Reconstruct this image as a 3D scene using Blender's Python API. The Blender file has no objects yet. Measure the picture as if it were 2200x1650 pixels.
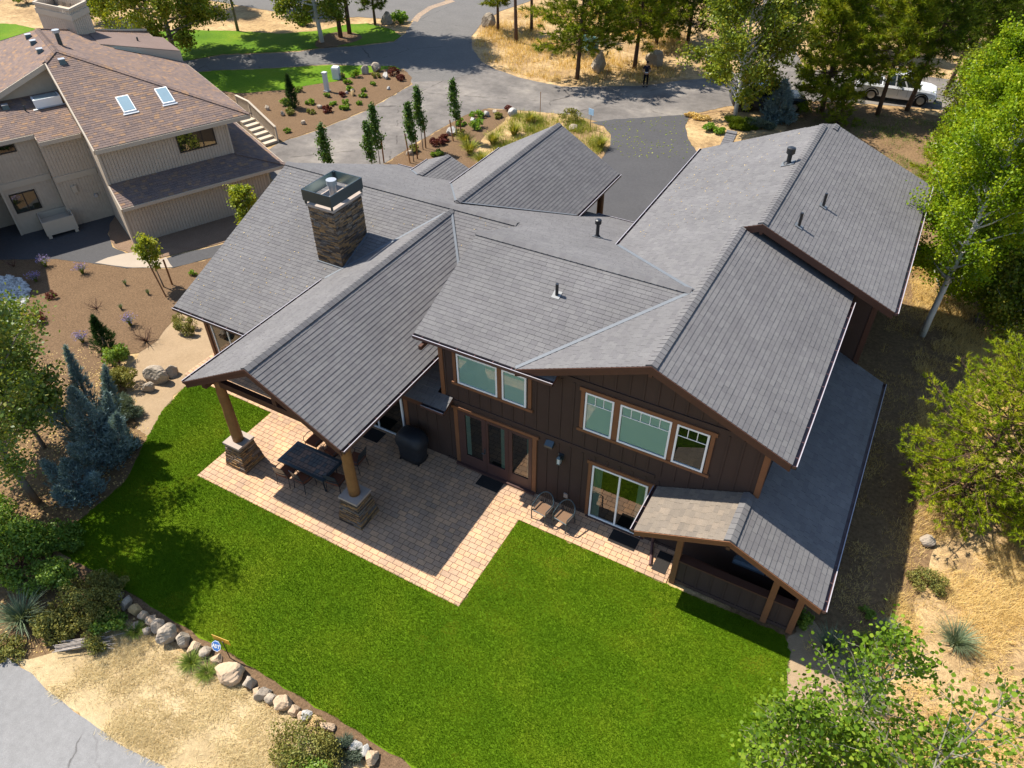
import bpy, bmesh, math, random
import numpy as np
from mathutils import Vector, Matrix

# ---------------------------------------------------------------- camera, light, exposure
SC = bpy.context.scene
COL = SC.collection
R = math.radians
CAMP = np.array([5.7243, -14.6558, 18.8986])
YAW, PITCH, ROLL, FPX = R(-29.402), R(40.655), R(-0.479), 1585.35
_fw = np.array([math.sin(YAW) * math.cos(PITCH), math.cos(YAW) * math.cos(PITCH), -math.sin(PITCH)])
_r0 = np.cross(_fw, [0, 0, 1.0]); _r0 /= np.linalg.norm(_r0)
_u0 = np.cross(_r0, _fw)
_rt = math.cos(ROLL) * _r0 + math.sin(ROLL) * _u0
_up = -math.sin(ROLL) * _r0 + math.cos(ROLL) * _u0
cam_d = bpy.data.cameras.new('camera')
cam_d.sensor_width = 36.0
cam_d.lens = 36.0 * FPX / 2200.0
cam_d.clip_start = 0.1
cam_d.clip_end = 2000.0
cam = bpy.data.objects.new('camera', cam_d)
COL.objects.link(cam)
m = Matrix.Identity(4)
for i in range(3):
    m[i][0], m[i][1], m[i][2], m[i][3] = _rt[i], _up[i], -_fw[i], CAMP[i]
cam.matrix_world = m
SC.camera = cam

SUN_DIR = Vector((-0.5735, 0.012, 0.8191)).normalized()      # towards the sun
SUN_EL = math.asin(SUN_DIR.z)
sun_d = bpy.data.lights.new('sun', 'SUN')
sun_d.energy = 5.0
sun_d.angle = R(0.5)
sun_d.color = (1.0, 0.945, 0.86)
sun = bpy.data.objects.new('sun', sun_d)
COL.objects.link(sun)
sun.rotation_euler = SUN_DIR.to_track_quat('Z', 'Y').to_euler()
sun.location = (0, 0, 60)

world = bpy.data.worlds.new('World')
SC.world = world
world.use_nodes = True
wn = world.node_tree
wbg = wn.nodes['Background']
sky = wn.nodes.new('ShaderNodeTexSky')
sky.sky_type = 'NISHITA'
sky.sun_disc = False
sky.sun_elevation = SUN_EL
sky.sun_rotation = math.atan2(SUN_DIR.x, SUN_DIR.y)
sky.air_density = 1.0
sky.dust_density = 0.4
sky.ozone_density = 2.0
wn.links.new(sky.outputs[0], wbg.inputs['Color'])
wbg.inputs['Strength'].default_value = 0.12

SC.view_settings.view_transform = 'Standard'
SC.view_settings.look = 'None'
SC.view_settings.gamma = 1.0
SC.view_settings.use_curve_mapping = False
SC.view_settings.exposure = 0.92
SC.cycles.max_bounces = 5
SC.cycles.diffuse_bounces = 2
SC.cycles.glossy_bounces = 3
SC.cycles.transmission_bounces = 3
SC.cycles.transparent_max_bounces = 6
SC.cycles.caustics_reflective = False
SC.cycles.caustics_refractive = False
SC.cycles.use_denoising = True

rng = np.random.default_rng(7)
random.seed(7)


def G(px, py, z=0.0):
    """where the sight line of a spot in the survey photograph meets the level z (metres)"""
    d = _fw + _rt * (px - 1100) / FPX - _up * (py - 825) / FPX
    t = (z - CAMP[2]) / d[2]
    p = CAMP + t * d
    return Vector((p[0], p[1], z))


def pix(P):
    d = np.array(P, float) - CAMP
    z = d @ _fw
    return 1100 + FPX * (d @ _rt) / z, 825 - FPX * (d @ _up) / z


def tall(px, py, toppy, z0=0.0):
    """height above the ground of something standing at (px,py) whose top is at row toppy"""
    b = G(px, py, z0)
    lo, hi = z0, z0 + 30
    for _ in range(50):
        mid = (lo + hi) / 2
        if pix((b.x, b.y, mid))[1] > toppy:
            lo = mid
        else:
            hi = mid
    return lo - z0


# ---------------------------------------------------------------- object helpers
def tag(o, label=None, cat=None, group=None, kind=None):
    if label: o['label'] = label
    if cat: o['category'] = cat
    if group: o['group'] = group
    if kind: o['kind'] = kind
    return o


def empty(name, loc=(0, 0, 0), rz=0.0, label=None, cat=None, group=None):
    o = bpy.data.objects.new(name, None)
    COL.objects.link(o)
    o.location = loc
    o.rotation_euler = (0, 0, rz)
    o.empty_display_size = 0.2
    return tag(o, label, cat, group)


def copy_tree(o, parent=None):
    c = o.copy()
    COL.objects.link(c)
    if parent is not None:
        c.parent = parent
    for ch in list(o.children):
        copy_tree(ch, c)
    return c


class MB:
    def __init__(s):
        s.v, s.f, s.m, s.r, s.uv = [], [], [], [], []

    def face(s, pts, mi=0, r=None, uv=None):
        n = len(s.v)
        s.v.extend([tuple(p) for p in pts])
        s.f.append(tuple(range(n, n + len(pts))))
        s.m.append(mi)
        s.r.append(random.random() if r is None else r)

    def hexa(s, b, t, mi=0, r=None):
        """b, t: four bottom and four top corners, counter-clockwise seen from above"""
        r = random.random() if r is None else r
        s.face(t, mi, r)
        s.face(b[::-1], mi, r)
        for i in range(4):
            j = (i + 1) % 4
            s.face([b[i], b[j], t[j], t[i]], mi, r)

    def box(s, x0, y0, z0, x1, y1, z1, mi=0, r=None):
        b = [(x0, y0, z0), (x1, y0, z0), (x1, y1, z0), (x0, y1, z0)]
        t = [(x, y, z1) for x, y, _ in b]
        s.hexa(b, t, mi, r)

    def beam(s, p0, p1, w, h, mi=0, up=(0, 0, 1), r=None):
        p0, p1 = Vector(p0), Vector(p1)
        d = (p1 - p0).normalized()
        up = Vector(up)
        if abs(d.dot(up)) > 0.99:
            up = Vector((0, 1, 0))
        a = d.cross(up).normalized()
        c = a.cross(d).normalized()
        a, c = a * w / 2, c * h / 2
        b = [p0 - a - c, p0 + a - c, p1 + a - c, p1 - a - c]
        t = [p0 - a + c, p0 + a + c, p1 + a + c, p1 - a + c]
        s.hexa(b, t, mi, r)

    def tube(s, pts, rad, n=8, mi=0, cap=True, r=None):
        pts = [Vector(p) for p in pts]
        if not hasattr(rad, '__len__'):
            rad = [rad] * len(pts)
        r = random.random() if r is None else r
        rings = []
        d0 = (pts[1] - pts[0]).normalized()
        a = d0.orthogonal().normalized()
        for i, p in enumerate(pts):
            if i == 0: d = pts[1] - pts[0]
            elif i == len(pts) - 1: d = pts[-1] - pts[-2]
            else: d = pts[i + 1] - pts[i - 1]
            d.normalize()
            a = (a - d * a.dot(d)).normalized()
            b = d.cross(a)
            k = len(s.v)
            for j in range(n):
                an = 2 * math.pi * j / n
                s.v.append(tuple(p + (a * math.cos(an) + b * math.sin(an)) * rad[i]))
            rings.append(k)
        for i in range(len(pts) - 1):
            for j in range(n):
                j2 = (j + 1) % n
                s.f.append((rings[i] + j, rings[i] + j2, rings[i + 1] + j2, rings[i + 1] + j))
                s.m.append(mi); s.r.append(r)
        if cap:
            s.f.append(tuple(rings[0] + j for j in reversed(range(n)))); s.m.append(mi); s.r.append(r)
            s.f.append(tuple(rings[-1] + j for j in range(n))); s.m.append(mi); s.r.append(r)

    def loft(s, rings, mi=0, cap=True, closed=True, r=None):
        r = random.random() if r is None else r
        ks = []
        for ring in rings:
            ks.append(len(s.v))
            s.v.extend([tuple(p) for p in ring])
        n = len(rings[0])
        for i in range(len(rings) - 1):
            for j in range(n if closed else n - 1):
                j2 = (j + 1) % n
                s.f.append((ks[i] + j, ks[i] + j2, ks[i + 1] + j2, ks[i + 1] + j))
                s.m.append(mi); s.r.append(r)
        if cap:
            s.f.append(tuple(ks[0] + j for j in reversed(range(n)))); s.m.append(mi); s.r.append(r)
            s.f.append(tuple(ks[-1] + j for j in range(n))); s.m.append(mi); s.r.append(r)

    def prism(s, poly, vec, mi=0, r=None):
        r = random.random() if r is None else r
        vec = Vector(vec)
        q = [Vector(p) for p in poly]
        t = [p + vec for p in q]
        s.face(t, mi, r)
        s.face(q[::-1], mi, r)
        for i in range(len(q)):
            j = (i + 1) % len(q)
            s.face([q[i], q[j], t[j], t[i]], mi, r)

    def build(s, name, mats, parent=None, smooth=False, loc=None):
        me = bpy.data.meshes.new(name)
        me.from_pydata(s.v, [], s.f)
        if not isinstance(mats, (list, tuple)):
            mats = [mats]
        for mt in mats:
            me.materials.append(mt)
        me.polygons.foreach_set('material_index', s.m)
        at = me.attributes.new('rnd', 'FLOAT', 'FACE')
        at.data.foreach_set('value', s.r)
        if smooth:
            me.polygons.foreach_set('use_smooth', [True] * len(s.f))
        me.update()
        o = bpy.data.objects.new(name, me)
        COL.objects.link(o)
        if parent is not None:
            o.parent = parent
        if loc is not None:
            o.location = loc
        return o


def npmesh(name, V, nper, rnd, mat, parent=None, loc=None):
    """many separate little faces (leaves, needles, blades) of nper corners each"""
    V = np.asarray(V, np.float32).reshape(-1, 3)
    nf = len(V) // nper
    me = bpy.data.meshes.new(name)
    me.vertices.add(len(V))
    me.vertices.foreach_set('co', V.ravel())
    me.loops.add(len(V))
    me.loops.foreach_set('vertex_index', np.arange(len(V), dtype=np.int32))
    me.polygons.add(nf)
    me.polygons.foreach_set('loop_start', np.arange(0, len(V), nper, dtype=np.int32))
    me.polygons.foreach_set('loop_total', np.full(nf, nper, dtype=np.int32))
    at = me.attributes.new('rnd', 'FLOAT', 'FACE')
    at.data.foreach_set('value', np.asarray(rnd, np.float32))
    me.materials.append(mat)
    me.update(calc_edges=True)
    o = bpy.data.objects.new(name, me)
    COL.objects.link(o)
    if parent is not None: o.parent = parent
    if loc is not None: o.location = loc
    return o


# ---------------------------------------------------------------- materials
def _new(name):
    mt = bpy.data.materials.new(name)
    mt.use_nodes = True
    nt = mt.node_tree
    b = nt.nodes['Principled BSDF']
    return mt, nt, b


def _ramp(nt, fac, cols, pos=None):
    r = nt.nodes.new('ShaderNodeValToRGB')
    el = r.color_ramp.elements
    n = len(cols)
    pos = pos or [i / (n - 1) for i in range(n)]
    while len(el) < n:
        el.new(0.5)
    for i in range(n):
        el[i].position = pos[i]
        c = cols[i]
        el[i].color = (c[0], c[1], c[2], 1)
    nt.links.new(fac, r.inputs['Fac'])
    return r.outputs['Color']


def _noise(nt, vec, scale, detail=4, rough=0.6, dist=0.0):
    n = nt.nodes.new('ShaderNodeTexNoise')
    n.inputs['Scale'].default_value = scale
    n.inputs['Detail'].default_value = detail
    n.inputs['Roughness'].default_value = rough
    n.inputs['Distortion'].default_value = dist
    nt.links.new(vec, n.inputs['Vector'])
    return n.outputs['Fac']


def _mix(nt, a, b, fac, mode='MIX'):
    mx = nt.nodes.new('ShaderNodeMix')
    mx.data_type = 'RGBA'
    mx.blend_type = mode
    for s_, val in ((0, fac), (6, a), (7, b)):
        if isinstance(val, (int, float)): mx.inputs[s_].default_value = val
        elif isinstance(val, tuple): mx.inputs[s_].default_value = (val[0], val[1], val[2], 1)
        else: nt.links.new(val, mx.inputs[s_])
    return mx.outputs[2]


def surf(name, layers, rough=0.85, spec=0.3, bump=0.0, bscale=60.0, metallic=0.0, coord='Object', attr=None, attr_amt=0.5, cracks=None):
    """layers: list of (scale, [colours], [positions] or None, blend mode, amount); optional per-face tint by 'rnd'"""
    mt, nt, b = _new(name)
    tc = nt.nodes.new('ShaderNodeTexCoord').outputs[coord]
    col = None
    for sc_, cols, pos, mode, amt in layers:
        c = _ramp(nt, _noise(nt, tc, sc_, 5), cols, pos) if len(cols) > 1 else (cols[0][0], cols[0][1], cols[0][2])
        col = c if col is None else _mix(nt, col, c, amt, mode)
    if attr:
        an = nt.nodes.new('ShaderNodeAttribute'); an.attribute_name = 'rnd'
        col = _mix(nt, col, _ramp(nt, an.outputs['Fac'], attr), attr_amt)
    if cracks:
        wob = nt.nodes.new('ShaderNodeTexNoise'); wob.inputs['Scale'].default_value = 1.7; wob.inputs['Detail'].default_value = 5
        nt.links.new(tc, wob.inputs['Vector'])
        vec = _mix(nt, tc, wob.outputs['Color'], .22)
        vo = nt.nodes.new('ShaderNodeTexVoronoi'); vo.feature = 'DISTANCE_TO_EDGE'
        vo.inputs['Scale'].default_value = cracks[0]
        nt.links.new(vec, vo.inputs['Vector'])
        line = _ramp(nt, vo.outputs['Distance'], [(.45, .43, .42), (1, 1, 1)], [cracks[1] * .4, cracks[1]])
        brk = _ramp(nt, _noise(nt, tc, .6, 3), [(0, 0, 0), (1, 1, 1)], [.48, .56])
        col = _mix(nt, col, _mix(nt, (1, 1, 1), line, brk), 1.0, 'MULTIPLY')
    if isinstance(col, tuple): b.inputs['Base Color'].default_value = (*col, 1)
    else: nt.links.new(col, b.inputs['Base Color'])
    b.inputs['Roughness'].default_value = rough
    b.inputs['Specular IOR Level'].default_value = spec
    b.inputs['Metallic'].default_value = metallic
    if bump:
        bn = nt.nodes.new('ShaderNodeBump')
        bn.inputs['Strength'].default_value = bump
        bn.inputs['Distance'].default_value = 0.02
        nt.links.new(_noise(nt, tc, bscale, 4), bn.inputs['Height'])
        nt.links.new(bn.outputs['Normal'], b.inputs['Normal'])
    return mt


def flat(name, c, rough=0.7, spec=0.3, metallic=0.0, vary=0.12, scale=3.0):
    c2 = tuple(x * (1 - vary) for x in c)
    c3 = tuple(min(1, x * (1 + vary)) for x in c)
    return surf(name, [(scale, [c2, c3], None, 'MIX', 1)], rough, spec, metallic=metallic)


def leafmat(name, cols, trans=0.35, gloss=0.04, rough=0.45):
    mt = bpy.data.materials.new(name)
    mt.use_nodes = True
    nt = mt.node_tree
    nt.nodes.clear()
    out = nt.nodes.new('ShaderNodeOutputMaterial')
    an = nt.nodes.new('ShaderNodeAttribute'); an.attribute_name = 'rnd'
    col = _ramp(nt, an.outputs['Fac'], cols)
    df = nt.nodes.new('ShaderNodeBsdfDiffuse')
    tr = nt.nodes.new('ShaderNodeBsdfTranslucent')
    gl = nt.nodes.new('ShaderNodeBsdfGlossy')
    gl.inputs['Roughness'].default_value = rough
    nt.links.new(col, df.inputs['Color'])
    nt.links.new(_mix(nt, col, (1.0, 0.9, 0.3), 0.9, 'MULTIPLY'), tr.inputs['Color'])
    m1 = nt.nodes.new('ShaderNodeMixShader'); m1.inputs[0].default_value = trans
    nt.links.new(df.outputs[0], m1.inputs[1]); nt.links.new(tr.outputs[0], m1.inputs[2])
    m2 = nt.nodes.new('ShaderNodeMixShader'); m2.inputs[0].default_value = gloss * 0.3
    nt.links.new(m1.outputs[0], m2.inputs[1]); nt.links.new(gl.outputs[0], m2.inputs[2])
    nt.links.new(m2.outputs[0], out.inputs['Surface'])
    return mt


def attrmat(name, cols, rough=0.9, spec=0.2, noise=None, amt=0.35, pos=None, bump=0.0, bscale=80):
    mt, nt, b = _new(name)
    an = nt.nodes.new('ShaderNodeAttribute'); an.attribute_name = 'rnd'
    col = _ramp(nt, an.outputs['Fac'], cols, pos)
    tc = nt.nodes.new('ShaderNodeTexCoord').outputs['Object']
    if noise:
        for sc_, lo, hi in noise:
            col = _mix(nt, col, _ramp(nt, _noise(nt, tc, sc_, 4), [(lo,) * 3, (hi,) * 3], [0.3, 0.7]), 1.0, 'MULTIPLY')
    nt.links.new(col, b.inputs['Base Color'])
    b.inputs['Roughness'].default_value = rough
    b.inputs['Specular IOR Level'].default_value = spec
    if bump:
        bn = nt.nodes.new('ShaderNodeBump')
        bn.inputs['Strength'].default_value = bump
        bn.inputs['Distance'].default_value = 0.01
        nt.links.new(_noise(nt, tc, bscale, 3), bn.inputs['Height'])
        nt.links.new(bn.outputs['Normal'], b.inputs['Normal'])
    return mt


def glassmat(name, tint, refl=0.28):
    mt = bpy.data.materials.new(name)
    mt.use_nodes = True
    nt = mt.node_tree
    nt.nodes.clear()
    out = nt.nodes.new('ShaderNodeOutputMaterial')
    tr = nt.nodes.new('ShaderNodeBsdfTransparent'); tr.inputs['Color'].default_value = (*tint, 1)
    gl = nt.nodes.new('ShaderNodeBsdfGlossy'); gl.inputs['Roughness'].default_value = 0.02
    lw = nt.nodes.new('ShaderNodeLayerWeight'); lw.inputs['Blend'].default_value = 0.35
    mr = nt.nodes.new('ShaderNodeMapRange')
    mr.inputs['To Min'].default_value = refl * 0.7; mr.inputs['To Max'].default_value = 0.9
    nt.links.new(lw.outputs['Fresnel'], mr.inputs['Value'])
    mx = nt.nodes.new('ShaderNodeMixShader')
    nt.links.new(mr.outputs[0], mx.inputs[0])
    nt.links.new(tr.outputs[0], mx.inputs[1]); nt.links.new(gl.outputs[0], mx.inputs[2])
    nt.links.new(mx.outputs[0], out.inputs['Surface'])
    return mt


def pavermat(name, c1, c2, w, h, mortar, noise_lo=0.75):
    mt, nt, b = _new(name)
    tc = nt.nodes.new('ShaderNodeTexCoord').outputs['Object']
    br = nt.nodes.new('ShaderNodeTexBrick')
    br.inputs['Color1'].default_value = (*c1, 1)
    br.inputs['Color2'].default_value = (*c2, 1)
    br.inputs['Mortar'].default_value = (*mortar, 1)
    br.inputs['Scale'].default_value = 1.0
    br.inputs['Mortar Size'].default_value = 0.008
    br.inputs['Mortar Smooth'].default_value = 0.2
    br.inputs['Brick Width'].default_value = w
    br.inputs['Row Height'].default_value = h
    br.offset = 0.42
    br.squash = 0.66
    br.squash_frequency = 3
    nt.links.new(tc, br.inputs['Vector'])
    col = _mix(nt, br.outputs['Color'], _ramp(nt, _noise(nt, tc, 1.1, 5), [(noise_lo,) * 3, (1.15, 1.1, 1.05)], [0.3, 0.7]), 1.0, 'MULTIPLY')
    col = _mix(nt, col, _ramp(nt, _noise(nt, tc, 30, 3), [(0.8,) * 3, (1.1,) * 3], [0.3, 0.7]), 1.0, 'MULTIPLY')
    nt.links.new(col, b.inputs['Base Color'])
    b.inputs['Roughness'].default_value = 0.85
    b.inputs['Specular IOR Level'].default_value = 0.25
    bn = nt.nodes.new('ShaderNodeBump'); bn.invert = True
    bn.inputs['Strength'].default_value = 0.5; bn.inputs['Distance'].default_value = 0.01
    nt.links.new(br.outputs['Fac'], bn.inputs['Height'])
    nt.links.new(bn.outputs['Normal'], b.inputs['Normal'])
    return mt


M = {}
M['shingle'] = attrmat('grey_shingle', [(.124, .117, .116), (.136, .129, .126), (.147, .140, .135)], .92, .2, [(.3, .89, 1.09), (1.6, .94, 1.06), (70, .82, 1.15)])
M['shingle_tan'] = attrmat('weathered_shingle', [(.155, .13, .105), (.18, .15, .118), (.21, .17, .13)], .95, .15, [(1.2, .9, 1.1), (60, .75, 1.2)])
M['shingle_brown'] = attrmat('brown_shingle', [(.145, .107, .094), (.18, .128, .106), (.20, .135, .102), (.27, .165, .096)], .95, .15, [(0.8, .9, 1.08), (60, .8, 1.15)], pos=[0, .4, .82, 1])
M['underlay'] = flat('roof_underlay', (.02, .02, .021), .95, .1)
M['wood_brown'] = surf('stained_fascia', [(2.5, [(.066, .029, .019), (.09, .04, .025)], None, 'MIX', 1)], .6, .3, .15, 40)
M['wood_trim'] = surf('cedar_trim', [(3, [(.16, .068, .03), (.23, .10, .045)], None, 'MIX', 1), (30, [(.7,) * 3, (1.15,) * 3], None, 'MULTIPLY', .8)], .65, .3)
M['siding'] = surf('dark_brown_siding', [(1.5, [(.043, .026, .020), (.063, .039, .031)], None, 'MIX', 1), (25, [(.8,) * 3, (1.15,) * 3], None, 'MULTIPLY', .8)], .75, .25)
M['door_brown'] = flat('door_brown', (.07, .036, .03), .5, .35)
M['white'] = flat('white_vinyl', (.78, .78, .76), .45, .4, vary=.03)
M['gutter_in'] = flat('gutter_inside', (.055, .05, .055), .5, .4)
M['gutter_lip'] = flat('gutter_lip', (.36, .335, .35), .35, .5)
M['gutter_out'] = flat('gutter_brown', (.09, .045, .04), .35, .5)
M['glass'] = glassmat('window_glass', (.72, .90, .84), .10)
M['glass_dark'] = glassmat('door_glass', (.5, .62, .58), .22)
M['blind'] = flat('blind_slats', (.78, .84, .80), .6, .3, vary=.03)
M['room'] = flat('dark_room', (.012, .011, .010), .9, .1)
M['curtain'] = flat('curtain_cloth', (.45, .55, .50), .8, .1)
M['stone'] = attrmat('ledgestone', [(.045, .034, .026), (.12, .083, .055), (.21, .13, .065), (.30, .17, .065), (.17, .145, .12), (.065, .052, .044)], .85, .3, [(12, .65, 1.25)], bump=.4, bscale=40)
M['cap'] = surf('stone_cap', [(6, [(.30, .24, .20), (.40, .33, .27)], None, 'MIX', 1)], .85, .2, .2, 50)
M['log'] = surf('log_post', [(3, [(.19, .085, .03), (.30, .15, .05)], None, 'MIX', 1), (18, [(.6,) * 3, (1.15,) * 3], None, 'MULTIPLY', .9)], .6, .3, .3, 18)
M['metal_black'] = flat('black_metal', (.012, .013, .015), .4, .5)
M['metal_dark'] = flat('dark_bronze', (.05, .07, .078), .32, .6, metallic=.55)
M['flash_light'] = flat('pale_flashing', (.24, .24, .23), .6, .3)
M['shroud'] = flat('sky_toned_steel', (.28, .40, .44), .3, .5, metallic=.95)  # reflected sky is put into the pale blue metal colour
M['galv'] = flat('galvanised', (.38, .39, .40), .4, .5, metallic=.5)
M['flash'] = flat('metal_flashing', (.125, .135, .145), .6, .3)
M['tan'] = surf('tan_siding', [(1.2, [(.42, .34, .255), (.48, .395, .30)], None, 'MIX', 1), (5, [(.9,) * 3, (1.06,) * 3], [.3, .7], 'MULTIPLY', .7)], .8, .2)
M['tan_trim'] = surf('tan_trim', [(1.5, [(.42, .35, .265), (.47, .395, .30)], None, 'MIX', 1)], .75, .2)
M['bronze'] = flat('bronze_frame', (.02, .018, .016), .5, .4)
M['glass_amber'] = flat('tan_window_shade', (.15, .115, .075), .35, .5)
M['skylight'] = glassmat('skylight_glass', (.35, .5, .55), .35)
M['skylight_in'] = flat('skylight_well', (.20, .28, .31), .12, .8)
M['iron'] = flat('wrought_iron', (.02, .02, .022), .45, .5)
M['cushion'] = surf('rust_cushion', [(8, [(.15, .055, .032), (.19, .075, .042)], None, 'MIX', 1)], .9, .1)
M['wicker'] = surf('woven_seat', [(60, [(.10, .055, .03), (.22, .13, .075)], None, 'MIX', 1)], .8, .2)
M['mat'] = surf('door_mat_rubber', [(80, [(.02, .018, .016), (.045, .04, .036)], None, 'MIX', 1)], .95, .1, .4, 120)
M['cover'] = surf('grill_cover_cloth', [(6, [(.012, .013, .016), (.022, .024, .029)], None, 'MIX', 1)], .55, .35, .4, 9)
M['rock'] = surf('boulder', [(3, [(.25, .195, .14), (.38, .31, .23), (.48, .40, .31)], None, 'MIX', 1), (18, [(.6,) * 3, (1.15,) * 3], None, 'MULTIPLY', .8)], .9, .2, .6, 14)
M['rock_tan'] = surf('tan_boulder', [(3, [(.34, .235, .145), (.48, .345, .22), (.56, .43, .30)], None, 'MIX', 1), (18, [(.65,) * 3, (1.1,) * 3], None, 'MULTIPLY', .8)], .9, .2, .6, 14)
M['rock_orange'] = surf('orange_boulder', [(4, [(.42, .27, .11), (.52, .36, .18)], None, 'MIX', 1), (18, [(.65,) * 3, (1.1,) * 3], None, 'MULTIPLY', .8)], .9, .2, .6, 14)
M['rock_white'] = surf('white_boulder', [(4, [(.36, .34, .30), (.52, .49, .44)], None, 'MIX', 1), (18, [(.7,) * 3, (1.1,) * 3], None, 'MULTIPLY', .8)], .9, .2, .6, 14)
M['bark_pine'] = surf('pine_bark', [(6, [(.07, .045, .032), (.15, .09, .06)], None, 'MIX', 1)], .95, .1, .8, 14)
M['bark_white'] = surf('aspen_bark', [(5, [(.22, .21, .18), (.55, .54, .48), (.62, .6, .54)], [.25, .42, .8], 'MIX', 1)], .8, .2, .3, 20)
M['bark_grey'] = surf('grey_bark', [(6, [(.12, .10, .08), (.22, .19, .15)], None, 'MIX', 1)], .9, .1, .6, 16)
M['stake'] = surf('wood_stake', [(8, [(.20, .09, .035), (.28, .13, .05)], None, 'MIX', 1)], .8, .2)
M['leaf_aspen'] = leafmat('aspen_leaf', [(.085, .155, .006), (.155, .25, .008), (.24, .34, .010), (.38, .43, .018)], .45, .03)
M['leaf_near'] = leafmat('near_aspen_leaf', [(.05, .105, .010), (.10, .18, .014), (.17, .27, .022), (.30, .38, .04)], .42, .015)
M['bark_twig'] = surf('young_aspen_bark', [(5, [(.13, .12, .085), (.27, .25, .19)], None, 'MIX', 1)], .8, .2)
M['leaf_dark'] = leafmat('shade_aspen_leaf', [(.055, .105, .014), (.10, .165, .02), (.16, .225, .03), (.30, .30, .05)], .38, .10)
M['leaf_cotton'] = leafmat('cottonwood_leaf', [(.095, .135, .010), (.155, .205, .016), (.225, .27, .022), (.34, .31, .04)], .35, .05)
M['leaf_lime'] = leafmat('lime_leaf', [(.16, .22, .02), (.28, .34, .03), (.42, .42, .05)], .45, .05)
M['leaf_young'] = leafmat('young_aspen_leaf', [(.045, .10, .014), (.08, .155, .022), (.16, .25, .04)], .3, .06)
M['needle_pine'] = leafmat('pine_needle', [(.085, .125, .007), (.155, .215, .010), (.25, .30, .016), (.36, .33, .035)], .38, .03)
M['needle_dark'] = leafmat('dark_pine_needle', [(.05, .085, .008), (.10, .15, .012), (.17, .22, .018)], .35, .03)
M['needle_bright'] = leafmat('bristle_pine_needle', [(.10, .155, .006), (.20, .28, .008), (.34, .40, .014), (.42, .38, .03)], .3, .03)
M['needle_blue'] = leafmat('blue_spruce_needle', [(.11, .165, .17), (.18, .26, .265), (.28, .38, .38)], .25, .05)
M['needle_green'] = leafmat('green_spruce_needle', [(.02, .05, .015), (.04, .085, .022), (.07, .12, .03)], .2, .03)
M['sage'] = leafmat('sage_leaf', [(.14, .13, .035), (.20, .19, .045), (.27, .245, .06), (.17, .20, .06)], .3, .02)
M['sage_grey'] = leafmat('grey_juniper_leaf', [(.07, .10, .07), (.12, .16, .11), (.17, .20, .14)], .25, .03)
M['shrub_green'] = leafmat('green_shrub_leaf', [(.09, .165, .02), (.16, .26, .032), (.27, .37, .055)], .35, .06)
M['shrub_bright'] = leafmat('bright_shrub_leaf', [(.10, .22, .02), (.16, .30, .03), (.26, .36, .04)], .4, .05)
M['shrub_red'] = leafmat('barberry_leaf', [(.07, .02, .018), (.13, .035, .03), (.18, .06, .04)], .3, .04)
M['twig'] = attrmat('dead_twig', [(.07, .035, .025), (.14, .08, .06)], .9, .1)
M['lavender'] = leafmat('lavender_bloom', [(.22, .17, .36), (.32, .26, .46)], .3, .02)
M['grass_blue'] = leafmat('blue_grass_blade', [(.10, .15, .08), (.17, .22, .12), (.30, .32, .18)], .3, .05)
M['grass_tuft'] = leafmat('green_grass_blade', [(.08, .14, .02), (.16, .22, .03), (.30, .30, .07)], .35, .03)
M['meadow'] = leafmat('meadow_blade', [(.12, .17, .02), (.24, .27, .035), (.42, .38, .08), (.55, .44, .16)], .35, .03)
M['straw'] = leafmat('straw_blade', [(.46, .34, .16), (.62, .49, .26), (.78, .65, .38), (.55, .43, .22)], .3, .02)
M['grass_dry'] = leafmat('dry_grass_blade', [(.44, .285, .095), (.64, .44, .155), (.80, .60, .25), (.54, .37, .125)], .3, .02)
M['grass_lawn'] = leafmat('lawn_blade', [(.060, .132, .002), (.088, .170, .003), (.135, .205, .005), (.25, .25, .016)], .3, .02)
M['car_white'] = flat('white_car_paint', (.72, .73, .74), .25, .6, vary=.02)
M['car_dark'] = flat('charcoal_car_paint', (.05, .055, .06), .25, .6, vary=.02)
M['car_glass'] = flat('car_glass', (.015, .02, .025), .08, .8, vary=.02)
M['tyre'] = flat('tyre_rubber', (.015, .015, .015), .85, .2)
M['rim'] = flat('alloy_rim', (.4, .41, .42), .3, .6, metallic=.7)
M['util_green'] = flat('utility_green', (.13, .27, .24), .6, .3)
M['util_white'] = flat('utility_white', (.55, .58, .56), .6, .3)
M['sign_blue'] = flat('sign_blue', (.02, .12, .38), .5, .4, vary=.03)
M['sign_yellow'] = flat('sign_yellow', (.62, .34, .02), .5, .4, vary=.05)
M['sign_back'] = flat('sign_back', (.30, .45, .60), .5, .4, vary=.05)
M['navy'] = flat('navy_cloth', (.012, .016, .03), .9, .1)
M['trouser'] = flat('black_cloth', (.008, .009, .013), .9, .1)
M['skin'] = flat('skin', (.38, .22, .15), .6, .3, vary=.05)
M['hair'] = flat('dark_hair', (.012, .01, .009), .7, .3)
M['tub'] = flat('tub_cover_vinyl', (.10, .14, .17), .5, .4)
M['concrete'] = surf('concrete_step', [(4, [(.30, .27, .22), (.40, .36, .30)], None, 'MIX', 1)], .9, .2)
M['tile'] = pavermat('table_tile', (.11, .125, .13), (.30, .19, .14), .17, .17, (.02, .02, .02))
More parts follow.
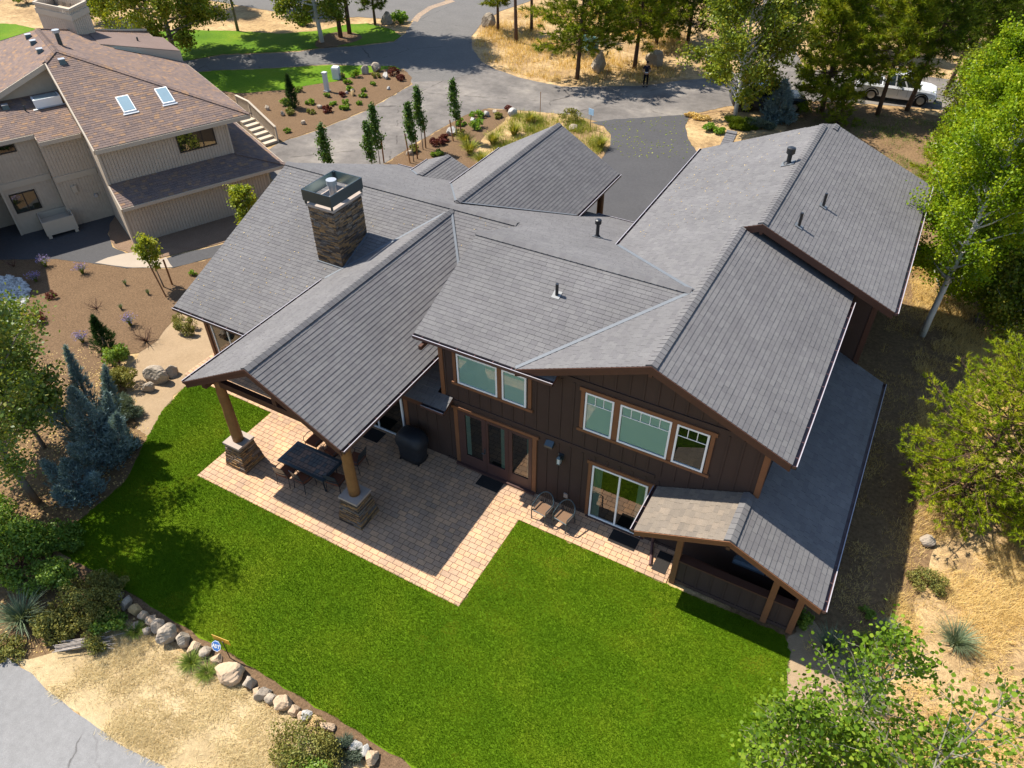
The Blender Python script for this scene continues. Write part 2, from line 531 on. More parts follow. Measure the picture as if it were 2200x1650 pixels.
# ground
M['dirt'] = surf('dry_ground', [(.35, [(.25, .155, .075), (.42, .28, .135), (.56, .395, .20)], [.3, .5, .72], 'MIX', 1), (3.0, [(.55,) * 3, (1.15,) * 3], [.3, .65], 'MULTIPLY', .8), (26, [(.5,) * 3, (1.3,) * 3], [.3, .7], 'MULTIPLY', .85)], .95, .1, .7, 40)
M['sand'] = surf('sandy_soil', [(.8, [(.27, .185, .105), (.42, .305, .185)], None, 'MIX', 1), (9, [(.7,) * 3, (1.15,) * 3], None, 'MULTIPLY', .8), (45, [(.55,) * 3, (1.25,) * 3], [.3, .7], 'MULTIPLY', .7)], .95, .1, .6, 50)
M['mulch'] = surf('bark_mulch', [(1.2, [(.135, .083, .045), (.19, .12, .066)], None, 'MIX', 1), (14, [(.6,) * 3, (1.2,) * 3], [.3, .7], 'MULTIPLY', .9), (55, [(.45,) * 3, (1.45,) * 3], [.3, .7], 'MULTIPLY', .9)], .95, .1, .8, 60)
M['asphalt_old'] = surf('worn_asphalt', [(.6, [(.105, .098, .09), (.155, .143, .13)], None, 'MIX', 1), (5, [(.85,) * 3, (1.12,) * 3], [.3, .7], 'MULTIPLY', .8), (90, [(.7,) * 3, (1.25,) * 3], [.3, .7], 'MULTIPLY', .7)], .92, .2, .3, 150, cracks=(.16, .006))
M['asphalt_tan'] = surf('dusty_asphalt', [(.33, [(.105, .093, .083), (.16, .142, .125), (.25, .22, .185)], [.32, .52, .72], 'MIX', 1), (2.2, [(.82,) * 3, (1.15,) * 3], [.3, .7], 'MULTIPLY', .9), (90, [(.75,) * 3, (1.2,) * 3], [.3, .7], 'MULTIPLY', .7)], .92, .2, .3, 150, cracks=(.14, .006))
M['asphalt_new'] = surf('dark_asphalt', [(.6, [(.058, .056, .057), (.078, .075, .074)], None, 'MIX', 1), (6, [(.88,) * 3, (1.1,) * 3], [.3, .7], 'MULTIPLY', .8), (110, [(.7,) * 3, (1.3,) * 3], [.3, .7], 'MULTIPLY', .7)], .9, .2, .3, 150)  # real asphalt on the garage drive; stands for house shade on the neighbour path
M['asphalt_light'] = surf('pale_asphalt', [(.4, [(.170, .165, .158), (.215, .208, .199), (.250, .243, .232)], None, 'MIX', 1), (5, [(.88,) * 3, (1.1,) * 3], [.3, .7], 'MULTIPLY', .8), (80, [(.7,) * 3, (1.25,) * 3], [.3, .7], 'MULTIPLY', .75)], .92, .2, .35, 120, cracks=(.35, .005))
M['lawn'] = surf('lawn_turf', [(.35, [(.060, .130, .003), (.088, .165, .004), (.140, .198, .008)], [.3, .5, .72], 'MIX', 1), (6, [(.8,) * 3, (1.2, 1.12, 1.1)], [.3, .7], 'MULTIPLY', .8), (60, [(.6,) * 3, (1.3,) * 3], [.3, .7], 'MULTIPLY', .8)], .9, .1, .6, 70)
M['lawn_far'] = surf('far_lawn_turf', [(.3, [(.06, .135, .004), (.09, .175, .006), (.13, .20, .01)], [.3, .5, .7], 'MIX', 1), (5, [(.75,) * 3, (1.2, 1.12, 1.1)], [.3, .7], 'MULTIPLY', .8), (40, [(.7,) * 3, (1.25,) * 3], [.3, .7], 'MULTIPLY', .8)], .9, .1, .6, 50)
M['patio'] = pavermat('patio_pavers', (.60, .365, .205), (.42, .285, .19), .30, .185, (.10, .066, .046))
M['paver_band'] = pavermat('brick_band', (.36, .26, .17), (.28, .21, .15), .4, .2, (.15, .11, .08))
M['path'] = surf('sunlit_path_tone', [(1, [(.30, .24, .18), (.40, .33, .25)], None, 'MIX', 1), (30, [(.85,) * 3, (1.1,) * 3], None, 'MULTIPLY', .7)], .9, .2, .2, 80)  # paler tone for the part of the path lying in sun
M['gravel'] = surf('brown_gravel', [(2, [(.17, .11, .07), (.24, .16, .105)], None, 'MIX', 1), (38, [(.45,) * 3, (1.5,) * 3], [.3, .7], 'MULTIPLY', .9)], .95, .1, 1.0, 45)
M['verge'] = surf('straw_verge', [(.5, [(.33, .235, .12), (.45, .335, .18), (.54, .42, .24)], [.3, .5, .7], 'MIX', 1), (7, [(.75,) * 3, (1.12,) * 3], [.3, .7], 'MULTIPLY', .8), (45, [(.55,) * 3, (1.25,) * 3], [.3, .7], 'MULTIPLY', .8)], .95, .1, .7, 50)
M['white_rock'] = surf('white_river_rock', [(22, [(.16, .15, .13), (.36, .34, .31), (.48, .46, .43)], [.35, .5, .7], 'MIX', 1)], .9, .2, 1.0, 22)
M['litter'] = surf('pine_litter', [(.6, [(.14, .085, .045), (.26, .165, .08)], None, 'MIX', 1), (8, [(.55,) * 3, (1.25,) * 3], [.3, .7], 'MULTIPLY', .9), (50, [(.55,) * 3, (1.35,) * 3], [.3, .7], 'MULTIPLY', .9)], .95, .1, .8, 50)

# ---------------------------------------------------------------- the setting: ground, lawns, roads
def smooth_pts(pts, k=5):
    n = len(pts)
    out = []
    for i in range(n):
        p0, p1, p2, p3 = (np.array(pts[(i + d) % n][:2], float) for d in (-1, 0, 1, 2))
        for j in range(k):
            t = j / k
            out.append(0.5 * (2 * p1 + (p2 - p0) * t + (2 * p0 - 5 * p1 + 4 * p2 - p3) * t * t + (3 * p1 - p0 - 3 * p2 + p3) * t ** 3))
    return out


def rough_edge(pts, step=0.35, amp=0.03):
    out = []
    n = len(pts)
    for i in range(n):
        a, b = np.array(pts[i][:2], float), np.array(pts[(i + 1) % n][:2], float)
        k = max(1, min(60, int(np.linalg.norm(b - a) / step)))
        for j in range(k):
            out.append(a + (b - a) * j / k + rng.normal(0, amp, 2))
    return out


def sheet(name, pts, z, mat, curve=False, amp=0.0, step=0.35):
    pts = [(p[0], p[1]) for p in pts]
    if curve: pts = smooth_pts(pts)
    if amp: pts = rough_edge(pts, step, amp)
    bm = bmesh.new()
    f = bm.faces.new([bm.verts.new((p[0], p[1], z)) for p in pts])
    bm.normal_update()
    if f.normal.z < 0: f.normal_flip()
    bmesh.ops.triangulate(bm, faces=[f], ngon_method='EAR_CLIP')
    me = bpy.data.meshes.new(name)
    bm.to_mesh(me); bm.free()
    me.materials.append(mat)
    o = bpy.data.objects.new(name, me)
    COL.objects.link(o)
    o['kind'] = 'structure'
    return o


def P(*a, z=0.0):
    return [G(x, y, z) for x, y in a]


def inside(poly, X, Y):
    poly = [(p[0], p[1]) for p in poly]
    res = np.zeros(len(X), bool)
    j = len(poly) - 1
    for i in range(len(poly)):
        xi, yi = poly[i]; xj, yj = poly[j]
        c = ((yi > Y) != (yj > Y)) & (X < (xj - xi) * (Y - yi) / (yj - yi + 1e-12) + xi)
        res ^= c
        j = i
    return res


def scatter(poly, n):
    xs = [p[0] for p in poly]; ys = [p[1] for p in poly]
    X = rng.uniform(min(xs), max(xs), n); Y = rng.uniform(min(ys), max(ys), n)
    k = inside(poly, X, Y)
    return X[k], Y[k]


sheet('ground', [(-260, -120), (260, -120), (260, 380), (-260, 380)], -0.030, M['dirt'])
# pine litter and sandy soil
sheet('sandy_soil', P((300, 755), (360, 700), (385, 650), (470, 600), (620, 700), (620, 850), (500, 850), (398, 832), (352, 885), (325, 930), (300, 925), (285, 880), (270, 820)), -0.022, M['sand'], True, .05)
sheet('shrub_litter', P((275, 800), (300, 900), (325, 930), (300, 1000), (270, 1040), (200, 1105), (110, 1170), (160, 1215), (260, 1275), (300, 1320), (330, 1370), (250, 1400), (60, 1410), (-150, 1330), (-150, 800), (60, 700), (180, 740)), -0.024, M['litter'], True, .08)
sheet('sand_strip', P((1700, 1360), (1740, 1330), (1800, 1400), (1850, 1480), (1880, 1600), (1900, 1700), (1650, 1700), (1670, 1560), (1685, 1480), (1692, 1400)), -0.022, M['sand'], True, .06)
sheet('house_side_soil', [(7.2, -1.6), (9.4, -1.7), (10.2, 3), (10.3, 9), (11.5, 13), (11, 22), (5, 22), (5, 0)], -0.024, M['litter'], True, .1)
sheet('pine_litter', P((1480, 250), (1560, 235), (1700, 215), (1850, 225), (2000, 245), (2120, 260), (2250, 330), (2300, 700), (2000, 720), (1960, 520), (1900, 400), (1750, 300), (1520, 330), (1500, 290)), -0.026, M['litter'], True, .12)
# roads
sheet('asphalt_lane', P((-150, 1330), (0, 1400), (45, 1435), (100, 1482), (160, 1528), (230, 1580), (300, 1618), (365, 1655), (500, 1740), (300, 1900), (-300, 1700)), -0.018, M['asphalt_light'], False, .025)
sheet('driveway', P((560, 330), (595, 308), (690, 277), (790, 236), (860, 196), (886, 180), (870, 150), (850, 140), (700, 138), (560, 147), (470, 150), (395, 156), (300, 170), (300, 135), (395, 131), (480, 118), (560, 115), (640, 111), (700, 103), (780, 98), (845, 90), (870, 72), (885, 48), (915, 22), (965, 2), (1010, -22), (1180, -30), (1140, 0), (1075, 22), (1035, 48), (1013, 78), (1015, 104), (1035, 132), (1069, 150), (1120, 167), (1205, 185), (1250, 186), (1390, 183), (1460, 172), (1560, 166), (1640, 130), (1655, 60), (1640, 10), (1640, -30), (1760, -30), (1720, 20), (1700, 90), (1730, 150), (1830, 150), (2000, 165), (2200, 190), (2200, 230), (2060, 240), (1990, 232), (1850, 222), (1700, 215), (1560, 228), (1482, 246), (1290, 262), (1230, 246), (1160, 240), (1100, 235), (1050, 232), (1000, 246), (935, 282), (870, 322), (835, 345), (790, 372), (600, 420)), -0.016, M['asphalt_tan'], False, .03)
sheet('garage_driveway', P((1268, 263), (1320, 256), (1400, 251), (1482, 245), (1472, 272), (1480, 300), (1498, 328), (1540, 372), (1600, 440), (1560, 560), (1330, 560), (1180, 470), (1200, 400), (1290, 345), (1312, 310), (1312, 288), (1296, 270)), -0.012, M['asphalt_new'], False, .02)
sheet('junction_road', P((395, 131), (480, 118), (560, 115), (640, 111), (700, 103), (780, 98), (845, 90), (872, 74), (887, 50), (917, 24), (965, 4), (1010, -18), (1180, -26), (1139, 2), (1074, 24), (1034, 50), (1012, 80), (1013, 106), (1032, 134), (1010, 158), (960, 172), (888, 176), (868, 148), (700, 136), (560, 145), (470, 149), (395, 154)), -0.012, M['asphalt_old'], False, .02)
sheet('upper_driveway', P((390, -10), (680, 40), (770, 36), (850, 42), (882, 46), (905, 24), (950, 4), (975, -10), (900, -60), (500, -60)), -0.010, M['asphalt_old'], False, .03)
sheet('brick_band', P((884, 43), (896, 30), (920, 14), (968, -2), (978, 3), (930, 18), (906, 34), (897, 47)), -0.006, M['paver_band'])
# lawns far away
sheet('far_lawn', P((330, 68), (400, 64), (509, 66), (600, 72), (680, 66), (745, 52), (790, 50), (840, 62), (863, 76), (845, 88), (780, 96), (700, 101), (640, 109), (560, 113), (480, 116), (395, 130), (300, 134)), -0.008, M['lawn_far'], False, .05)
sheet('roadside_lawn', P((395, 157), (470, 151), (560, 148), (700, 140), (850, 141), (862, 148), (828, 148), (760, 163), (730, 173), (680, 180), (611, 193), (509, 200), (451, 190), (400, 180)), -0.008, M['lawn_far'], False, .05)
sheet('corner_lawn', P((-200, 60), (0, 50), (60, 58), (140, 70), (240, 60), (330, 66), (330, 100), (200, 110), (0, 120), (-200, 130)), -0.010, M['lawn_far'], True, .05)
# planting beds
sheet('mulch_island', P((451, 190), (509, 200), (611, 193), (680, 180), (730, 173), (760, 163), (828, 148), (866, 150), (886, 166), (884, 179), (860, 194), (790, 234), (690, 275), (594, 306), (560, 300), (520, 250), (470, 215)), -0.010, M['mulch'], False, .05)
sheet('tree_ring_mulch', P((678, 100), (682, 86), (705, 72), (745, 68), (772, 74), (776, 84), (740, 95), (705, 102)), -0.004, M['mulch'], True, .03)
sheet('driveway_bed', P((828, 352), (870, 324), (935, 284), (1000, 248), (1042, 234), (1100, 236), (1140, 242), (1190, 260), (1150, 330), (1050, 420), (900, 420)), -0.008, M['mulch'], False, .05)
sheet('meadow_strip', P((1100, 237), (1160, 241), (1230, 247), (1270, 264), (1296, 272), (1311, 290), (1310, 312), (1290, 345), (1200, 420), (1040, 400), (1020, 330), (1040, 290), (1080, 262)), -0.006, M['dirt'], False, .06)
sheet('entry_bed', P((1484, 250), (1540, 240), (1640, 240), (1700, 260), (1640, 330), (1560, 380), (1500, 328), (1482, 300), (1474, 272)), -0.020, M['dirt'], False, .05)
sheet('mulch_bed', P((-60, 585), (0, 558), (119, 556), (204, 566), (271, 575), (339, 575), (370, 575), (475, 549), (560, 530), (620, 620), (470, 640), (385, 668), (360, 704), (338, 731), (299, 757), (272, 762), (200, 800), (100, 880), (-60, 900)), -0.014, M['mulch'], False, .07)
sheet('shade_toned_neighbour_path', P((-80, 560), (-40, 520), (14, 470), (60, 500), (180, 470), (250, 430), (262, 452), (240, 480), (232, 502), (243, 530), (275, 545), (300, 541), (345, 556), (475, 525), (600, 490), (620, 520), (475, 549), (370, 575), (339, 575), (271, 575), (204, 566), (119, 556), (0, 558)), -0.008, M['asphalt_new'], False, .02)  # dark paving colour carries part of the tan house's shade
sheet('sunlit_path_patch', P((204, 564), (232, 553), (262, 545), (290, 541), (345, 556), (357, 552), (371, 574), (339, 575), (271, 574)), -0.002, M['path'], False, .015)  # sunlit stretch of the same path, its brightness painted as a paler patch
sheet('gravel_bed', P((255, 455), (236, 480), (232, 505), (245, 530), (277, 543), (300, 538), (345, 553), (475, 522), (600, 487), (620, 420), (500, 440), (300, 500)), -0.004, M['gravel'], False, .03)
sheet('dark_yard', P((-120, 560), (-60, 470), (0, 430), (40, 440), (80, 520), (30, 545), (-40, 600)), -0.012, M['litter'])
tag(sheet('river_rock_patch', P((-90, 640), (-10, 598), (25, 594), (52, 604), (64, 622), (58, 645), (40, 672), (0, 700), (-80, 720)), -0.006, M['white_rock'], True, .05))
sheet('edging_mulch', [(-12.9, -9.16), (8.2, -9.12), (8.2, -9.62), (2, -9.68), (-4, -9.70), (-9, -9.74), (-12.6, -9.72)], -0.012, M['mulch'], False, .03)
# back lawn and patio
LAWN = P((398, 830), (350, 880), (322, 930), (303, 965), (288, 1000), (270, 1032), (235, 1065), (190, 1102), (142, 1142), (112, 1168), (124, 1184), (160, 1205)) + \
    [Vector((-12.6, -9.25, 0)), Vector((8.0, -9.2, 0)), Vector((7.9, -6.2, 0)), Vector((7.62, -4.9, 0)), Vector((7.45, -3.9, 0)), Vector((7.3, -2.8, 0)), Vector((7.15, -1.7, 0)), Vector((6.9, -1.28, 0)), Vector((3.3, -1.28, 0)), Vector((-1.6, -1.28, 0)), Vector((-1.6, -4.9, 0)), Vector((-12.25, -4.9, 0)), Vector((-12.25, -1.28, 0)), Vector((-15.9, -1.28, 0))]
sheet('lawn', LAWN, -0.004, M['lawn'], False, .028, .12)
PATIO = [(-16.9, -1.27), (-12.25, -1.29), (-12.25, -4.92), (-1.61, -4.92), (-1.61, -1.27), (3.38, -1.27), (3.38, .3), (-16.9, .3)]
sheet('patio', PATIO, 0.006, M['patio'])


def fbm(X, Y, f, seed):
    r_ = np.random.default_rng(seed)
    s = np.zeros(len(X))
    for k in range(14):
        a = r_.uniform(0, 6.283); q = f * 2 ** (k * .22)
        s += np.sin((X * np.cos(a) + Y * np.sin(a)) * q * 6.283 / 2 + r_.uniform(0, 6.28)) * .9 ** k
    return s / 1.9


def thin(X, Y, f, seed, soft=.6, bias=0.0):
    k = fbm(X, Y, f, seed) * soft + bias + rng.normal(0, .45, len(X)) > 0
    return X[k], Y[k]


def blades(name, X, Y, h, w, lean, mat, z=0.0, label=None, n_per=1, spread=0.0):
    X = np.repeat(X, n_per) + rng.normal(0, spread, len(X) * n_per)
    Y = np.repeat(Y, n_per) + rng.normal(0, spread, len(Y) * n_per)
    n = len(X)
    an = rng.uniform(0, 2 * np.pi, n)
    hh = h * rng.uniform(.55, 1.25, n)
    dx, dy = np.cos(an), np.sin(an)
    ln = lean * rng.uniform(.2, 1.3, n) * hh
    V = np.zeros((n, 3, 3))
    V[:, 0] = np.stack([X - dy * w / 2, Y + dx * w / 2, np.full(n, z)], 1)
    V[:, 1] = np.stack([X + dy * w / 2, Y - dx * w / 2, np.full(n, z)], 1)
    V[:, 2] = np.stack([X + dx * ln, Y + dy * ln, z + hh], 1)
    st = .05 * np.tanh(3 * np.sin(Y * 2 * np.pi / 1.3 + .35 * np.sin(X * .4))) + .075 * fbm(X, Y, .16, 9)
    patch = 0.40 + 1.7 * st * (name == 'lawn_grass') + .5 * (fbm(X, Y, .55, 5) > 1.35) * rng.uniform(0, 1, n) + 0.16 * np.sin(X * .9 + 1.3 * np.sin(Y * .7)) * np.cos(Y * .8 + .6 * X) + .08 * np.sin(X * 3.1 + 2 * np.sin(Y * 2.3)) + rng.normal(0, .15, n)
    o = npmesh(name, V, 3, np.clip(patch, 0, 1), mat)
    o['kind'] = 'stuff'
    return o


lx, ly = scatter(LAWN, 900000)
blades('lawn_grass', lx, ly, .042, .011, .7, M['grass_lawn'])
DRY_A = P((40, 1405), (150, 1390), (260, 1330), (330, 1370), (420, 1420), (520, 1480), (620, 1540), (700, 1590), (800, 1660), (800, 1760), (520, 1750), (365, 1652), (230, 1578), (100, 1480))
DRY_B = P((1960, 560), (2240, 500), (2300, 1000), (2300, 1700), (1900, 1700), (1850, 1500), (1900, 1330), (1945, 1150), (1975, 1000))
DRY_C = P((1040, 60), (1130, 15), (1480, 10), (1480, 160), (1380, 178), (1205, 180), (1120, 162), (1069, 145), (1040, 128), (1020, 95))
DRY_D = P((1110, 245), (1230, 250), (1300, 285), (1290, 330), (1180, 380), (1050, 370), (1060, 290))
sheet('straw_verge', P((30, 1412), (150, 1395), (260, 1318), (330, 1365), (420, 1415), (520, 1478), (620, 1538), (700, 1586), (800, 1655), (850, 1800), (520, 1755), (360, 1658), (225, 1582), (98, 1486), (45, 1438)), -0.020, M['verge'], False, .06)
xs, ys = thin(*scatter(DRY_A, 30000), .45, 21, .6, -.10)
blades('dry_grass', xs, ys, .10, .010, 1.5, M['straw'], n_per=4, spread=.06, z=-.02)
xs, ys = thin(*scatter(DRY_B, 60000), .35, 22, .8, -.12)
blades('dry_meadow_grass', xs, ys, .20, .012, 1.3, M['grass_dry'], n_per=4, spread=.08, z=-.02)
xs, ys = thin(*scatter(DRY_C, 20000), .15, 23, .8, .1)
blades('island_dry_grass', xs, ys, .34, .03, .8, M['grass_dry'], n_per=3, spread=.12, z=-.02)
xs, ys = thin(*scatter(P((1700, 255), (1850, 240), (2020, 260), (2080, 330), (1980, 480), (1900, 380), (1790, 285)), 9000), .4, 31, .9, -.1)
blades('shade_grass', xs, ys, .16, .02, 1.1, M['grass_tuft'], n_per=3, spread=.1, z=-.02)
xs, ys = thin(*scatter([(7.4, -1.4), (9.4, -1.4), (10.4, 9), (11.5, 15), (10, 22), (7.2, 22)], 16000), .6, 33, .9, -.35)
blades('house_side_weeds', xs, ys, .09, .012, 1.2, M['grass_dry'], n_per=3, spread=.06, z=-.02)
xs, ys = thin(*scatter(DRY_D, 5200), .5, 41, .8, .1)
blades('driveway_meadow_grass', xs, ys, .40, .026, .9, M['meadow'], n_per=5, spread=.12, z=-.02)


# ---------------------------------------------------------------- roofs
def clip_half(poly, axis, val, keep_ge):
    out = []
    n = len(poly)
    for i in range(n):
        a, b = poly[i], poly[(i + 1) % n]
        ia = (a[axis] >= val) if keep_ge else (a[axis] <= val)
        ib = (b[axis] >= val) if keep_ge else (b[axis] <= val)
        if ia: out.append(a)
        if ia != ib:
            t = (val - a[axis]) / (b[axis] - a[axis])
            out.append((a[0] + t * (b[0] - a[0]), a[1] + t * (b[1] - a[1])))
    return out


def roof_slope(parent, x0, y0, z0, gx, gy, pieces, mat='shingle', expo=0.15, th=0.12, tab=(.2, .32), tvals=(.012, .014, .016), name='roof_slope', deck='wood_brown'):
    """one plane of a shingled roof: z = z0 + gx (x-x0) + gy (y-y0) over convex plan polygons"""
    g = math.hypot(gx, gy)
    hx, hy = gx / g, gy / g
    ex, ey = -hy, hx
    sl = math.sqrt(1 + g * g)
    n = Vector((-gx, -gy, 1)).normalized()

    def to3(u, v, off):
        r = v / sl
        x, y = ex * u + hx * r, ey * u + hy * r
        return Vector((x, y, z0 + gx * (x - x0) + gy * (y - y0))) + n * off
    mb = MB()
    uvp = [[(p[0] * ex + p[1] * ey, (p[0] * hx + p[1] * hy) * sl) for p in pc] for pc in pieces]
    v_min = min(q[1] for pc in uvp for q in pc)
    for pc in uvp:
        area = sum(pc[i][0] * pc[(i + 1) % len(pc)][1] - pc[(i + 1) % len(pc)][0] * pc[i][1] for i in range(len(pc)))
        if area < 0: pc = pc[::-1]
        top = [to3(u, v, 0.0) for u, v in pc]
        bot = [to3(u, v, -th) for u, v in pc]
        mb.face(top, 1)
        mb.face(bot[::-1], 2)
        for i in range(len(pc)):
            j = (i + 1) % len(pc)
            mb.face([bot[i], bot[j], top[j], top[i]], 2)
        v1 = max(q[1] for q in pc)
        k = 0
        while v_min + k * expo < v1:
            va, vb = v_min + k * expo, v_min + (k + 1) * expo
            k += 1
            band = clip_half(clip_half(pc, 1, va, True), 1, vb, False)
            if len(band) < 3: continue
            u0 = min(q[0] for q in band); u1 = max(q[0] for q in band)
            random.seed(int(k * 131 + round(v_min * 10)) & 0xffff)
            u = math.floor(u0) - 1 + random.random() * .3
            while u < u1:
                w = random.uniform(*tab)
                t = random.choice(tvals)
                seg = clip_half(clip_half(band, 0, u + .005, True), 0, u + w, False)
                rr = random.random()
                u += w
                if len(seg) < 3: continue
                pts = [to3(a, b, .003 + t * (1 - .8 * (b - va) / expo)) for a, b in seg]
                mb.face(pts, 0, rr)
                low = [q for q in seg if abs(q[1] - va) < 1e-6]
                if len(low) >= 2:
                    a = min(q[0] for q in low); c = max(q[0] for q in low)
                    mb.face([to3(a, va, 0), to3(c, va, 0), to3(c, va, .003 + t), to3(a, va, .003 + t)], 0, rr)
    random.seed(11)
    return mb.build(name, [M[mat], M['underlay'], M[deck]], parent)


def ridge_cap(parent, p0, p1, sa, sb, mat='shingle', w=.17, step=.2, name='ridge_cap', lift=.045):
    """overlapping folded caps from p0 to p1; sa, sb: downhill vectors either side"""
    p0, p1 = Vector(p0), Vector(p1)
    d = (p1 - p0)
    L = d.length
    d.normalize()
    sa, sb = Vector(sa).normalized(), Vector(sb).normalized()
    mb = MB()
    k = 0
    up = Vector((0, 0, 1))
    while k * step < L:
        a, b = p0 + d * (k * step), p0 + d * min(L, (k + 1) * step + .03)
        hi, lo = lift + .020, lift + .004
        rr = random.random()
        A, B = a + up * hi, b + up * lo
        for s in (sa, sb):
            q = [A, B, B + s * w, A + s * w]
            mb.face(q, 0, rr)
            mb.face([A, A + s * w, A + s * w - up * (hi - .004), a + up * .004], 0, rr)
            mb.face([A + s * w, B + s * w, B + s * w - up * .028, A + s * w - up * .05], 0, rr)
        k += 1
    return mb.build(name, M[mat], parent)


def gutter(parent, p0, p1, out, straps=.62):
    p0, p1, out = Vector(p0), Vector(p1), Vector(out).normalized()
    w, h, t = .12, .11, .012
    up = Vector((0, 0, 1))
    q0, q1 = p0 - up * .005, p1 - up * .005
    mb = MB()

    def slab(a, b, mi):           # a: (out, z) min, b: (out, z) max
        b4 = [q0 + out * a[0] + up * a[1], q0 + out * b[0] + up * a[1], q1 + out * b[0] + up * a[1], q1 + out * a[0] + up * a[1]]
        t4 = [q0 + out * a[0] + up * b[1], q0 + out * b[0] + up * b[1], q1 + out * b[0] + up * b[1], q1 + out * a[0] + up * b[1]]
        mb.hexa(b4, t4, mi)
    slab((0, -h), (w, -h + t), 0)
    slab((0, -h), (t, -.01), 1)
    slab((w - t, -h), (w, -.004), 0)
    slab((w - .018, -.004), (w + .006, .008), 2)
    d = (q1 - q0)
    L = d.length
    d.normalize()
    for e in (q0, q1 - d * t):
        b4 = [e + up * -h, e + out * w - up * h, e + out * w - up * h + d * t, e - up * h + d * t]
        mb.hexa(b4, [x + up * (h - .006) for x in b4], 0)
    k = straps / 2
    while k < L:
        e = q0 + d * k
        b4 = [e + up * -.012, e + out * (w - .02) - up * .012, e + out * (w - .02) - up * .012 + d * .025, e - up * .012 + d * .025]
        mb.hexa(b4, [x + up * .009 for x in b4], 0)
        k += straps
    return mb.build('gutter', [M['gutter_out'], M['gutter_in'], M['gutter_lip']], parent)


def board(parent, name, p0, p1, w, h, mat, up=(0, 0, 1)):
    mb = MB()
    mb.beam(p0, p1, w, h, 0, up)
    return mb.build(name, mat, parent)


def rake(parent, p0, p1, h=.26, w=.05, mat='wood_brown'):
    """barge board hanging under a roof edge from p0 to p1, with a thin drip strip on top"""
    p0, p1 = Vector(p0), Vector(p1)
    up = Vector((0, 0, 1))
    d = (p1 - p0).normalized()
    side = d.cross(up).normalized() * (w / 2)
    mb = MB()
    b = [p0 - side - up * h, p0 + side - up * h, p1 + side - up * h, p1 - side - up * h]
    t = [p0 - side - up * .004, p0 + side - up * .004, p1 + side - up * .004, p1 - side - up * .004]
    mb.hexa(b, t, 0)
    s2 = side * 1.9
    b = [p0 - s2 - up * (h * .45), p0 + s2 - up * (h * .45), p1 + s2 - up * (h * .45), p1 - s2 - up * (h * .45)]
    t = [q + up * (h * .45 - .001) for q in b]
    mb.hexa(b, t, 0)
    return mb.build('rake_board', M[mat], parent)


def wall(parent, poly, vec, mat='siding', battens=None, name='wall', rows=None):
    """a wall as an extruded outline; battens: (axis dir, normal, spacing, list of (u0,z0,z1) given by outline)"""
    mb = MB()
    mb.prism(poly, vec, 0)
    if battens:
        battens(mb)
    return mb.build(name, M[mat], parent)


# ---------------------------------------------------------------- the brown house
def ledge_stone(name, rect, rect_top, z0, z1, parent, row=(.035, .075), ln=(.12, .42), deep=.035):
    """dry-stacked ledgestone veneer round a (tapered) pier: every stone a little block of its own depth"""
    mb = MB()
    x0, y0, x1, y1 = rect
    a0, b0, a1, b1 = rect_top
    mb.hexa([(x0, y0, z0), (x1, y0, z0), (x1, y1, z0), (x0, y1, z0)], [(a0, b0, z1), (a1, b0, z1), (a1, b1, z1), (a0, b1, z1)], 0, .02)
    z = z0
    while z < z1 - .01:
        h = min(random.uniform(*row), z1 - z)
        if z1 - z - h < .02: h = z1 - z
        f = (z - z0) / (z1 - z0)
        c = [x0 + (a0 - x0) * f, y0 + (b0 - y0) * f, x1 + (a1 - x1) * f, y1 + (b1 - y1) * f]
        for side in range(4):
            L = (c[2] - c[0]) if side in (0, 2) else (c[3] - c[1])
            s = -.015
            while s < L:
                w = random.uniform(*ln)
                if L - s - w < .1: w = L - s + .015
                d = random.uniform(.006, deep)
                s0, s1 = s + .003, s + w - .003
                if side == 0: mb.box(c[0] + s0, c[1] - d, z + .002, c[0] + s1, c[1] + .03, z + h - .003)
                elif side == 2: mb.box(c[0] + s0, c[3] - .03, z + .002, c[0] + s1, c[3] + d, z + h - .003)
                elif side == 1: mb.box(c[2] - .03, c[1] + s0, z + .002, c[2] + d, c[1] + s1, z + h - .003)
                else: mb.box(c[0] - d, c[1] + s0, z + .002, c[0] + .03, c[1] + s1, z + h - .003)
                s += w
        z += h
    return mb.build(name, M['stone'], parent)


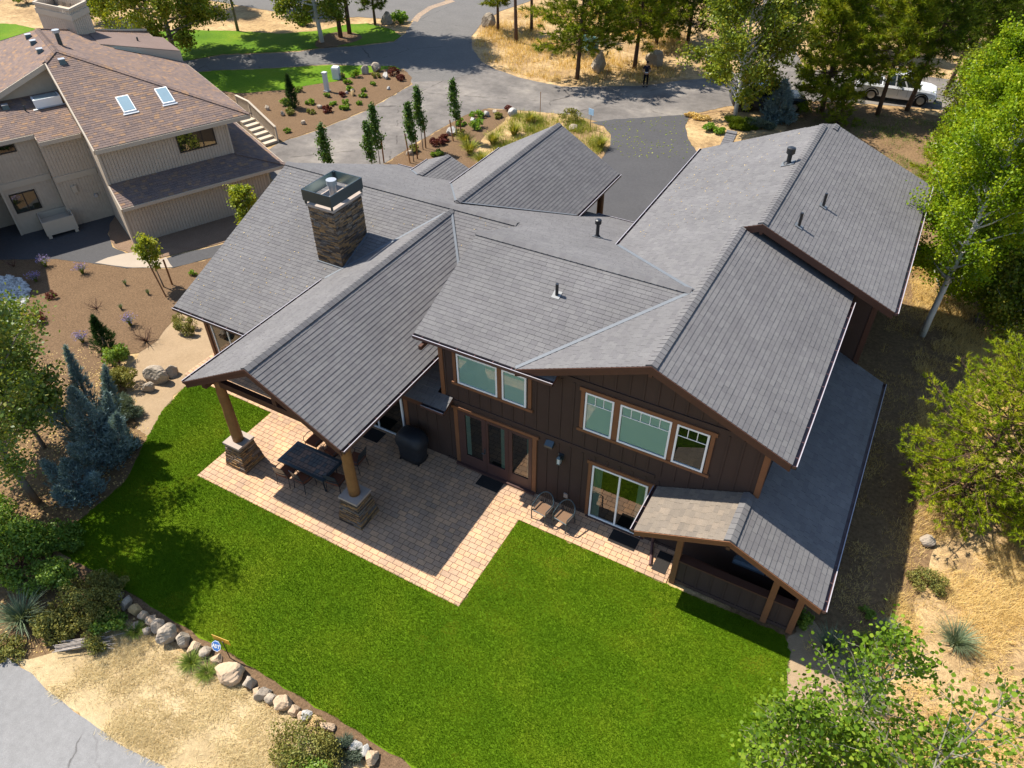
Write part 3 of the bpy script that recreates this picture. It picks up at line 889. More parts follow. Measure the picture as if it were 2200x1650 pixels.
def window(parent, x0, x1, z0, z1, y=0.0, fw=.055, blind=True, grid=0, frame='white', glass='glass', back='room', mull=None, blind_to=None, name='window'):
    """a window on a wall facing -Y whose outer face lies at y"""
    mb = MB()
    yo = y - .062
    mb.box(x0, yo, z0, x0 + fw, y - .002, z1); mb.box(x1 - fw, yo, z0, x1, y - .002, z1)
    mb.box(x0 + fw, yo, z0, x1 - fw, y - .002, z0 + fw); mb.box(x0 + fw, yo, z1 - fw, x1 - fw, y - .002, z1)
    if mull is not None:
        mb.box(mull - fw / 2, yo + .006, z0 + fw, mull + fw / 2, y - .002, z1 - fw)
    if grid:
        zg = z1 - (z1 - z0) * .27
        mb.box(x0 + fw, y - .050, zg - .011, x1 - fw, y - .038, zg + .011)
        for i in range(1, grid):
            xx = x0 + fw + (x1 - x0 - 2 * fw) * i / grid
            mb.box(xx - .010, y - .049, zg + .011, xx + .010, y - .039, z1 - fw)
    w = mb.build(name, M[frame], parent)
    mb = MB()
    mb.face([(x0 + fw, y - .034, z0 + fw), (x1 - fw, y - .034, z0 + fw), (x1 - fw, y - .034, z1 - fw), (x0 + fw, y - .034, z1 - fw)])
    mb.build('pane', M[glass], w)
    mb = MB()
    mb.box(x0 + fw * .5, y - .006, z0 + fw * .5, x1 - fw * .5, y - .003, z1 - fw * .5)
    mb.build('dark_room', M[back], w)
    if blind:
        mb = MB()
        z = z1 - fw - .02
        zb = blind_to if blind_to is not None else z0 + fw
        while z > zb + .02:
            mb.hexa([(x0 + fw + .01, y - .024, z - .041), (x1 - fw - .01, y - .024, z - .041), (x1 - fw - .01, y - .021, z - .041), (x0 + fw + .01, y - .021, z - .041)],
                    [(x0 + fw + .01, y - .014, z), (x1 - fw - .01, y - .014, z), (x1 - fw - .01, y - .011, z), (x0 + fw + .01, y - .011, z)])
            z -= .052
        mb.build('blind', M['blind'], w)
    return w


def curtain(parent, x0, x1, z0, z1, y):
    mb = MB()
    n = 14
    pts = [(x0 + (x1 - x0) * i / n, y + .006 * math.sin(i * 2.4), 0) for i in range(n + 1)]
    for i in range(n):
        a, b = pts[i], pts[i + 1]
        mb.face([(a[0], a[1], z0), (b[0], b[1], z0), (b[0], b[1], z1), (a[0], a[1], z1)])
    return mb.build('curtain', M['curtain'], parent)


house = empty('brown_house', (0, 0, 0), 0, 'dark brown board and batten house with many grey shingle gables and a stone chimney', 'house')

# walls
FRONT_TOP = [(5.06, 5.54), (1.73, 6.94), (-1.82, 5.45), (-5.15, 5.45)]


def front_top(x):
    if x > 1.73: return 6.94 - .42 * (x - 1.73)
    return max(5.45, 6.94 - .42 * (1.73 - x))


OPENINGS = ((-4.68, -1.80, 3.62, 5.08), (-.34, 3.70, 3.62, 5.33), (.13, 2.24, 0, 2.56), (-4.80, -1.56, 0, 2.70))


def front_battens(mb):
    zs = ((0.12, 2.74), (2.95, 5.34), (5.56, 9))
    x = -4.95
    while x < 5.0:
        for lo, hi in zs:
            hi = min(hi, front_top(x) - .02)
            if (lo < 1 and x > 2.4) or (lo > 5.5 and x < -1.7): continue
            cuts = [lo]
            for a, b, c, d in OPENINGS:
                if a - .03 < x < b + .03 and c < hi and d > lo: cuts += [max(lo, c), min(hi, d)]
            cuts.append(hi)
            for lo2, hi2 in zip(cuts[0::2], cuts[1::2]):
                if hi2 - lo2 > .06: mb.box(x - .025, -.022, lo2, x + .025, 0.004, hi2)
        x += .405
    mb.box(-5.05, -.026, 2.76, 2.2, .004, 2.83); mb.box(-5.05, -.034, 2.83, 2.2, .004, 2.93)
    mb.box(-1.6, -.026, 5.40, 4.85, .004, 5.50); mb.box(-1.6, -.040, 5.50, 4.85, .004, 5.535)
    mb.box(-5.12, -.03, 0, 3.3, .004, .10)


wall(house, [(-5.15, 0, 0), (5.06, 0, 0)] + [(x, 0, z) for x, z in FRONT_TOP], (0, .2, 0), battens=front_battens)


def lower_battens(mb):
    x = -5.5
    while x > -16.2:
        if -6.6 < x or x < -16.1:
            mb.box(x - .025, -.022, .1, x + .025, .004, 2.75)
        x -= .405


wall(house, [(-16.4, 0, 0), (-5.152, 0, 0), (-5.152, 0, 2.83), (-16.4, 0, 2.83)], (0, .2, 0), battens=lower_battens)
wall(house, [(-16.4, .202, 0), (-16.4, 13.4, 0), (-16.4, 13.4, 2.85), (-16.4, 6.67, 5.55), (-16.4, .202, 2.9)], (.2, 0, 0))
wall(house, [(-16.2, 13.4, 0), (-1.9, 13.4, 0), (-1.9, 13.4, 2.85), (-16.2, 13.4, 2.85)], (0, -.2, 0))
wall(house, [(5.06, .202, 0), (5.06, 8.148, 0), (5.06, 8.148, 5.52), (5.06, .202, 5.52)], (-.2, 0, 0))
wall(house, [(5.06, 8.15, 0), (6.4, 8.15, 0), (6.4, 8.15, 5.48), (2.36, 8.15, 7.18), (1.9, 8.15, 6.98), (5.06, 8.15, 5.62)], (0, .2, 0))
wall(house, [(6.4, 8.352, 0), (6.4, 17.2, 0), (6.4, 17.2, 5.48), (6.4, 8.352, 5.48)], (-.2, 0, 0))
wall(house, [(-1.9, 7.6, 0), (-1.9, 17.2, 0), (-1.9, 17.2, 5.4), (-1.9, 7.6, 5.4)], (.2, 0, 0))
wall(house, [(-1.9, 17.202, 0), (6.4, 17.202, 0), (6.4, 17.202, 5.48), (2.4, 17.202, 7.15), (-1.9, 17.202, 5.4)], (0, .2, 0))
wall(house, [(-5.3, .202, 2.0), (-5.3, 6.6, 2.0), (-5.3, 6.6, 5.56), (-5.3, 3.49, 6.84), (-5.3, .202, 5.5)], (.15, 0, 0))

# roof planes
RS = []
RS.append(roof_slope(house, 0, -.53, 2.78, 0, .41, [[(-17.11, -.53), (-5.3, -.53), (-5.3, 6.67), (-17.11, 6.67)], [(-5.298, -.53), (-4.72, -.53), (-4.72, -.03), (-5.298, -.03)]]))
roof_slope(house, 0, 3.49, 7.02, 0, -.405, [[(-17.11, 6.67), (-5.73, 6.67), (-5.73, 14), (-17.11, 14)], [(-5.729, 3.49), (1.54, 3.49), (-2.38, 7.55), (-5.729, 7.55)], [(-5.729, 7.551), (-1.9, 7.551), (-1.9, 14), (-5.729, 14)]])
roof_slope(house, 0, 3.49, 7.02, 0, .405, [[(-5.73, -.37), (-2.18, -.37), (1.54, 3.49), (-5.73, 3.49)], [(-2.179, -.37), (-.97, -.37), (-.97, -.03), (-1.85, -.03)]])
roof_slope(house, 1.73, 0, 7.1, .42, 0, [[(-2.22, -.41), (1.73, -.41), (1.73, 3.49), (1.54, 3.49)], [(1.54, 3.491), (1.73, 3.491), (1.73, 7.55), (-2.38, 7.55)], [(-2.38, 7.551), (1.73, 7.551), (1.73, 17.2), (-2.38, 17.2)], [(1.731, 7.73), (2.35, 7.73), (2.35, 17.15), (1.731, 17.15)], ])
roof_slope(house, 1.73, 0, 7.1, -.42, 0, [[(1.73, -.41), (5.61, -.41), (5.61, 8.1), (1.73, 8.1)]])
roof_slope(house, 2.35, 0, 7.36, -.42, 0, [[(2.35, 7.73), (6.89, 7.73), (6.89, 17.85), (2.75, 17.85), (2.35, 17.2)]])
roof_slope(house, 2.75, 0, 7.185, .42, 0, [[(-2.38, 17.201), (2.75, 17.201), (2.75, 17.85), (-2.38, 17.85)]])
roof_slope(house, -8.76, 0, 5.70, .556, 0, [[(-11.87, -4.34), (-8.76, -4.34), (-8.76, 6.56), (-11.87, 2.37)]])
roof_slope(house, -8.76, 0, 5.70, -.556, 0, [[(-8.76, -4.34), (-5.65, -4.34), (-5.65, 2.37), (-8.76, 6.56)]], tvals=(.015, .017, .019))
roof_slope(house, -9.23, 0, 5.44, .57, 0, [[(-12.46, 11.97), (-9.23, 7.47), (-9.23, 16.68), (-12.46, 16.68)]])
roof_slope(house, -9.23, 0, 5.44, -.57, 0, [[(-9.23, 7.47), (-6.0, 11.97), (-6.0, 16.68), (-9.23, 16.68)]], tvals=(.015, .017, .019))
roof_slope(house, -14.36, 0, 3.57, .39, 0, [[(-15.6, 13.2), (-14.36, 12.05), (-14.36, 14.73), (-15.6, 14.73)]])
roof_slope(house, -14.36, 0, 3.57, -.39, 0, [[(-14.36, 12.05), (-13.12, 13.2), (-13.12, 14.73), (-14.36, 14.73)]])
roof_slope(house, 4.83, 0, 3.61, -.45, 0, [[(4.83, -1.86), (7.4, -1.86), (7.4, -.03), (4.83, -.03)], [(5.07, -.029), (7.4, -.029), (7.4, 8.14), (5.07, 8.14)]], mat='shingle_tan' if False else 'shingle', deck='wood_trim')
roof_slope(house, 4.83, 0, 3.61, .434, 0, [[(2.34, -1.86), (4.83, -1.86), (4.83, -.03), (2.34, -.03)]], mat='shingle_tan', deck='wood_trim')
_q = G(1562, 281, 4.6)
roof_slope(house, 0, _q.y, 4.6, 0, .42, [[(_q.x, _q.y - 1.4), (-1.95, _q.y - 1.4), (-1.95, _q.y), (_q.x, _q.y)]])
ridge_cap(house, (_q.x, _q.y, 4.6), (-1.95, _q.y, 4.6), (0, -1, -.42), (0, 1, -.42))

f1, f2 = (0, -1, -.41), (0, 1, -.405)
x1, x2 = (-1, 0, -.42), (1, 0, -.42)
ridge_cap(house, (-17.11, 6.67, 5.735), (-6.0, 6.67, 5.735), f1, f2)
ridge_cap(house, (-5.73, 3.49, 7.02), (1.5, 3.49, 7.02), f1, f2)
ridge_cap(house, (1.73, -.41, 7.1), (1.73, 7.72, 7.1), x1, x2)
ridge_cap(house, (2.35, 7.75, 7.365), (2.35, 17.1, 7.365), x1, x2)
ridge_cap(house, (2.75, 17.25, 7.19), (2.75, 17.83, 7.19), x1, x2)
ridge_cap(house, (-8.76, -4.34, 5.70), (-8.76, 6.5, 5.70), (-1, 0, -.556), (1, 0, -.556))
ridge_cap(house, (-9.23, 7.6, 5.44), (-9.23, 16.66, 5.44), (-1, 0, -.57), (1, 0, -.57))
ridge_cap(house, (-14.36, 12.15, 3.57), (-14.36, 14.7, 3.57), (-1, 0, -.39), (1, 0, -.39))
ridge_cap(house, (4.83, -1.86, 3.615), (4.83, -.05, 3.615), (-1, 0, -.434), (1, 0, -.45))


def flashing(p0, p1, w=.09, up=(0, 0, 1), lift=.035):
    p0, p1 = Vector(p0) + Vector((0, 0, lift)), Vector(p1) + Vector((0, 0, lift))
    board(house, 'valley_flashing', p0, p1, w, .012, M['flash'], up)


flashing((-8.70, 6.40, 5.66), (-5.66, 2.40, 3.98))
flashing((-8.82, 6.40, 5.66), (-11.86, 2.40, 3.98), .10)
flashing((-9.30, 7.62, 5.39), (-12.44, 11.97, 3.60))
flashing((-9.16, 7.62, 5.39), (-6.02, 11.97, 3.60), .10)
flashing((1.50, 3.54, 7.0), (-2.36, 7.53, 5.385), .12)
flashing((1.50, 3.44, 7.0), (-2.20, -.38, 5.46), .12)
flashing((-14.40, 12.1, 3.54), (-15.58, 13.2, 3.09), .10)

for a, b, o in (((-17.11, -.53, 2.78), (-11.95, -.53, 2.78), (0, -1, 0)), ((-5.6, -.53, 2.78), (-4.72, -.53, 2.78), (0, -1, 0)),
                ((-11.87, -4.34, 3.97), (-11.87, 2.35, 3.97), (-1, 0, 0)), ((-5.65, -4.34, 3.97), (-5.65, 2.35, 3.97), (1, 0, 0)),
                ((-5.73, -.37, 5.46), (-.97, -.37, 5.46), (0, -1, 0)), ((5.61, -.41, 5.47), (5.61, 7.72, 5.47), (1, 0, 0)),
                ((6.89, 7.73, 5.453), (6.89, 17.85, 5.453), (1, 0, 0)), ((-2.38, 7.6, 5.374), (-2.38, 17.2, 5.374), (-1, 0, 0)),
                ((7.4, -1.86, 2.453), (7.4, 8.14, 2.453), (1, 0, 0)), ((2.34, -1.86, 2.53), (2.34, -.03, 2.53), (-1, 0, 0)),
                ((-12.46, 12.0, 3.60), (-12.46, 16.68, 3.60), (-1, 0, 0)), ((-6.0, 12.0, 3.60), (-6.0, 16.68, 3.60), (1, 0, 0)),
                ((-15.6, 13.25, 3.086), (-15.6, 14.73, 3.086), (-1, 0, 0)), ((-13.12, 13.25, 3.086), (-13.12, 14.73, 3.086), (1, 0, 0)),
                ((-17.11, 14.0, 2.763), (-12.55, 14.0, 2.763), (0, 1, 0)), ((-5.9, 14.0, 2.763), (-2.0, 14.0, 2.763), (0, 1, 0))):
    gutter(house, a, b, o)

for a, b in (((1.73, -.385, 7.10), (5.60, -.385, 5.474)), ((-2.21, -.385, 5.445), (1.73, -.385, 7.10)),
             ((2.35, 7.755, 7.36), (6.88, 7.755, 5.457)), ((1.62, 7.755, 7.054), (2.35, 7.755, 7.36)),
             ((-8.76, -4.315, 5.70), (-5.66, -4.315, 3.977)), ((-11.86, -4.315, 3.977), (-8.76, -4.315, 5.70)),
             ((-5.685, -.35, 5.455), (-5.685, 3.49, 7.01)), ((-5.685, 3.49, 7.01), (-5.685, 6.6, 5.75)),
             ((-17.06, -.50, 2.78), (-17.06, 6.67, 5.72)), ((-17.06, 6.67, 5.72), (-17.06, 13.97, 2.76)),
             ((-12.45, 16.65, 3.60), (-9.23, 16.65, 5.44)), ((-9.23, 16.65, 5.44), (-6.01, 16.65, 3.60)),
             ((-2.4, 17.82, 5.03), (2.75, 17.82, 7.185)), ((2.75, 17.82, 7.185), (6.93, 17.82, 5.435))):
    rake(house, a, b)
for a, b in (((4.83, -1.835, 3.61), (7.39, -1.835, 2.455)), ((2.35, -1.835, 2.53), (4.83, -1.835, 3.61))):
    rake(house, a, b, .22, .05, 'wood_trim')
board(house, 'fascia', (-5.70, -.345, 5.36), (-1.0, -.345, 5.36), .04, .2, M['wood_brown'])
board(house, 'fascia', (-17.08, -.505, 2.69), (-4.75, -.505, 2.69), .04, .18, M['wood_brown'])
board(house, 'fascia', (5.585, -.40, 5.37), (5.585, 7.66, 5.37), .04, .2, M['wood_brown'])
board(house, 'fascia', (7.375, -1.85, 2.36), (7.375, 8.1, 2.36), .04, .18, M['wood_trim'])
# rafter tails and outlookers under the gables
for p, q in (((1.73, -.40, 6.80), (1.73, .02, 6.80)), ((-5.35, -.66, 5.22), (-5.35, .1, 5.22)), ((4.83, -1.86, 3.33), (4.83, -1.0, 3.33)), ((2.35, 7.74, 7.06), (2.35, 8.1, 7.06))):
    board(house, 'outlooker', p, q, .10, .14, M['wood_brown'])

# corner boards and trims
for x, z0, z1, y in ((-5.08, 2.93, 5.4, -.03), (5.0, 3.2, 5.45, -.03), (-16.33, 0, 2.75, -.03), (-6.75, 0, 2.7, -.03)):
    mb = MB(); mb.box(x - .075, y, z0, x + .075, .006, z1); mb.build('corner_board', M['wood_trim'], house)
mb = MB(); mb.box(4.98, .01, 3.5, 5.085, .16, 5.45); mb.build('corner_board', M['wood_trim'], house)
mb = MB(); mb.box(6.26, 8.11, 2.9, 6.425, 8.30, 5.45); mb.build('corner_board', M['wood_brown'], house)

# windows upstairs
window(house, -4.47, -3.03, 3.74, 4.93, blind=True)
window(house, -2.86, -2.03, 3.74, 4.93, blind=True)
window(house, -.12, .75, 3.74, 5.18, blind=True, grid=3)
window(house, .94, 2.43, 3.74, 5.18, blind=True, grid=5)
window(house, 2.58, 3.48, 3.74, 5.18, blind=False, grid=3)


def trim(x0, x1, z0, z1, bars=(), sill=True, sw=.11):
    mb = MB()
    y0, y1 = -.045, .003
    mb.box(x0, y0, z0, x0 + sw, y1, z1); mb.box(x1 - sw, y0, z0, x1, y1, z1)
    mb.box(x0 - .05, y0 - .012, z1 - .004, x1 + .05, y1, z1 + .12)
    if sill: mb.box(x0 - .06, y0 - .035, z0 - .09, x1 + .06, y1, z0 + .004)
    for a, b in bars: mb.box(a, y0, z0, b, y1, z1)
    return mb.build('window_trim', M['wood_trim'], house)


trim(-4.63, -1.86, 3.735, 4.95, ((-3.035, -2.855),))
trim(-.26, 3.62, 3.735, 5.19, ((.745, .945), (2.425, 2.585)))
# sliding door
window(house, .29, 2.08, .05, 2.40, blind=False, glass='glass_dark', mull=1.19, name='sliding_door', fw=.06)
sd = [o for o in house.children if o.name.startswith('sliding_door')][-1]
curtain(sd, .37, .62, .12, 2.33, -.018)
curtain(sd, 1.78, 2.02, .12, 2.33, -.018)
trim(.15, 2.22, .02, 2.42, sill=False)
mb = MB(); mb.box(.2, -.10, .0, 2.2, -.002, .048); mb.build('door_sill', M['door_brown'], house)
# french doors
fd = MB()
fd.box(-4.56, -.06, .10, -1.80, -.002, .58); fd.box(-4.56, -.06, 2.45, -1.80, -.002, 2.55)
for a, b in ((-4.56, -4.30), (-3.66, -3.42), (-2.80, -2.52), (-1.92, -1.80)):
    fd.box(a, -.06, .58, b, -.002, 2.45)
for xx in (-3.50, -2.66):
    fd.box(xx - .012, -.075, .10, xx + .012, -.06, 2.55)
fdo = fd.build('french_door', M['door_brown'], house)
for a, b in ((-4.30, -3.66), (-3.42, -2.80), (-2.52, -1.92)):
    mb = MB(); mb.face([(a, -.034, .58), (b, -.034, .58), (b, -.034, 2.45), (a, -.034, 2.45)]); mb.build('pane', M['glass_dark'], fdo)
mb = MB(); mb.box(-4.5, -.006, .12, -1.85, -.003, 2.5); mb.build('dark_room', M['room'], fdo)
curtain(fdo, -4.28, -4.12, .6, 2.43, -.018)
curtain(fdo, -2.95, -2.82, .6, 2.43, -.018)
curtain(fdo, -1.99, -1.93, .6, 2.43, -.018)
mb = MB(); mb.tube([(-3.56, -.065, 1.02), (-3.56, -.12, 1.02), (-3.66, -.12, 1.02)], .014, 6); mb.box(-3.585, -.07, .95, -3.535, -.06, 1.22); mb.build('handle', M['metal_dark'], fdo)
mb = MB()
mb.box(-4.72, -.055, .02, -4.57, .003, 2.58); mb.box(-1.79, -.055, .02, -1.64, .003, 2.58); mb.box(-4.79, -.07, 2.575, -1.57, .003, 2.69)
mb.build('door_trim', M['wood_trim'], house)
mb = MB(); mb.box(-4.7, -.16, .0, -1.66, -.002, .095); mb.build('door_sill', M['door_brown'], house)
# glass doors under the porch and windows at the far left
window(house, -9.6, -6.9, .06, 2.35, blind=False, glass='glass_dark', mull=-8.1, name='patio_door', fw=.06)
window(house, -12.6, -10.0, .06, 2.35, blind=False, glass='glass_dark', mull=-11.3, name='patio_door', fw=.06)
window(house, -16.0, -14.2, .6, 2.35, blind=False, glass='glass_dark', mull=-15.1, frame='white')
mb = MB(); mb.box(-16.12, -.045, .5, -16.005, .003, 2.42); mb.box(-14.195, -.045, .5, -14.08, .003, 2.42); mb.box(-16.12, -.05, 2.42, -14.08, .003, 2.54); mb.box(-16.12, -.06, .41, -14.08, .003, .5); mb.build('window_trim', M['wood_trim'], house)

# lantern, hood, outlet on the front wall
mb = MB()
mb.box(-.88, -.05, 2.10, -.70, -.003, 2.34)
mb.box(-.835, -.16, 2.28, -.745, -.05, 2.33)
mb.loft([[(-.79 + s * .075, -.16 + t * .075, 2.27) for s, t in ((-1, -1), (1, -1), (1, 1), (-1, 1))], [(-.79 + s * .02, -.16 + t * .02, 2.35) for s, t in ((-1, -1), (1, -1), (1, 1), (-1, 1))]])
for s, t in ((-1, -1), (1, -1), (1, 1), (-1, 1)):
    mb.box(-.79 + s * .06 - .008, -.16 + t * .06 - .008, 2.02, -.79 + s * .06 + .008, -.16 + t * .06 + .008, 2.27)
mb.box(-.855, -.225, 2.0, -.725, -.095, 2.025)
lan = mb.build('wall_lantern', M['metal_dark'], house)
mb = MB(); mb.box(-.84, -.21, 2.03, -.74, -.11, 2.26); mb.build('lantern_glass', M['util_white'], lan)
mb = MB()
mb.prism([(-1.32, -.003, 2.72), (-1.32, -.17, 2.60), (-1.32, -.17, 2.52), (-1.32, -.003, 2.52)], (.27, 0, 0))
mb.build('vent_hood', M['metal_dark'], house)
mb = MB(); mb.box(-.62, -.05, .42, -.48, -.003, .60); mb.build('outlet_cover', M['cap'], house)

# chimney
chim = ledge_stone('chimney', (-12.60, 3.03, -11.47, 4.60), (-12.60, 3.03, -11.47, 4.60), 4.0, 6.5, house)
mb = MB(); mb.box(-12.66, 2.97, 6.50, -11.41, 4.66, 6.60); mb.build('chimney_cap', M['cap'], chim)
mb = MB()
x0, y0, x1, y1, zb, zt, t = -12.70, 2.92, -11.38, 4.70, 6.74, 7.16, .03
mb.box(x0, y0, zb, x1, y0 + t, zt); mb.box(x0, y1 - t, zb, x1, y1, zt)
mb.box(x0, y0 + t, zb, x0 + t, y1 - t, zt); mb.box(x1 - t, y0 + t, zb, x1, y1 - t, zt)
for xx in (x0 + .03, x1 - .09):
    for yy in (y0 + .03, y1 - .09):
        mb.box(xx, yy, 6.60, xx + .06, yy + .06, zt - .02)
e = .004
mb.box(x0 + t + e, y0 + t, zb + .01, x1 - t - e, y0 + t + e, zt - .004, 1); mb.box(x0 + t + e, y1 - t - e, zb + .01, x1 - t - e, y1 - t, zt - .004, 1)  # inner faces coloured lighter than the outside for the sky they mirror
mb.box(x0 + t, y0 + t, zb + .01, x0 + t + e, y1 - t, zt - .004, 1); mb.box(x1 - t - e, y0 + t, zb + .01, x1 - t, y1 - t, zt - .004, 1)
mb.build('shroud', [M['metal_dark'], M['shroud']], chim)
mb = MB(); mb.tube([(-12.04, 3.81, 6.58), (-12.04, 3.81, 7.12)], .13, 18); mb.tube([(-12.04, 3.81, 7.12), (-12.04, 3.81, 7.30)], .19, 18)
mb.build('flue_pipe', M['galv'], chim)
mb = MB(); mb.beam((-12.64, 2.99, 4.24), (-11.43, 2.99, 4.24), .10, .03); mb.beam((-11.43, 2.99, 4.25), (-11.43, 4.62, 4.92), .10, .03); mb.build('chimney_flashing', M['flash'], chim)


def vent(x, y, z, h, r, cap=0.0, flash=False, mat='metal_black'):
    mb = MB()
    mb.tube([(x, y, z - .1), (x, y, z + h)], r, 12)
    if cap:
        mb.tube([(x, y, z + h - cap * 1.5), (x, y, z + h - cap * 1.2), (x, y, z + h), (x, y, z + h + .03)], [cap * .7, cap, cap, cap * .6], 14)
        mb.tube([(x, y, z + .02), (x, y, z + .10)], [r * 2.1, r * 1.3], 12)
    o = mb.build('vent_pipe', M[mat], house)
    mb = MB()
    s = r * 2.6
    zz = lambda dx, dy: z + slope[0] * dx + slope[1] * dy + .04
    mb.face([(x - s, y - s, zz(-s, -s)), (x + s, y - s, zz(s, -s)), (x + s, y + s, zz(s, s)), (x - s, y + s, zz(-s, s))])
    mb.build('pipe_flashing', M['flash_light'] if flash else M['flash'], o)
    return o


slope = (0, -.405); vent(-3.43, 8.13, 5.14, .72, .065, .12)
slope = (.42, 0); vent(1.92, 13.1, 7.18, .62, .085, .16)
slope = (-.42, 0); vent(3.69, 11.06, 6.80, .50, .05); vent(3.31, 8.91, 6.96, .50, .05)
slope = (0, .405); vent(-2.18, 2.15, 6.47, .42, .05, 0, True)

# front porch: stone piers, log posts, beams
for px_ in (-11.26, -6.26):
    y = -3.61
    pier = ledge_stone('porch_column', (px_ - .45, y - .45, px_ + .45, y + .45), (px_ - .30, y - .30, px_ + .30, y + .30), 0, 1.0, house)
    mb = MB(); mb.box(px_ - .37, y - .37, 1.0, px_ + .37, y + .37, 1.085); mb.build('column_cap', M['cap'], pier)
    mb = MB()
    n = 9
    mb.tube([(px_ + .006 * math.sin(i * 1.7), y + .006 * math.cos(i * 2.3), 1.085 + 2.72 * i / n) for i in range(n + 1)], [.185 - .0035 * i + .004 * math.sin(i * 2.1) for i in range(n + 1)], 20)
    mb.build('log_post', M['log'], pier, smooth=True)
    board(house, 'porch_beam', (px_, -4.15, 3.93), (px_, -.01, 3.93), .18, .25, M['wood_brown'])
board(house, 'porch_beam', (-11.6, -3.61, 3.68), (-5.9, -3.61, 3.68), .18, .24, M['wood_brown'])
board(house, 'king_post', (-8.76, -3.61, 3.8), (-8.76, -3.61, 5.4), .16, .16, M['wood_brown'])
# carport posts
for x in (-6.6, -11.9):
    mb = MB(); mb.tube([(x, 16.1, 0), (x, 16.1, 3.6)], .16, 14); mb.build('log_post', M['log'], house, smooth=True)
board(house, 'carport_beam', (-6.6, 12.0, 3.55), (-6.6, 16.5, 3.55), .16, .24, M['wood_brown'])
board(house, 'carport_beam', (-11.9, 12.0, 3.55), (-11.9, 16.5, 3.55), .16, .24, M['wood_brown'])

# side porch with half walls
for x, y in ((3.52, -1.08), (6.24, -1.08), (6.97, -1.08), (6.97, 2.2), (6.97, 5.2), (6.97, 7.9)):
    top = 3.61 - .45 * (x - 4.83) - .14 if x > 4.83 else 3.61 - .434 * (4.83 - x) - .14
    mb = MB(); mb.box(x - .085, y - .10, 0, x + .085, y + .07, top); mb.build('porch_post', M['wood_trim'], house)


def half_wall(a, b):
    a, b = Vector(a), Vector(b)
    d = (b - a).normalized(); L = (b - a).length
    out = d.cross(Vector((0, 0, 1)))
    mb = MB()
    mb.beam(a + Vector((0, 0, .6)), b + Vector((0, 0, .6)), .08, 1.06)
    s = .2
    while s < L - .1:
        p = a + d * s + out * .05
        mb.beam(p + Vector((0, 0, .20)), p + Vector((0, 0, 1.10)), .045, .03, 0, tuple(out))
        s += .40
    mb.beam(a + out * .03 + Vector((0, 0, .14)), b + out * .03 + Vector((0, 0, .14)), .10, .13)
    o = mb.build('half_wall', M['siding'], house)
    mb = MB(); mb.beam(a + Vector((0, 0, 1.165)), b + Vector((0, 0, 1.165)), .26, .055); mb.build('rail_cap', M['wood_brown'], o)


half_wall((3.61, -1.08, 0), (6.15, -1.08, 0)); half_wall((6.33, -1.08, 0), (6.88, -1.08, 0)); half_wall((6.97, -.98, 0), (6.97, 2.1, 0)); half_wall((6.97, 2.3, 0), (6.97, 5.1, 0))
board(house, 'porch_floor', (5.2, -1.0, -.005), (5.2, 8.1, -.005), 3.4, .06, M['wood_brown'])
# downspouts
mb = MB(); mb.tube([(2.52, -.12, 2.4), (2.52, -.12, .2), (2.52, -.12, .12), (2.62, -.45, .06), (2.75, -.9, .05)], .045, 8); mb.build('downspout', M['gutter_out'], house)


# ---------------------------------------------------------------- the tan house next door (own axes: x along its front, y back)
NA, NTH = Vector((-27.207, 4.843, 0)), R(65.3)
nb = empty('tan_house', NA, NTH, 'tan sided split level house with brown shingle roofs and skylights', 'house')


def nloc(p):
    d = Vector(p) - NA
    c, s = math.cos(NTH), math.sin(NTH)
    return Vector((d.x * c + d.y * s, -d.x * s + d.y * c, d.z))


def clad(x0, x1, y, z0, top, step=.15, name='wall'):
    """vertical board siding facing -y; top: height or function of x"""
    tf = top if callable(top) else (lambda x: top)
    mb = MB()
    mb.prism([(x0, y, z0), (x1, y, z0), (x1, y, tf(x1)), (x0, y, tf(x0))], (0, .15, 0))
    x = x0
    while x < x1 - .02:
        xe = min(x + step - .026, x1)
        mb.prism([(x, y - .024, z0), (xe, y - .024, z0), (xe, y - .024, tf(xe)), (x, y - .024, tf(x))], (0, .026, 0))
        x += step
    return mb.build(name, M['tan'], nb)


SH = dict(mat='shingle_brown', deck='tan_trim', expo=.16, tab=(.14, .32))
roof_slope(nb, 0, .65, 4.75, 0, .38, [[(-.09, .65), (7.45, .65), (.6, 7.68), (-.09, 6.97)]], **SH)
roof_slope(nb, .6, 0, 7.42, -.39, 0, [[(7.45, .65), (7.45, 18.9), (.6, 12.5), (.6, 7.68)]], **SH)
roof_slope(nb, .6, 0, 7.42, .39, 0, [[(.6, 7.68), (.6, 12.5), (-6, 18.9), (-6, 6.97), (-.09, 6.97)]], **SH)
roof_slope(nb, .6, 12.5, 7.42, 0, -.38, [[(.6, 12.5), (7.45, 18.9), (-6, 18.9)]], **SH)
roof_slope(nb, 0, 3.6, 4.63, 0, .27, [[(-2.03, 3.6), (-.05, 3.6), (-.05, 7.4), (-2.03, 7.4)], [(-6, 4.3), (-2.031, 4.3), (-2.031, 7.4), (-6, 7.4)]], **SH)
roof_slope(nb, 0, -.44, 2.15, 0, .40, [[(0, -.44), (8.41, -.44), (6.33, 1.14), (0, 1.14)]], **SH)
roof_slope(nb, 8.41, 0, 2.15, -.304, 0, [[(8.41, -.44), (8.41, 7.2), (6.35, 7.2), (6.35, 1.15)]], **SH)
u1, u2 = (0, -1, -.38), (1, 0, -.39)
ridge_cap(nb, (7.45, .65, 4.76), (.6, 7.68, 7.43), u1, u2, 'shingle_brown', .17)
ridge_cap(nb, (-.09, 6.97, 7.16), (.6, 7.68, 7.43), u1, (-1, 0, -.39), 'shingle_brown', .17)
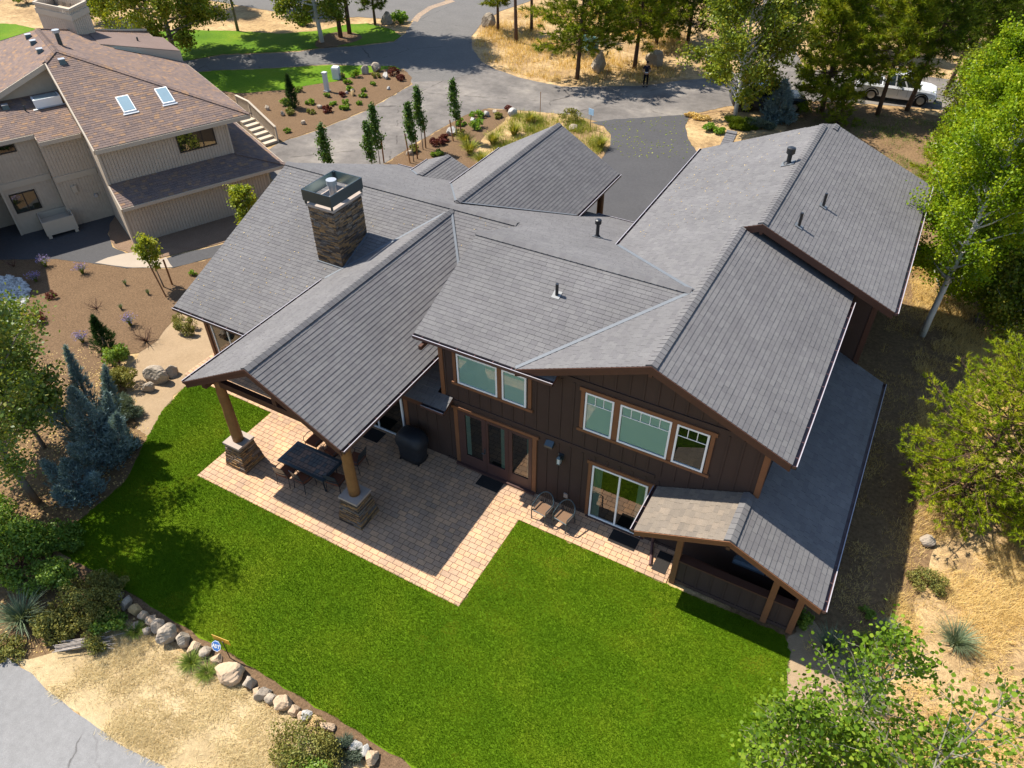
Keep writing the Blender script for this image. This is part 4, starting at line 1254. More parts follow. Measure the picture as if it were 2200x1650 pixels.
ridge_cap(nb, (.6, 7.68, 7.43), (.6, 12.5, 7.43), (-1, 0, -.39), u2, 'shingle_brown', .17)
ridge_cap(nb, (.6, 12.5, 7.43), (7.45, 18.9, 4.77), (0, 1, -.38), u2, 'shingle_brown', .17)
ridge_cap(nb, (8.41, -.44, 2.16), (6.36, 1.12, 2.79), (0, -1, -.4), (1, 0, -.3), 'shingle_brown', .17)

clad(0, 7.5, 0, 0, 2.2)
clad(0, 6.33, 1.17, 2.6, 4.82)
clad(-2.03, -.01, 3.9, 0, 4.62)
clad(-4.45, -2.04, 4.5, 0, 4.75)
clad(-6, -4.46, 6.0, 0, 5.1)
clad(-12, -6.15, 1.9, 0, 5.6)
roof_slope(nb, 0, 1.5, 5.6, 0, .3, [[(-12.5, 1.5), (-5.9, 1.5), (-5.9, 7.0), (-12.5, 7.0)]], **SH)
mb = MB()
mb.prism([(0, .02, 0), (0, 7.6, 0), (0, 7.6, 7.0), (0, 6.97, 6.98), (0, 1.19, 4.8), (0, 1.19, 2.75), (0, .02, 2.2)], (.15, 0, 0))
mb.prism([(-4.45, 4.52, 0), (-4.45, 6.0, 0), (-4.45, 6.0, 5.1), (-4.45, 4.52, 4.7)], (.15, 0, 0))
mb.prism([(6.33, 1.33, 2.3), (6.33, 17, 2.3), (6.33, 17, 4.95), (6.33, 1.33, 4.95)], (-.15, 0, 0))
mb.prism([(7.5, .16, 0), (7.5, 17, 0), (7.5, 17, 2.3), (7.5, .16, 2.3)], (-.15, 0, 0))
mb.prism([(-.02, 7.4, 5.55), (-.02, 7.4, 7.02), (-3.85, 7.4, 5.55)], (0, .15, 0))
mb.prism([(-2.05, 3.91, 0), (-2.05, 4.49, 0), (-2.05, 4.49, 4.8), (-2.05, 3.91, 4.65)], (.1, 0, 0))
mb.prism([(-6.15, 2.06, 0), (-6.15, 7.0, 0), (-6.15, 7.0, 7.1), (-6.15, 2.06, 5.6)], (-.15, 0, 0))
mb.prism([(-6, 17.5, 0), (7.3, 17.5, 0), (7.3, 17.5, 4.8), (-6, 17.5, 4.8)], (0, .15, 0))
mb.build('wall', M['tan'], nb)
for nm, p, q, w, h in (('corner_board', (.03, -.03, 0), (.03, -.03, 2.12), .10, .06), ('corner_board', (.03, 1.13, 2.78), (.03, 1.13, 4.72), .12, .09),
                       ('corner_board', (7.47, -.03, 0), (7.47, -.03, 2.12), .10, .06), ('corner_board', (6.30, 1.13, 2.78), (6.30, 1.13, 4.75), .10, .06),
                       ('corner_board', (-4.42, 4.46, 0), (-4.42, 4.46, 4.7), .10, .06),
                       ('fascia', (-.09, .62, 4.62), (7.45, .62, 4.62), .05, .20), ('fascia', (0, -.47, 2.05), (8.41, -.47, 2.05), .05, .16), ('fascia', (8.44, -.44, 2.05), (8.44, 7.2, 2.05), .05, .16),
                       ('fascia', (7.48, .65, 4.62), (7.48, 18.9, 4.62), .05, .2),
                       ('fascia', (-2.03, 3.57, 4.52), (-.12, 3.57, 4.52), .05, .2), ('fascia', (-6, 4.27, 4.71), (-2.05, 4.27, 4.71), .05, .2),
                       ('rake_board', (-.13, .62, 4.62), (-.13, 6.97, 7.03), .06, .24), ('rake_board', (-.03, -.46, 2.03), (-.03, 1.1, 2.66), .06, .2), ('rake_board', (-.09, 6.94, 7.03), (-5.9, 6.94, 4.76), .06, .24),
                       ('siding_band', (-2.0, 3.86, 2.56), (-.03, 3.86, 2.56), .05, .30), ('siding_band', (-4.4, 4.46, 2.60), (-2.08, 4.46, 2.60), .05, .30)):
    board(nb, nm, p, q, w, h, M['tan_trim'], (0, 0, 1) if abs(Vector(q).z - Vector(p).z) < 2.05 or nm == 'rake_board' else (0, 1, 0))
window(nb, 3.70, 5.60, 3.45, 4.42, y=1.15, blind=False, frame='bronze', glass='glass_dark', back='glass_amber', mull=4.95)
window(nb, -4.2, -3.02, 1.14, 2.16, y=4.48, blind=False, frame='bronze', glass='glass_dark', back='glass_amber', mull=-3.6)
window(nb, -3.95, -3.0, 4.15, 4.56, y=4.48, blind=False, frame='bronze', glass='glass_dark')
# planter, meter, wall lamp
mb = MB()
for a, b in (((-3.4, 3.1), (-1.9, 3.16)), ((-3.4, 4.38), (-1.9, 4.44)), ((-3.4, 3.161), (-3.34, 4.379)), ((-1.96, 3.161), (-1.9, 4.379))):
    mb.box(a[0], a[1], .18, b[0], b[1], .92)
mb.box(-3.33, 3.17, .2, -1.97, 4.37, .62); mb.box(-3.36, 3.12, 0, -3.2, 4.3, .179); mb.box(-2.1, 3.12, 0, -1.94, 4.3, .179)
mb.build('planter_box', M['tan_trim'], nb)
mb = MB(); mb.box(-1.45, 3.76, 1.72, -1.22, 3.88, 2.1); mb.build('wall_box', M['tan_trim'], nb)
mb = MB(); mb.tube([(-.5, 3.87, 1.32), (-.5, 3.74, 1.32)], .09, 14); mb.build('electric_meter', M['galv'], nb)


def nroof_pt(x, y, plane, lift=0):
    z = {'front': 4.75 + .38 * (y - .65), 'left': 7.42 - .39 * (.6 - x), 'right': 7.42 - .39 * (x - .6), 'shed': 4.63 + .27 * (y - 3.6)}[plane]
    return Vector((x, y, z + lift))


def skylight(xc, yc, w, l, plane, h=.10, tilt=0.0):
    mb = MB(); gl = MB()
    q = [nroof_pt(xc + a * w / 2, yc + b * l / 2, plane) for a, b in ((-1, -1), (1, -1), (1, 1), (-1, 1))]
    t = [p + Vector((0, 0, h + (tilt if i < 2 else 0))) for i, p in enumerate(q)]
    mb.hexa([p + Vector((0, 0, -.02)) for p in q], t, 0)
    ins = [t[i] + (sum((v for v in t), Vector()) / 4 - t[i]) * .12 + Vector((0, 0, .012)) for i in range(4)]
    o = mb.build('skylight', M['white'], nb)
    gl.face(ins); gl.build('pane', M['skylight_in'], o)
    fl = MB(); c = [nroof_pt(xc + a * w * .62, yc - l / 2 - .12 + b * .10, plane, .05) for a, b in ((-1, 0), (1, 0), (1, 1), (-1, 1))]
    fl.face(c); fl.build('skylight_flashing', M['galv'], o)


skylight(2.28, 3.0, .60, 1.12, 'front'); skylight(4.18, 3.02, .60, 1.12, 'front')
skylight(-.74, 6.65, 1.25, 1.0, 'shed', .10, .34)
for x, y, pl in ((.02, 12.0, 'left'), (.02, 10.6, 'left'), (.02, 8.8, 'left'), (.62, 6.75, 'front'), (-2.6, 6.75, 'shed')):
    p = nroof_pt(x, y, pl)
    mb = MB(); mb.hexa([p + Vector((a * .17, b * .17, -.06)) for a, b in ((-1, -1), (1, -1), (1, 1), (-1, 1))], [p + Vector((a * .13, b * .13, .17)) for a, b in ((-1, -1), (1, -1), (1, 1), (-1, 1))])
    o = mb.build('roof_vent', M['metal_dark'], nb)
    mb = MB(); mb.hexa([p + Vector((a * .15, b * .15, .172)) for a, b in ((-1, -1), (1, -1), (1, 1), (-1, 1))], [p + Vector((a * .15, b * .15, .20)) for a, b in ((-1, -1), (1, -1), (1, 1), (-1, 1))]); mb.build('vent_cap', M['galv'], o)
for x, y, pl, h, r in ((1.13, 9.43, 'right', .62, .11), (-1.85, 6.2, 'shed', .28, .04), (5.6, 13.0, 'right', .6, .05)):
    p = nroof_pt(x, y, pl)
    mb = MB(); mb.tube([p - Vector((0, 0, .1)), p + Vector((0, 0, h))], r, 12); o = mb.build('vent_pipe', M['metal_dark'], nb)
    if r > .1:
        mb = MB(); mb.tube([p + Vector((0, 0, h)), p + Vector((0, 0, h + .14))], r * 1.7, 14); mb.build('vent_cap', M['galv'], o)
# long low dormer on the far slope
mb = MB()
a, b, c, d = (3.3, 11.5), (7.4, 11.1), (7.4, 14.5), (3.3, 14.9)
bt = [nroof_pt(*q, 'right', -.02) for q in (a, b, c, d)]
tp = [nroof_pt(*a, 'right', .02), nroof_pt(*b, 'right', .62), nroof_pt(*c, 'right', .62), nroof_pt(*d, 'right', .02)]
mb.hexa(bt, tp); o = mb.build('dormer', M['tan_trim'], nb)
mb = MB(); mb.face([p + Vector((0, 0, .03)) for p in tp]); mb.build('dormer_roof', M['shingle_brown'], o)
mb = MB(); mb.face([Vector((3.9, 11.40, 0)) + Vector((0, 0, nroof_pt(3.9, 11.4, 'right').z + .03)), Vector((5.3, 11.27, nroof_pt(5.3, 11.27, 'right').z + .03)), Vector((5.3, 11.0, nroof_pt(5.3, 11.0, 'right').z + .06)), Vector((3.9, 11.1, nroof_pt(3.9, 11.1, 'right').z + .06))]); mb.build('skylight_strip', M['skylight_in'], o)
# sided chimney tower
tz = 7.9
t0, t1, t2 = nloc(G(73, 8, tz)), nloc(G(148, 24, tz)), nloc(G(184, 6, tz))
t3 = t0 + t2 - t1
ctr = (t0 + t1 + t2 + t3) / 4
mb = MB()
qs = [t0, t1, t2, t3]
qb = [Vector((q.x, q.y, 0)) for q in qs]
for i in range(4):
    a, b = qs[i], qs[(i + 1) % 4]
    n = max(3, int((b - a).length / .2))
    for k in range(n):
        p, q = a.lerp(b, k / n), a.lerp(b, (k + .9) / n)
        p2, q2 = p + (ctr - p) * .06, q + (ctr - q) * .06
        mb.hexa([Vector((v.x, v.y, 0)) for v in (p, q, q2, p2)], [p, q, q2, p2])
mb.hexa([Vector((q.x, q.y, 0)) + (Vector((ctr.x, ctr.y, 0)) - Vector((q.x, q.y, 0))) * .04 for q in qs], [q + (ctr - q) * .04 - Vector((0, 0, .45)) for q in qs])
o = mb.build('chimney', M['tan'], nb)
mb = MB()
for i in range(4):
    a, b = qs[i], qs[(i + 1) % 4]
    oa, ob = a + (a - ctr) * .05, b + (b - ctr) * .05
    ia, ib = a + (ctr - a) * .06, b + (ctr - b) * .06
    for zz, hh in ((0, .12), (-.5, .3)):
        z = Vector((0, 0, zz)); h = Vector((0, 0, hh))
        mb.hexa([oa + z, ob + z, ib + z, ia + z], [oa + z + h, ob + z + h, ib + z + h, ia + z + h])
mb.build('chimney_rim', M['tan_trim'], o)
# outside stair at the right hand end
st = MB()
p0, p1 = Vector((10.5, 7.7, 0)), Vector((10.05, 10.5, .9))
d = Vector((p1.x - p0.x, p1.y - p0.y, 0)); run = d.length / 6; d.normalize(); sd_ = Vector((d.y, -d.x, 0)) * .45
for i in range(6):
    a = p0 + d * (run * i); b = a + d * (run * 1.0); z = .15 * (i + 1)
    st.hexa([a - sd_, a + sd_, b + sd_, b - sd_], [v + Vector((0, 0, z)) for v in (a - sd_, a + sd_, b + sd_, b - sd_)])
a = p0 + d * (run * 6); b = a + d * 1.6
st.hexa([a - sd_ * 1.6, a + sd_, b + sd_, b - sd_ * 1.6], [v + Vector((0, 0, .9)) for v in (a - sd_ * 1.6, a + sd_, b + sd_, b - sd_ * 1.6)])
sto = st.build('stair', M['tan_trim'], nb)
rl = MB()
q = [p0 + sd_ * 1.05, p0 + d * (run * 6) + sd_ * 1.05, p0 + d * (run * 6 + 1.6) + sd_ * 1.05]
zz = [0, .9, .9]
for i in range(2):
    a = q[i] + Vector((0, 0, zz[i] + 1.0)); b = q[i + 1] + Vector((0, 0, zz[i + 1] + 1.0))
    rl.beam(a, b, .14, .05); rl.beam(a - Vector((0, 0, .85)), b - Vector((0, 0, .85)), .05, .09)
    n = int((b - a).length / .13)
    for k in range(n + 1):
        p = a.lerp(b, k / n); rl.beam(p - Vector((0, 0, .85)), p - Vector((0, 0, .02)), .04, .04)
for a, z in zip(q, zz): rl.beam(a, a + Vector((0, 0, z + 1.0)), .1, .1)
rl.build('railing', M['tan_trim'], sto)


# ---------------------------------------------------------------- patio furniture
def local(p, loc):
    return Vector(p) - Vector(loc)


def make_dining_chair(label, loc, rz):
    t = empty('dining_chair', loc, rz, label, 'chair', 'wrought iron chairs round the tiled table')
    mb = MB()
    for s in (-1, 1):
        mb.tube([(s * .27, .24, 0), (s * .265, .25, .2), (s * .25, .22, .43)], .014, 6)
        mb.tube([(s * .27, -.27, 0), (s * .26, -.24, .2), (s * .25, -.22, .43), (s * .25, -.27, .7), (s * .235, -.33, .92)], .014, 6)
        mb.tube([(s * .28, -.25, .62), (s * .31, -.05, .66), (s * .30, .18, .645), (s * .28, .24, .58), (s * .26, .22, .45)], .013, 6)
    mb.tube([(-.25, .22, .42), (.25, .22, .42)], .014, 6); mb.tube([(-.25, -.22, .42), (.25, -.22, .42)], .014, 6)
    mb.tube([(-.25, -.22, .42), (-.25, .22, .42)], .014, 6); mb.tube([(.25, -.22, .42), (.25, .22, .42)], .014, 6)
    mb.build('frame', M['iron'], t)
    mb = MB()
    ring = lambda s, z: [(s * x, s * y, z) for x, y in ((-.24, -.24), (.24, -.24), (.26, 0), (.24, .25), (-.24, .25), (-.26, 0))]
    mb.loft([ring(.94, .42), ring(1, .45), ring(1, .48), ring(.92, .505)])
    mb.build('seat_cushion', M['cushion'], t)
    mb = MB()
    n = 8
    for z0, z1, in ((.60, .66), (.72, .95)):
        for i in range(n):
            a, b = -.235 + .47 * i / n, -.235 + .47 * (i + 1) / n
            f = lambda x, z: (x, -.25 - (z - .5) * .19 - .03 * math.cos(x * 6.6), z + (.04 * math.cos(x * 6.6) if z > .9 else 0))
            mb.hexa([f(a, z0), f(b, z0), (f(b, z0)[0], f(b, z0)[1] + .014, z0), (f(a, z0)[0], f(a, z0)[1] + .014, z0)], [f(a, z1), f(b, z1), (f(b, z1)[0], f(b, z1)[1] + .014, f(b, z1)[2]), (f(a, z1)[0], f(a, z1)[1] + .014, f(a, z1)[2])])
    for i in range(5):
        x = -.16 + .08 * i
        mb.tube([(x, -.268, .64), (x, -.285, .74)], .008, 5)
    mb.build('backrest', M['metal_dark'], t)
    return t


tc = Vector((-8.70, -2.98, 0))
tb = empty('dining_table', tc, 0, 'dark outdoor dining table with a slate tile top under the porch roof', 'table')
mb = MB(); mb.box(-.90, -.42, .715, .90, .42, .742); mb.build('tile_top', M['tile'], tb)
mb = MB()
mb.box(-1.0, -.52, .70, 1.0, -.421, .75); mb.box(-1.0, .421, .70, 1.0, .52, .75); mb.box(-1.0, -.42, .70, -.901, .42, .75); mb.box(.901, -.42, .70, 1.0, .42, .75)
mb.build('table_rim', M['metal_dark'], tb)
for sx in (-1, 1):
    for sy in (-1, 1):
        mb = MB(); mb.tube([(sx * .82, sy * .36, 0), (sx * .76, sy * .33, .2), (sx * .78, sy * .35, .5), (sx * .84, sy * .40, .70)], [.03, .022, .026, .035], 8); mb.build('leg', M['iron'], tb)
p = lambda x, y: (lambda v: (v.x, v.y, 0))(G(x, y, .46))
make_dining_chair('iron chair on the lawn side of the table, nearest the left stone column', (p(617, 1011)[0], p(617, 1011)[1] - .05, 0), R(4))
ch0 = [o for o in COL.objects if o.name == 'dining_chair'][0]
for lab, x, y, rz in (('iron chair beside the leftmost one on the lawn side of the table', 652, 1025, -6), ('sunlit rust cushioned chair on the house side of the table', 676, 946, 180),
                      ('shaded chair on the house side of the table, behind the roof corner', 718, 966, 172), ('chair at the right end of the table with its lattice back to the grill', 765, 985, 95),
                      ('chair at the lawn side of the table, half hidden by the right log post', 722, 1030, 8)):
    c = copy_tree(ch0); c['label'] = lab; q = p(x, y); c.location = (q[0], q[1], 0); c.rotation_euler = (0, 0, R(rz))


def make_armchair(label, loc, rz):
    t = empty('patio_armchair', loc, rz, label, 'chair', 'round backed woven patio chairs')
    mb = MB()
    arc = [(-.27, .22, .58), (-.29, -.02, .62)] + [(.30 * -math.cos(a), -.10 - .22 * math.sin(a), .62 + .26 * math.sin(a) ** 1.3) for a in np.linspace(.12, math.pi - .12, 13)] + [(.29, -.02, .62), (.27, .22, .58)]
    mb.tube(arc, .022, 8)
    for s in (-1, 1):
        mb.tube([(s * .27, .22, .58), (s * .27, .25, .4), (s * .26, .27, 0)], .019, 7)
        mb.tube([(s * .24, -.22, .44), (s * .25, -.28, 0)], .018, 7)
    mb.tube([(-.25, .24, .40), (.25, .24, .40)], .016, 6); mb.tube([(-.24, -.22, .42), (.24, -.22, .42)], .016, 6)
    mb.tube([(-.25, .24, .40), (-.24, -.22, .42)], .016, 6); mb.tube([(.25, .24, .40), (.24, -.22, .42)], .016, 6)
    mb.build('frame', M['metal_dark'], t)
    mb = MB()
    mb.hexa([(-.235, -.21, .405), (.235, -.21, .405), (.24, .235, .395), (-.24, .235, .395)], [(-.235, -.21, .43), (.235, -.21, .43), (.24, .235, .42), (-.24, .235, .42)])
    mb.build('seat', M['wicker'], t)
    mb = MB()
    for i in range(9):
        a = .45 + (math.pi - .9) * i / 8
        x, y = .30 * -math.cos(a), -.10 - .22 * math.sin(a)
        mb.beam((x * .8, -.215, .43), (x, y, .60 + .26 * math.sin(a) ** 1.3), .03, .006, 0, (0, 1, 0))
    mb.build('backrest', M['metal_black'], t)
    return t


make_armchair('round backed patio chair nearest the french doors, against the wall', (lambda v: (v.x, v.y + .02, 0))(G(1166, 1092, .43)), R(172))
ac = [o for o in COL.objects if o.name == 'patio_armchair'][0]
for lab, x, y, rz in (('round backed patio chair between its twin and the sliding door', 1212, 1108, 170), ('patio chair showing only its curved back under the far left eave', 492, 757, 150)):
    c = copy_tree(ac); c['label'] = lab; v = G(x, y, .43); c.location = (v.x, v.y, 0); c.rotation_euler = (0, 0, R(rz))

# covered grill
gr = empty('covered_grill', (-6.17, -.62, 0), R(0), 'barbecue grill under a black fitted cover beside the dark wall', 'grill')
mb = MB()


def rr(a, b, z, n=28, e=3.2):
    out = []
    for i in range(n):
        t = 2 * math.pi * i / n
        c, s = math.cos(t), math.sin(t)
        k = 1 + .025 * math.sin(5 * t + z * 7)
        out.append((a * k * math.copysign(abs(c) ** (2 / e), c), b * k * math.copysign(abs(s) ** (2 / e), s), z))
    return out


mb.loft([rr(.46, .33, .07), rr(.47, .34, .3), rr(.50, .37, .6), rr(.56, .41, .86), rr(.57, .42, .94), rr(.54, .40, 1.02), rr(.49, .37, 1.14), rr(.38, .30, 1.25), rr(.18, .16, 1.30)])
mb.build('cover', M['cover'], gr, smooth=True)
for sx in (-1, 1):
    for sy in (-1, 1):
        mb = MB(); mb.tube([(sx * .38 - .02, sy * .26, .05), (sx * .38 + .02, sy * .26, .05)], .05, 12); mb.build('caster', M['tyre'], gr)

for lab, x0, y0, x1, y1 in (('black door mat at the french doors, half in the sun', -3.64, -.64, -2.79, -.17), ('black door mat lying outside the white sliding door', 1.23, -.66, 2.12, -.14),
                            ('brown ribbed mat next to the side porch post', 2.82, -1.0, 3.26, -.22), ('dark mat in the shade under the porch beside the covered grill', -8.52, -.68, -7.76, -.12)):
    t = empty('door_mat', ((x0 + x1) / 2, (y0 + y1) / 2, .006), 0, lab, 'mat', 'door mats on the patio')
    mb = MB()
    w, h = (x1 - x0) / 2, (y1 - y0) / 2
    mb.box(-w, -h, 0, w, h, .012)
    n = int(h * 2 / .05)
    for i in range(n):
        yy = -h + .03 + i * .05
        mb.box(-w + .03, yy, .0125, w - .03, yy + .022, .018)
    mb.build('mat_surface', M['mat'], t)
# hot tub in the side porch
ht = empty('hot_tub', (5.9, .75, .02), 0, 'hot tub with a blue grey cover inside the side porch', 'hot tub')
mb = MB(); mb.box(-.95, -.95, 0, .95, .95, .78); mb.build('cabinet', M['siding'], ht)
for s in (-1, 1):
    mb = MB(); mb.loft([[(s * .49 + a * .47, b * .98, z) for a, b in ((-1, -1), (1, -1), (1, 1), (-1, 1))] for z in (.785, .86)] + [[(s * .49 + a * .42, b * .92, .92) for a, b in ((-1, -1), (1, -1), (1, 1), (-1, 1))]]); mb.build('cover_panel', M['tub'], ht)


# ---------------------------------------------------------------- plants
def unit(v):
    return v / (np.linalg.norm(v, axis=-1, keepdims=True) + 1e-9)


def leaf_faces(C, size, up=.5, asp=1.4, sides=4, vary=.35):
    n = len(C)
    nrm = unit(rng.normal(0, 1, (n, 3)) + np.array([0, 0, up]))
    t = unit(np.cross(nrm, rng.normal(0, 1, (n, 3))))
    b = np.cross(nrm, t)
    s = size * rng.uniform(1 - vary, 1 + vary, (n, 1))
    if sides == 4:
        prof = [(-.5, 0), (-.02, .5 / asp), (.5, 0), (-.02, -.5 / asp)]
    else:
        prof = [(-.5, 0), (-.3, .40), (.12, .46), (.5, 0), (.12, -.46), (-.3, -.40)]
    V = np.stack([C + t * s * a + b * s * c for a, c in prof], 1)
    if sides == 4:
        V[:, 1] += nrm * s * .10; V[:, 3] += nrm * s * .10
    return V.reshape(-1, 3)


def leafset(name, C, size, mat, parent, up=.5, asp=1.4, sides=4):
    C = np.asarray(C)
    # neighbouring leaves share a little of their tint: light and dark sprays
    tint = .5 + .28 * np.sin(C[:, 0] * 3.1 + 2 * np.sin(C[:, 2] * 2.3)) * np.cos(C[:, 1] * 2.7 + C[:, 2]) + rng.normal(0, .22, len(C))
    return npmesh(name, leaf_faces(C, size, up, asp, sides), 4 if sides == 4 else 6, np.clip(tint, 0, 1), M[mat], parent)


def needles(name, tips, dirs, k, ln, w, mat, parent, spread=.75):
    tips = np.repeat(np.asarray(tips), k, 0); dirs = np.repeat(np.asarray(dirs), k, 0)
    n = len(tips)
    d = unit(dirs + rng.normal(0, spread, (n, 3)))
    side = unit(np.cross(d, rng.normal(0, 1, (n, 3)))) * (w / 2)
    L = ln * rng.uniform(.6, 1.2, (n, 1))
    base = tips - dirs * ln * rng.uniform(0, .9, (n, 1))
    V = np.stack([base - side, base + side, base + d * L], 1).reshape(-1, 3)
    tint = .45 + .2 * np.sin(tips[:, 0] * 4 + tips[:, 2] * 3) + rng.normal(0, .2, n) + .15 * d[:, 2]
    return npmesh(name, V, 3, np.clip(tint, 0, 1), M[mat], parent)


def trunk_path(h, lean, n=9, wob=.06):
    pts = []
    ph = rng.uniform(0, 6.28, 2)
    for i in range(n + 1):
        t = i / n
        pts.append(np.array([lean[0] * t + wob * h * .15 * math.sin(3.1 * t + ph[0]) * t, lean[1] * t + wob * h * .15 * math.sin(2.7 * t + ph[1]) * t, h * t]))
    return pts


def on_path(pts, t):
    f = t * (len(pts) - 1); i = min(int(f), len(pts) - 2)
    return pts[i] + (pts[i + 1] - pts[i]) * (f - i)


def broadleaf(name, label, base, h, spread, cb=.25, limbs=26, leaves=9000, leaf=.12, mat='leaf_aspen', bark='bark_white', tr=.11, lean=(0, 0), group=None, rise=.55, sides=4, sig=.30, prof=None, cat='tree', up=.5):
    t = empty(name, base, 0, label, cat, group)
    tp = trunk_path(h * .97, lean)
    mb = MB()
    mb.tube(tp, [max(.012, tr * (1 - .93 * i / (len(tp) - 1))) for i in range(len(tp))], 9)
    prof = prof or (lambda s: (math.sin(math.pi * min(1, .18 + s * .82)) ** .8))
    pts = []
    for i in range(limbs):
        s = (i + rng.uniform(0, 1)) / limbs
        tt = cb + (1 - cb) * s * .97
        o = on_path(tp, tt)
        az = i * 2.399 + rng.normal(0, .3)
        L = spread * prof(s) * rng.uniform(.7, 1.15) + .1
        el = rise + .5 * s + rng.normal(0, .12)
        d = np.array([math.cos(az) * math.cos(el), math.sin(az) * math.cos(el), math.sin(el)])
        q = [o, o + d * L * .35, o + d * L * .7 + np.array([0, 0, .05 * L]), o + d * L + np.array([0, 0, -.02 * L])]
        r0 = max(.008, tr * .42 * (1 - tt) + .012)
        mb.tube(q, [r0, r0 * .7, r0 * .45, .005], 5, cap=False)
        m = int(leaves / limbs * (.5 + L / spread))
        nt = 5
        tw = []
        for j in range(nt):
            a = on_path(q, rng.uniform(.35, .95))
            dd = unit(d + rng.normal(0, .7, 3))
            b = a + dd * L * rng.uniform(.12, .38)
            tw.append((a, b))
            mb.tube([a, b], [r0 * .3, .003], 3, cap=False)
        for j in range(nt):
            a, b = tw[j]
            k = m // nt
            u = rng.uniform(0, 1.1, (k, 1))
            pts.append(a + (b - a) * u + rng.normal(0, sig * (.4 + .4 * L / spread), (k, 3)))
        k = m // 4
        u = rng.uniform(.5, 1.05, (k, 1))
        pts.append(o + d * L * u + rng.normal(0, sig * .45, (k, 3)))
    mb.build('trunk', M[bark], t, smooth=True)
    C = np.concatenate(pts)
    C = C[C[:, 2] > .1]
    leafset('crown', C, leaf, mat, t, up=up, sides=sides)
    return t


def pine(name, label, base, h, spread, cb=.3, whorls=13, per=5, tufts=9, k=15, ln=.22, w=.022, mat='needle_pine', bark='bark_pine', tr=.16, lean=(0, 0), group=None, droop=.1, sp=.7, prof=None):
    t = empty(name, base, 0, label, 'tree', group)
    tp = trunk_path(h, lean, wob=.03)
    mb = MB()
    mb.tube(tp, [max(.015, tr * (1 - .93 * i / (len(tp) - 1))) for i in range(len(tp))], 9)
    prof = prof or (lambda s: min(1, (s + .14) * 4.5) * (1 - s) ** .7 + .10)
    T, D = [], []
    for i in range(whorls):
        s = (i + .3) / whorls
        for j in range(per):
            tt = cb + (1 - cb) * (s + rng.uniform(-.4, .4) / whorls)
            tt = min(max(tt, cb * .9), .985)
            o = on_path(tp, tt)
            az = 6.283 * (j + rng.uniform(-.3, .3)) / per + i * 1.1
            L = spread * prof(s) * rng.uniform(.65, 1.15)
            el = -droop + .75 * s + rng.normal(0, .1)
            d = np.array([math.cos(az) * math.cos(el), math.sin(az) * math.cos(el), math.sin(el)])
            e = o + d * L + np.array([0, 0, .10 * L])
            q = [o, o + d * L * .5, e]
            r0 = max(.008, tr * .25 * (1 - tt) + .010)
            mb.tube(q, [r0, r0 * .6, .006], 4, cap=False)
            nt = max(3, int(tufts * (.35 + .65 * L / spread)))
            for a in range(nt):
                u = .25 + .75 * (a + rng.uniform(0, 1)) / nt
                c = on_path(q, min(u, 1.0))
                off = unit(rng.normal(0, 1, 3) * np.array([1, 1, .5]) + d * .5)
                r_ = L * (.34 * (1.15 - u) + .07)
                tip = c + off * r_ * rng.uniform(.35, 1.1)
                T.append(tip); D.append(unit(off + d * .6 + np.array([0, 0, .45])))
                if a % 3 == 0: mb.tube([c, tip], [r0 * .3, .003], 3, cap=False)
    T.append(tp[-1]); D.append(np.array([0, 0, 1.0]))
    mb.build('trunk', M[bark], t, smooth=True)
    needles('crown', np.array(T), np.array(D), k, ln, w, mat, t, sp)
    return t


def bush(name, label, base, rx, ry, h, n, leaf, mat, cat='shrub', group=None, up=.4, clumps=14, twigs=10, twmat='twig', asp=1.6, kind='leaf', rz=0.0, sides=4):
    t = empty(name, base, rz, label, cat, group)
    cen = []
    for i in range(clumps):
        a = rng.uniform(0, 6.283); r = math.sqrt(rng.uniform(0, 1)) * .85
        zt = math.sqrt(max(0, 1 - r * r))
        cen.append((r * math.cos(a) * rx, r * math.sin(a) * ry, h * zt * rng.uniform(.35, .95)))
    cen = np.array(cen)
    per = n // clumps
    P_ = []
    for c in cen:
        q = unit(rng.normal(0, 1, (per, 3))) * rng.uniform(.25, 1, (per, 1)) ** .5
        P_.append(c + q * np.array([rx, ry, h * .75]) * rng.uniform(.26, .46))
    C = np.concatenate(P_)
    C = C[C[:, 2] > .02]
    mb = MB()
    for c in cen[:twigs]:
        mb.tube([(c[0] * .08, c[1] * .08, 0), (c[0] * .5, c[1] * .5, c[2] * .55), tuple(c)], [.016, .011, .004], 4, cap=False)
    if twigs: mb.build('stem', M[twmat], t)
    if kind == 'leaf':
        leafset('foliage', C, leaf, mat, t, up=up, asp=asp, sides=sides)
    else:
        D = unit(C * np.array([1, 1, .6]) + np.array([0, 0, h * .8]))
        needles('foliage', C, D, 5, leaf, leaf * .16, mat, t, .55)
    return t


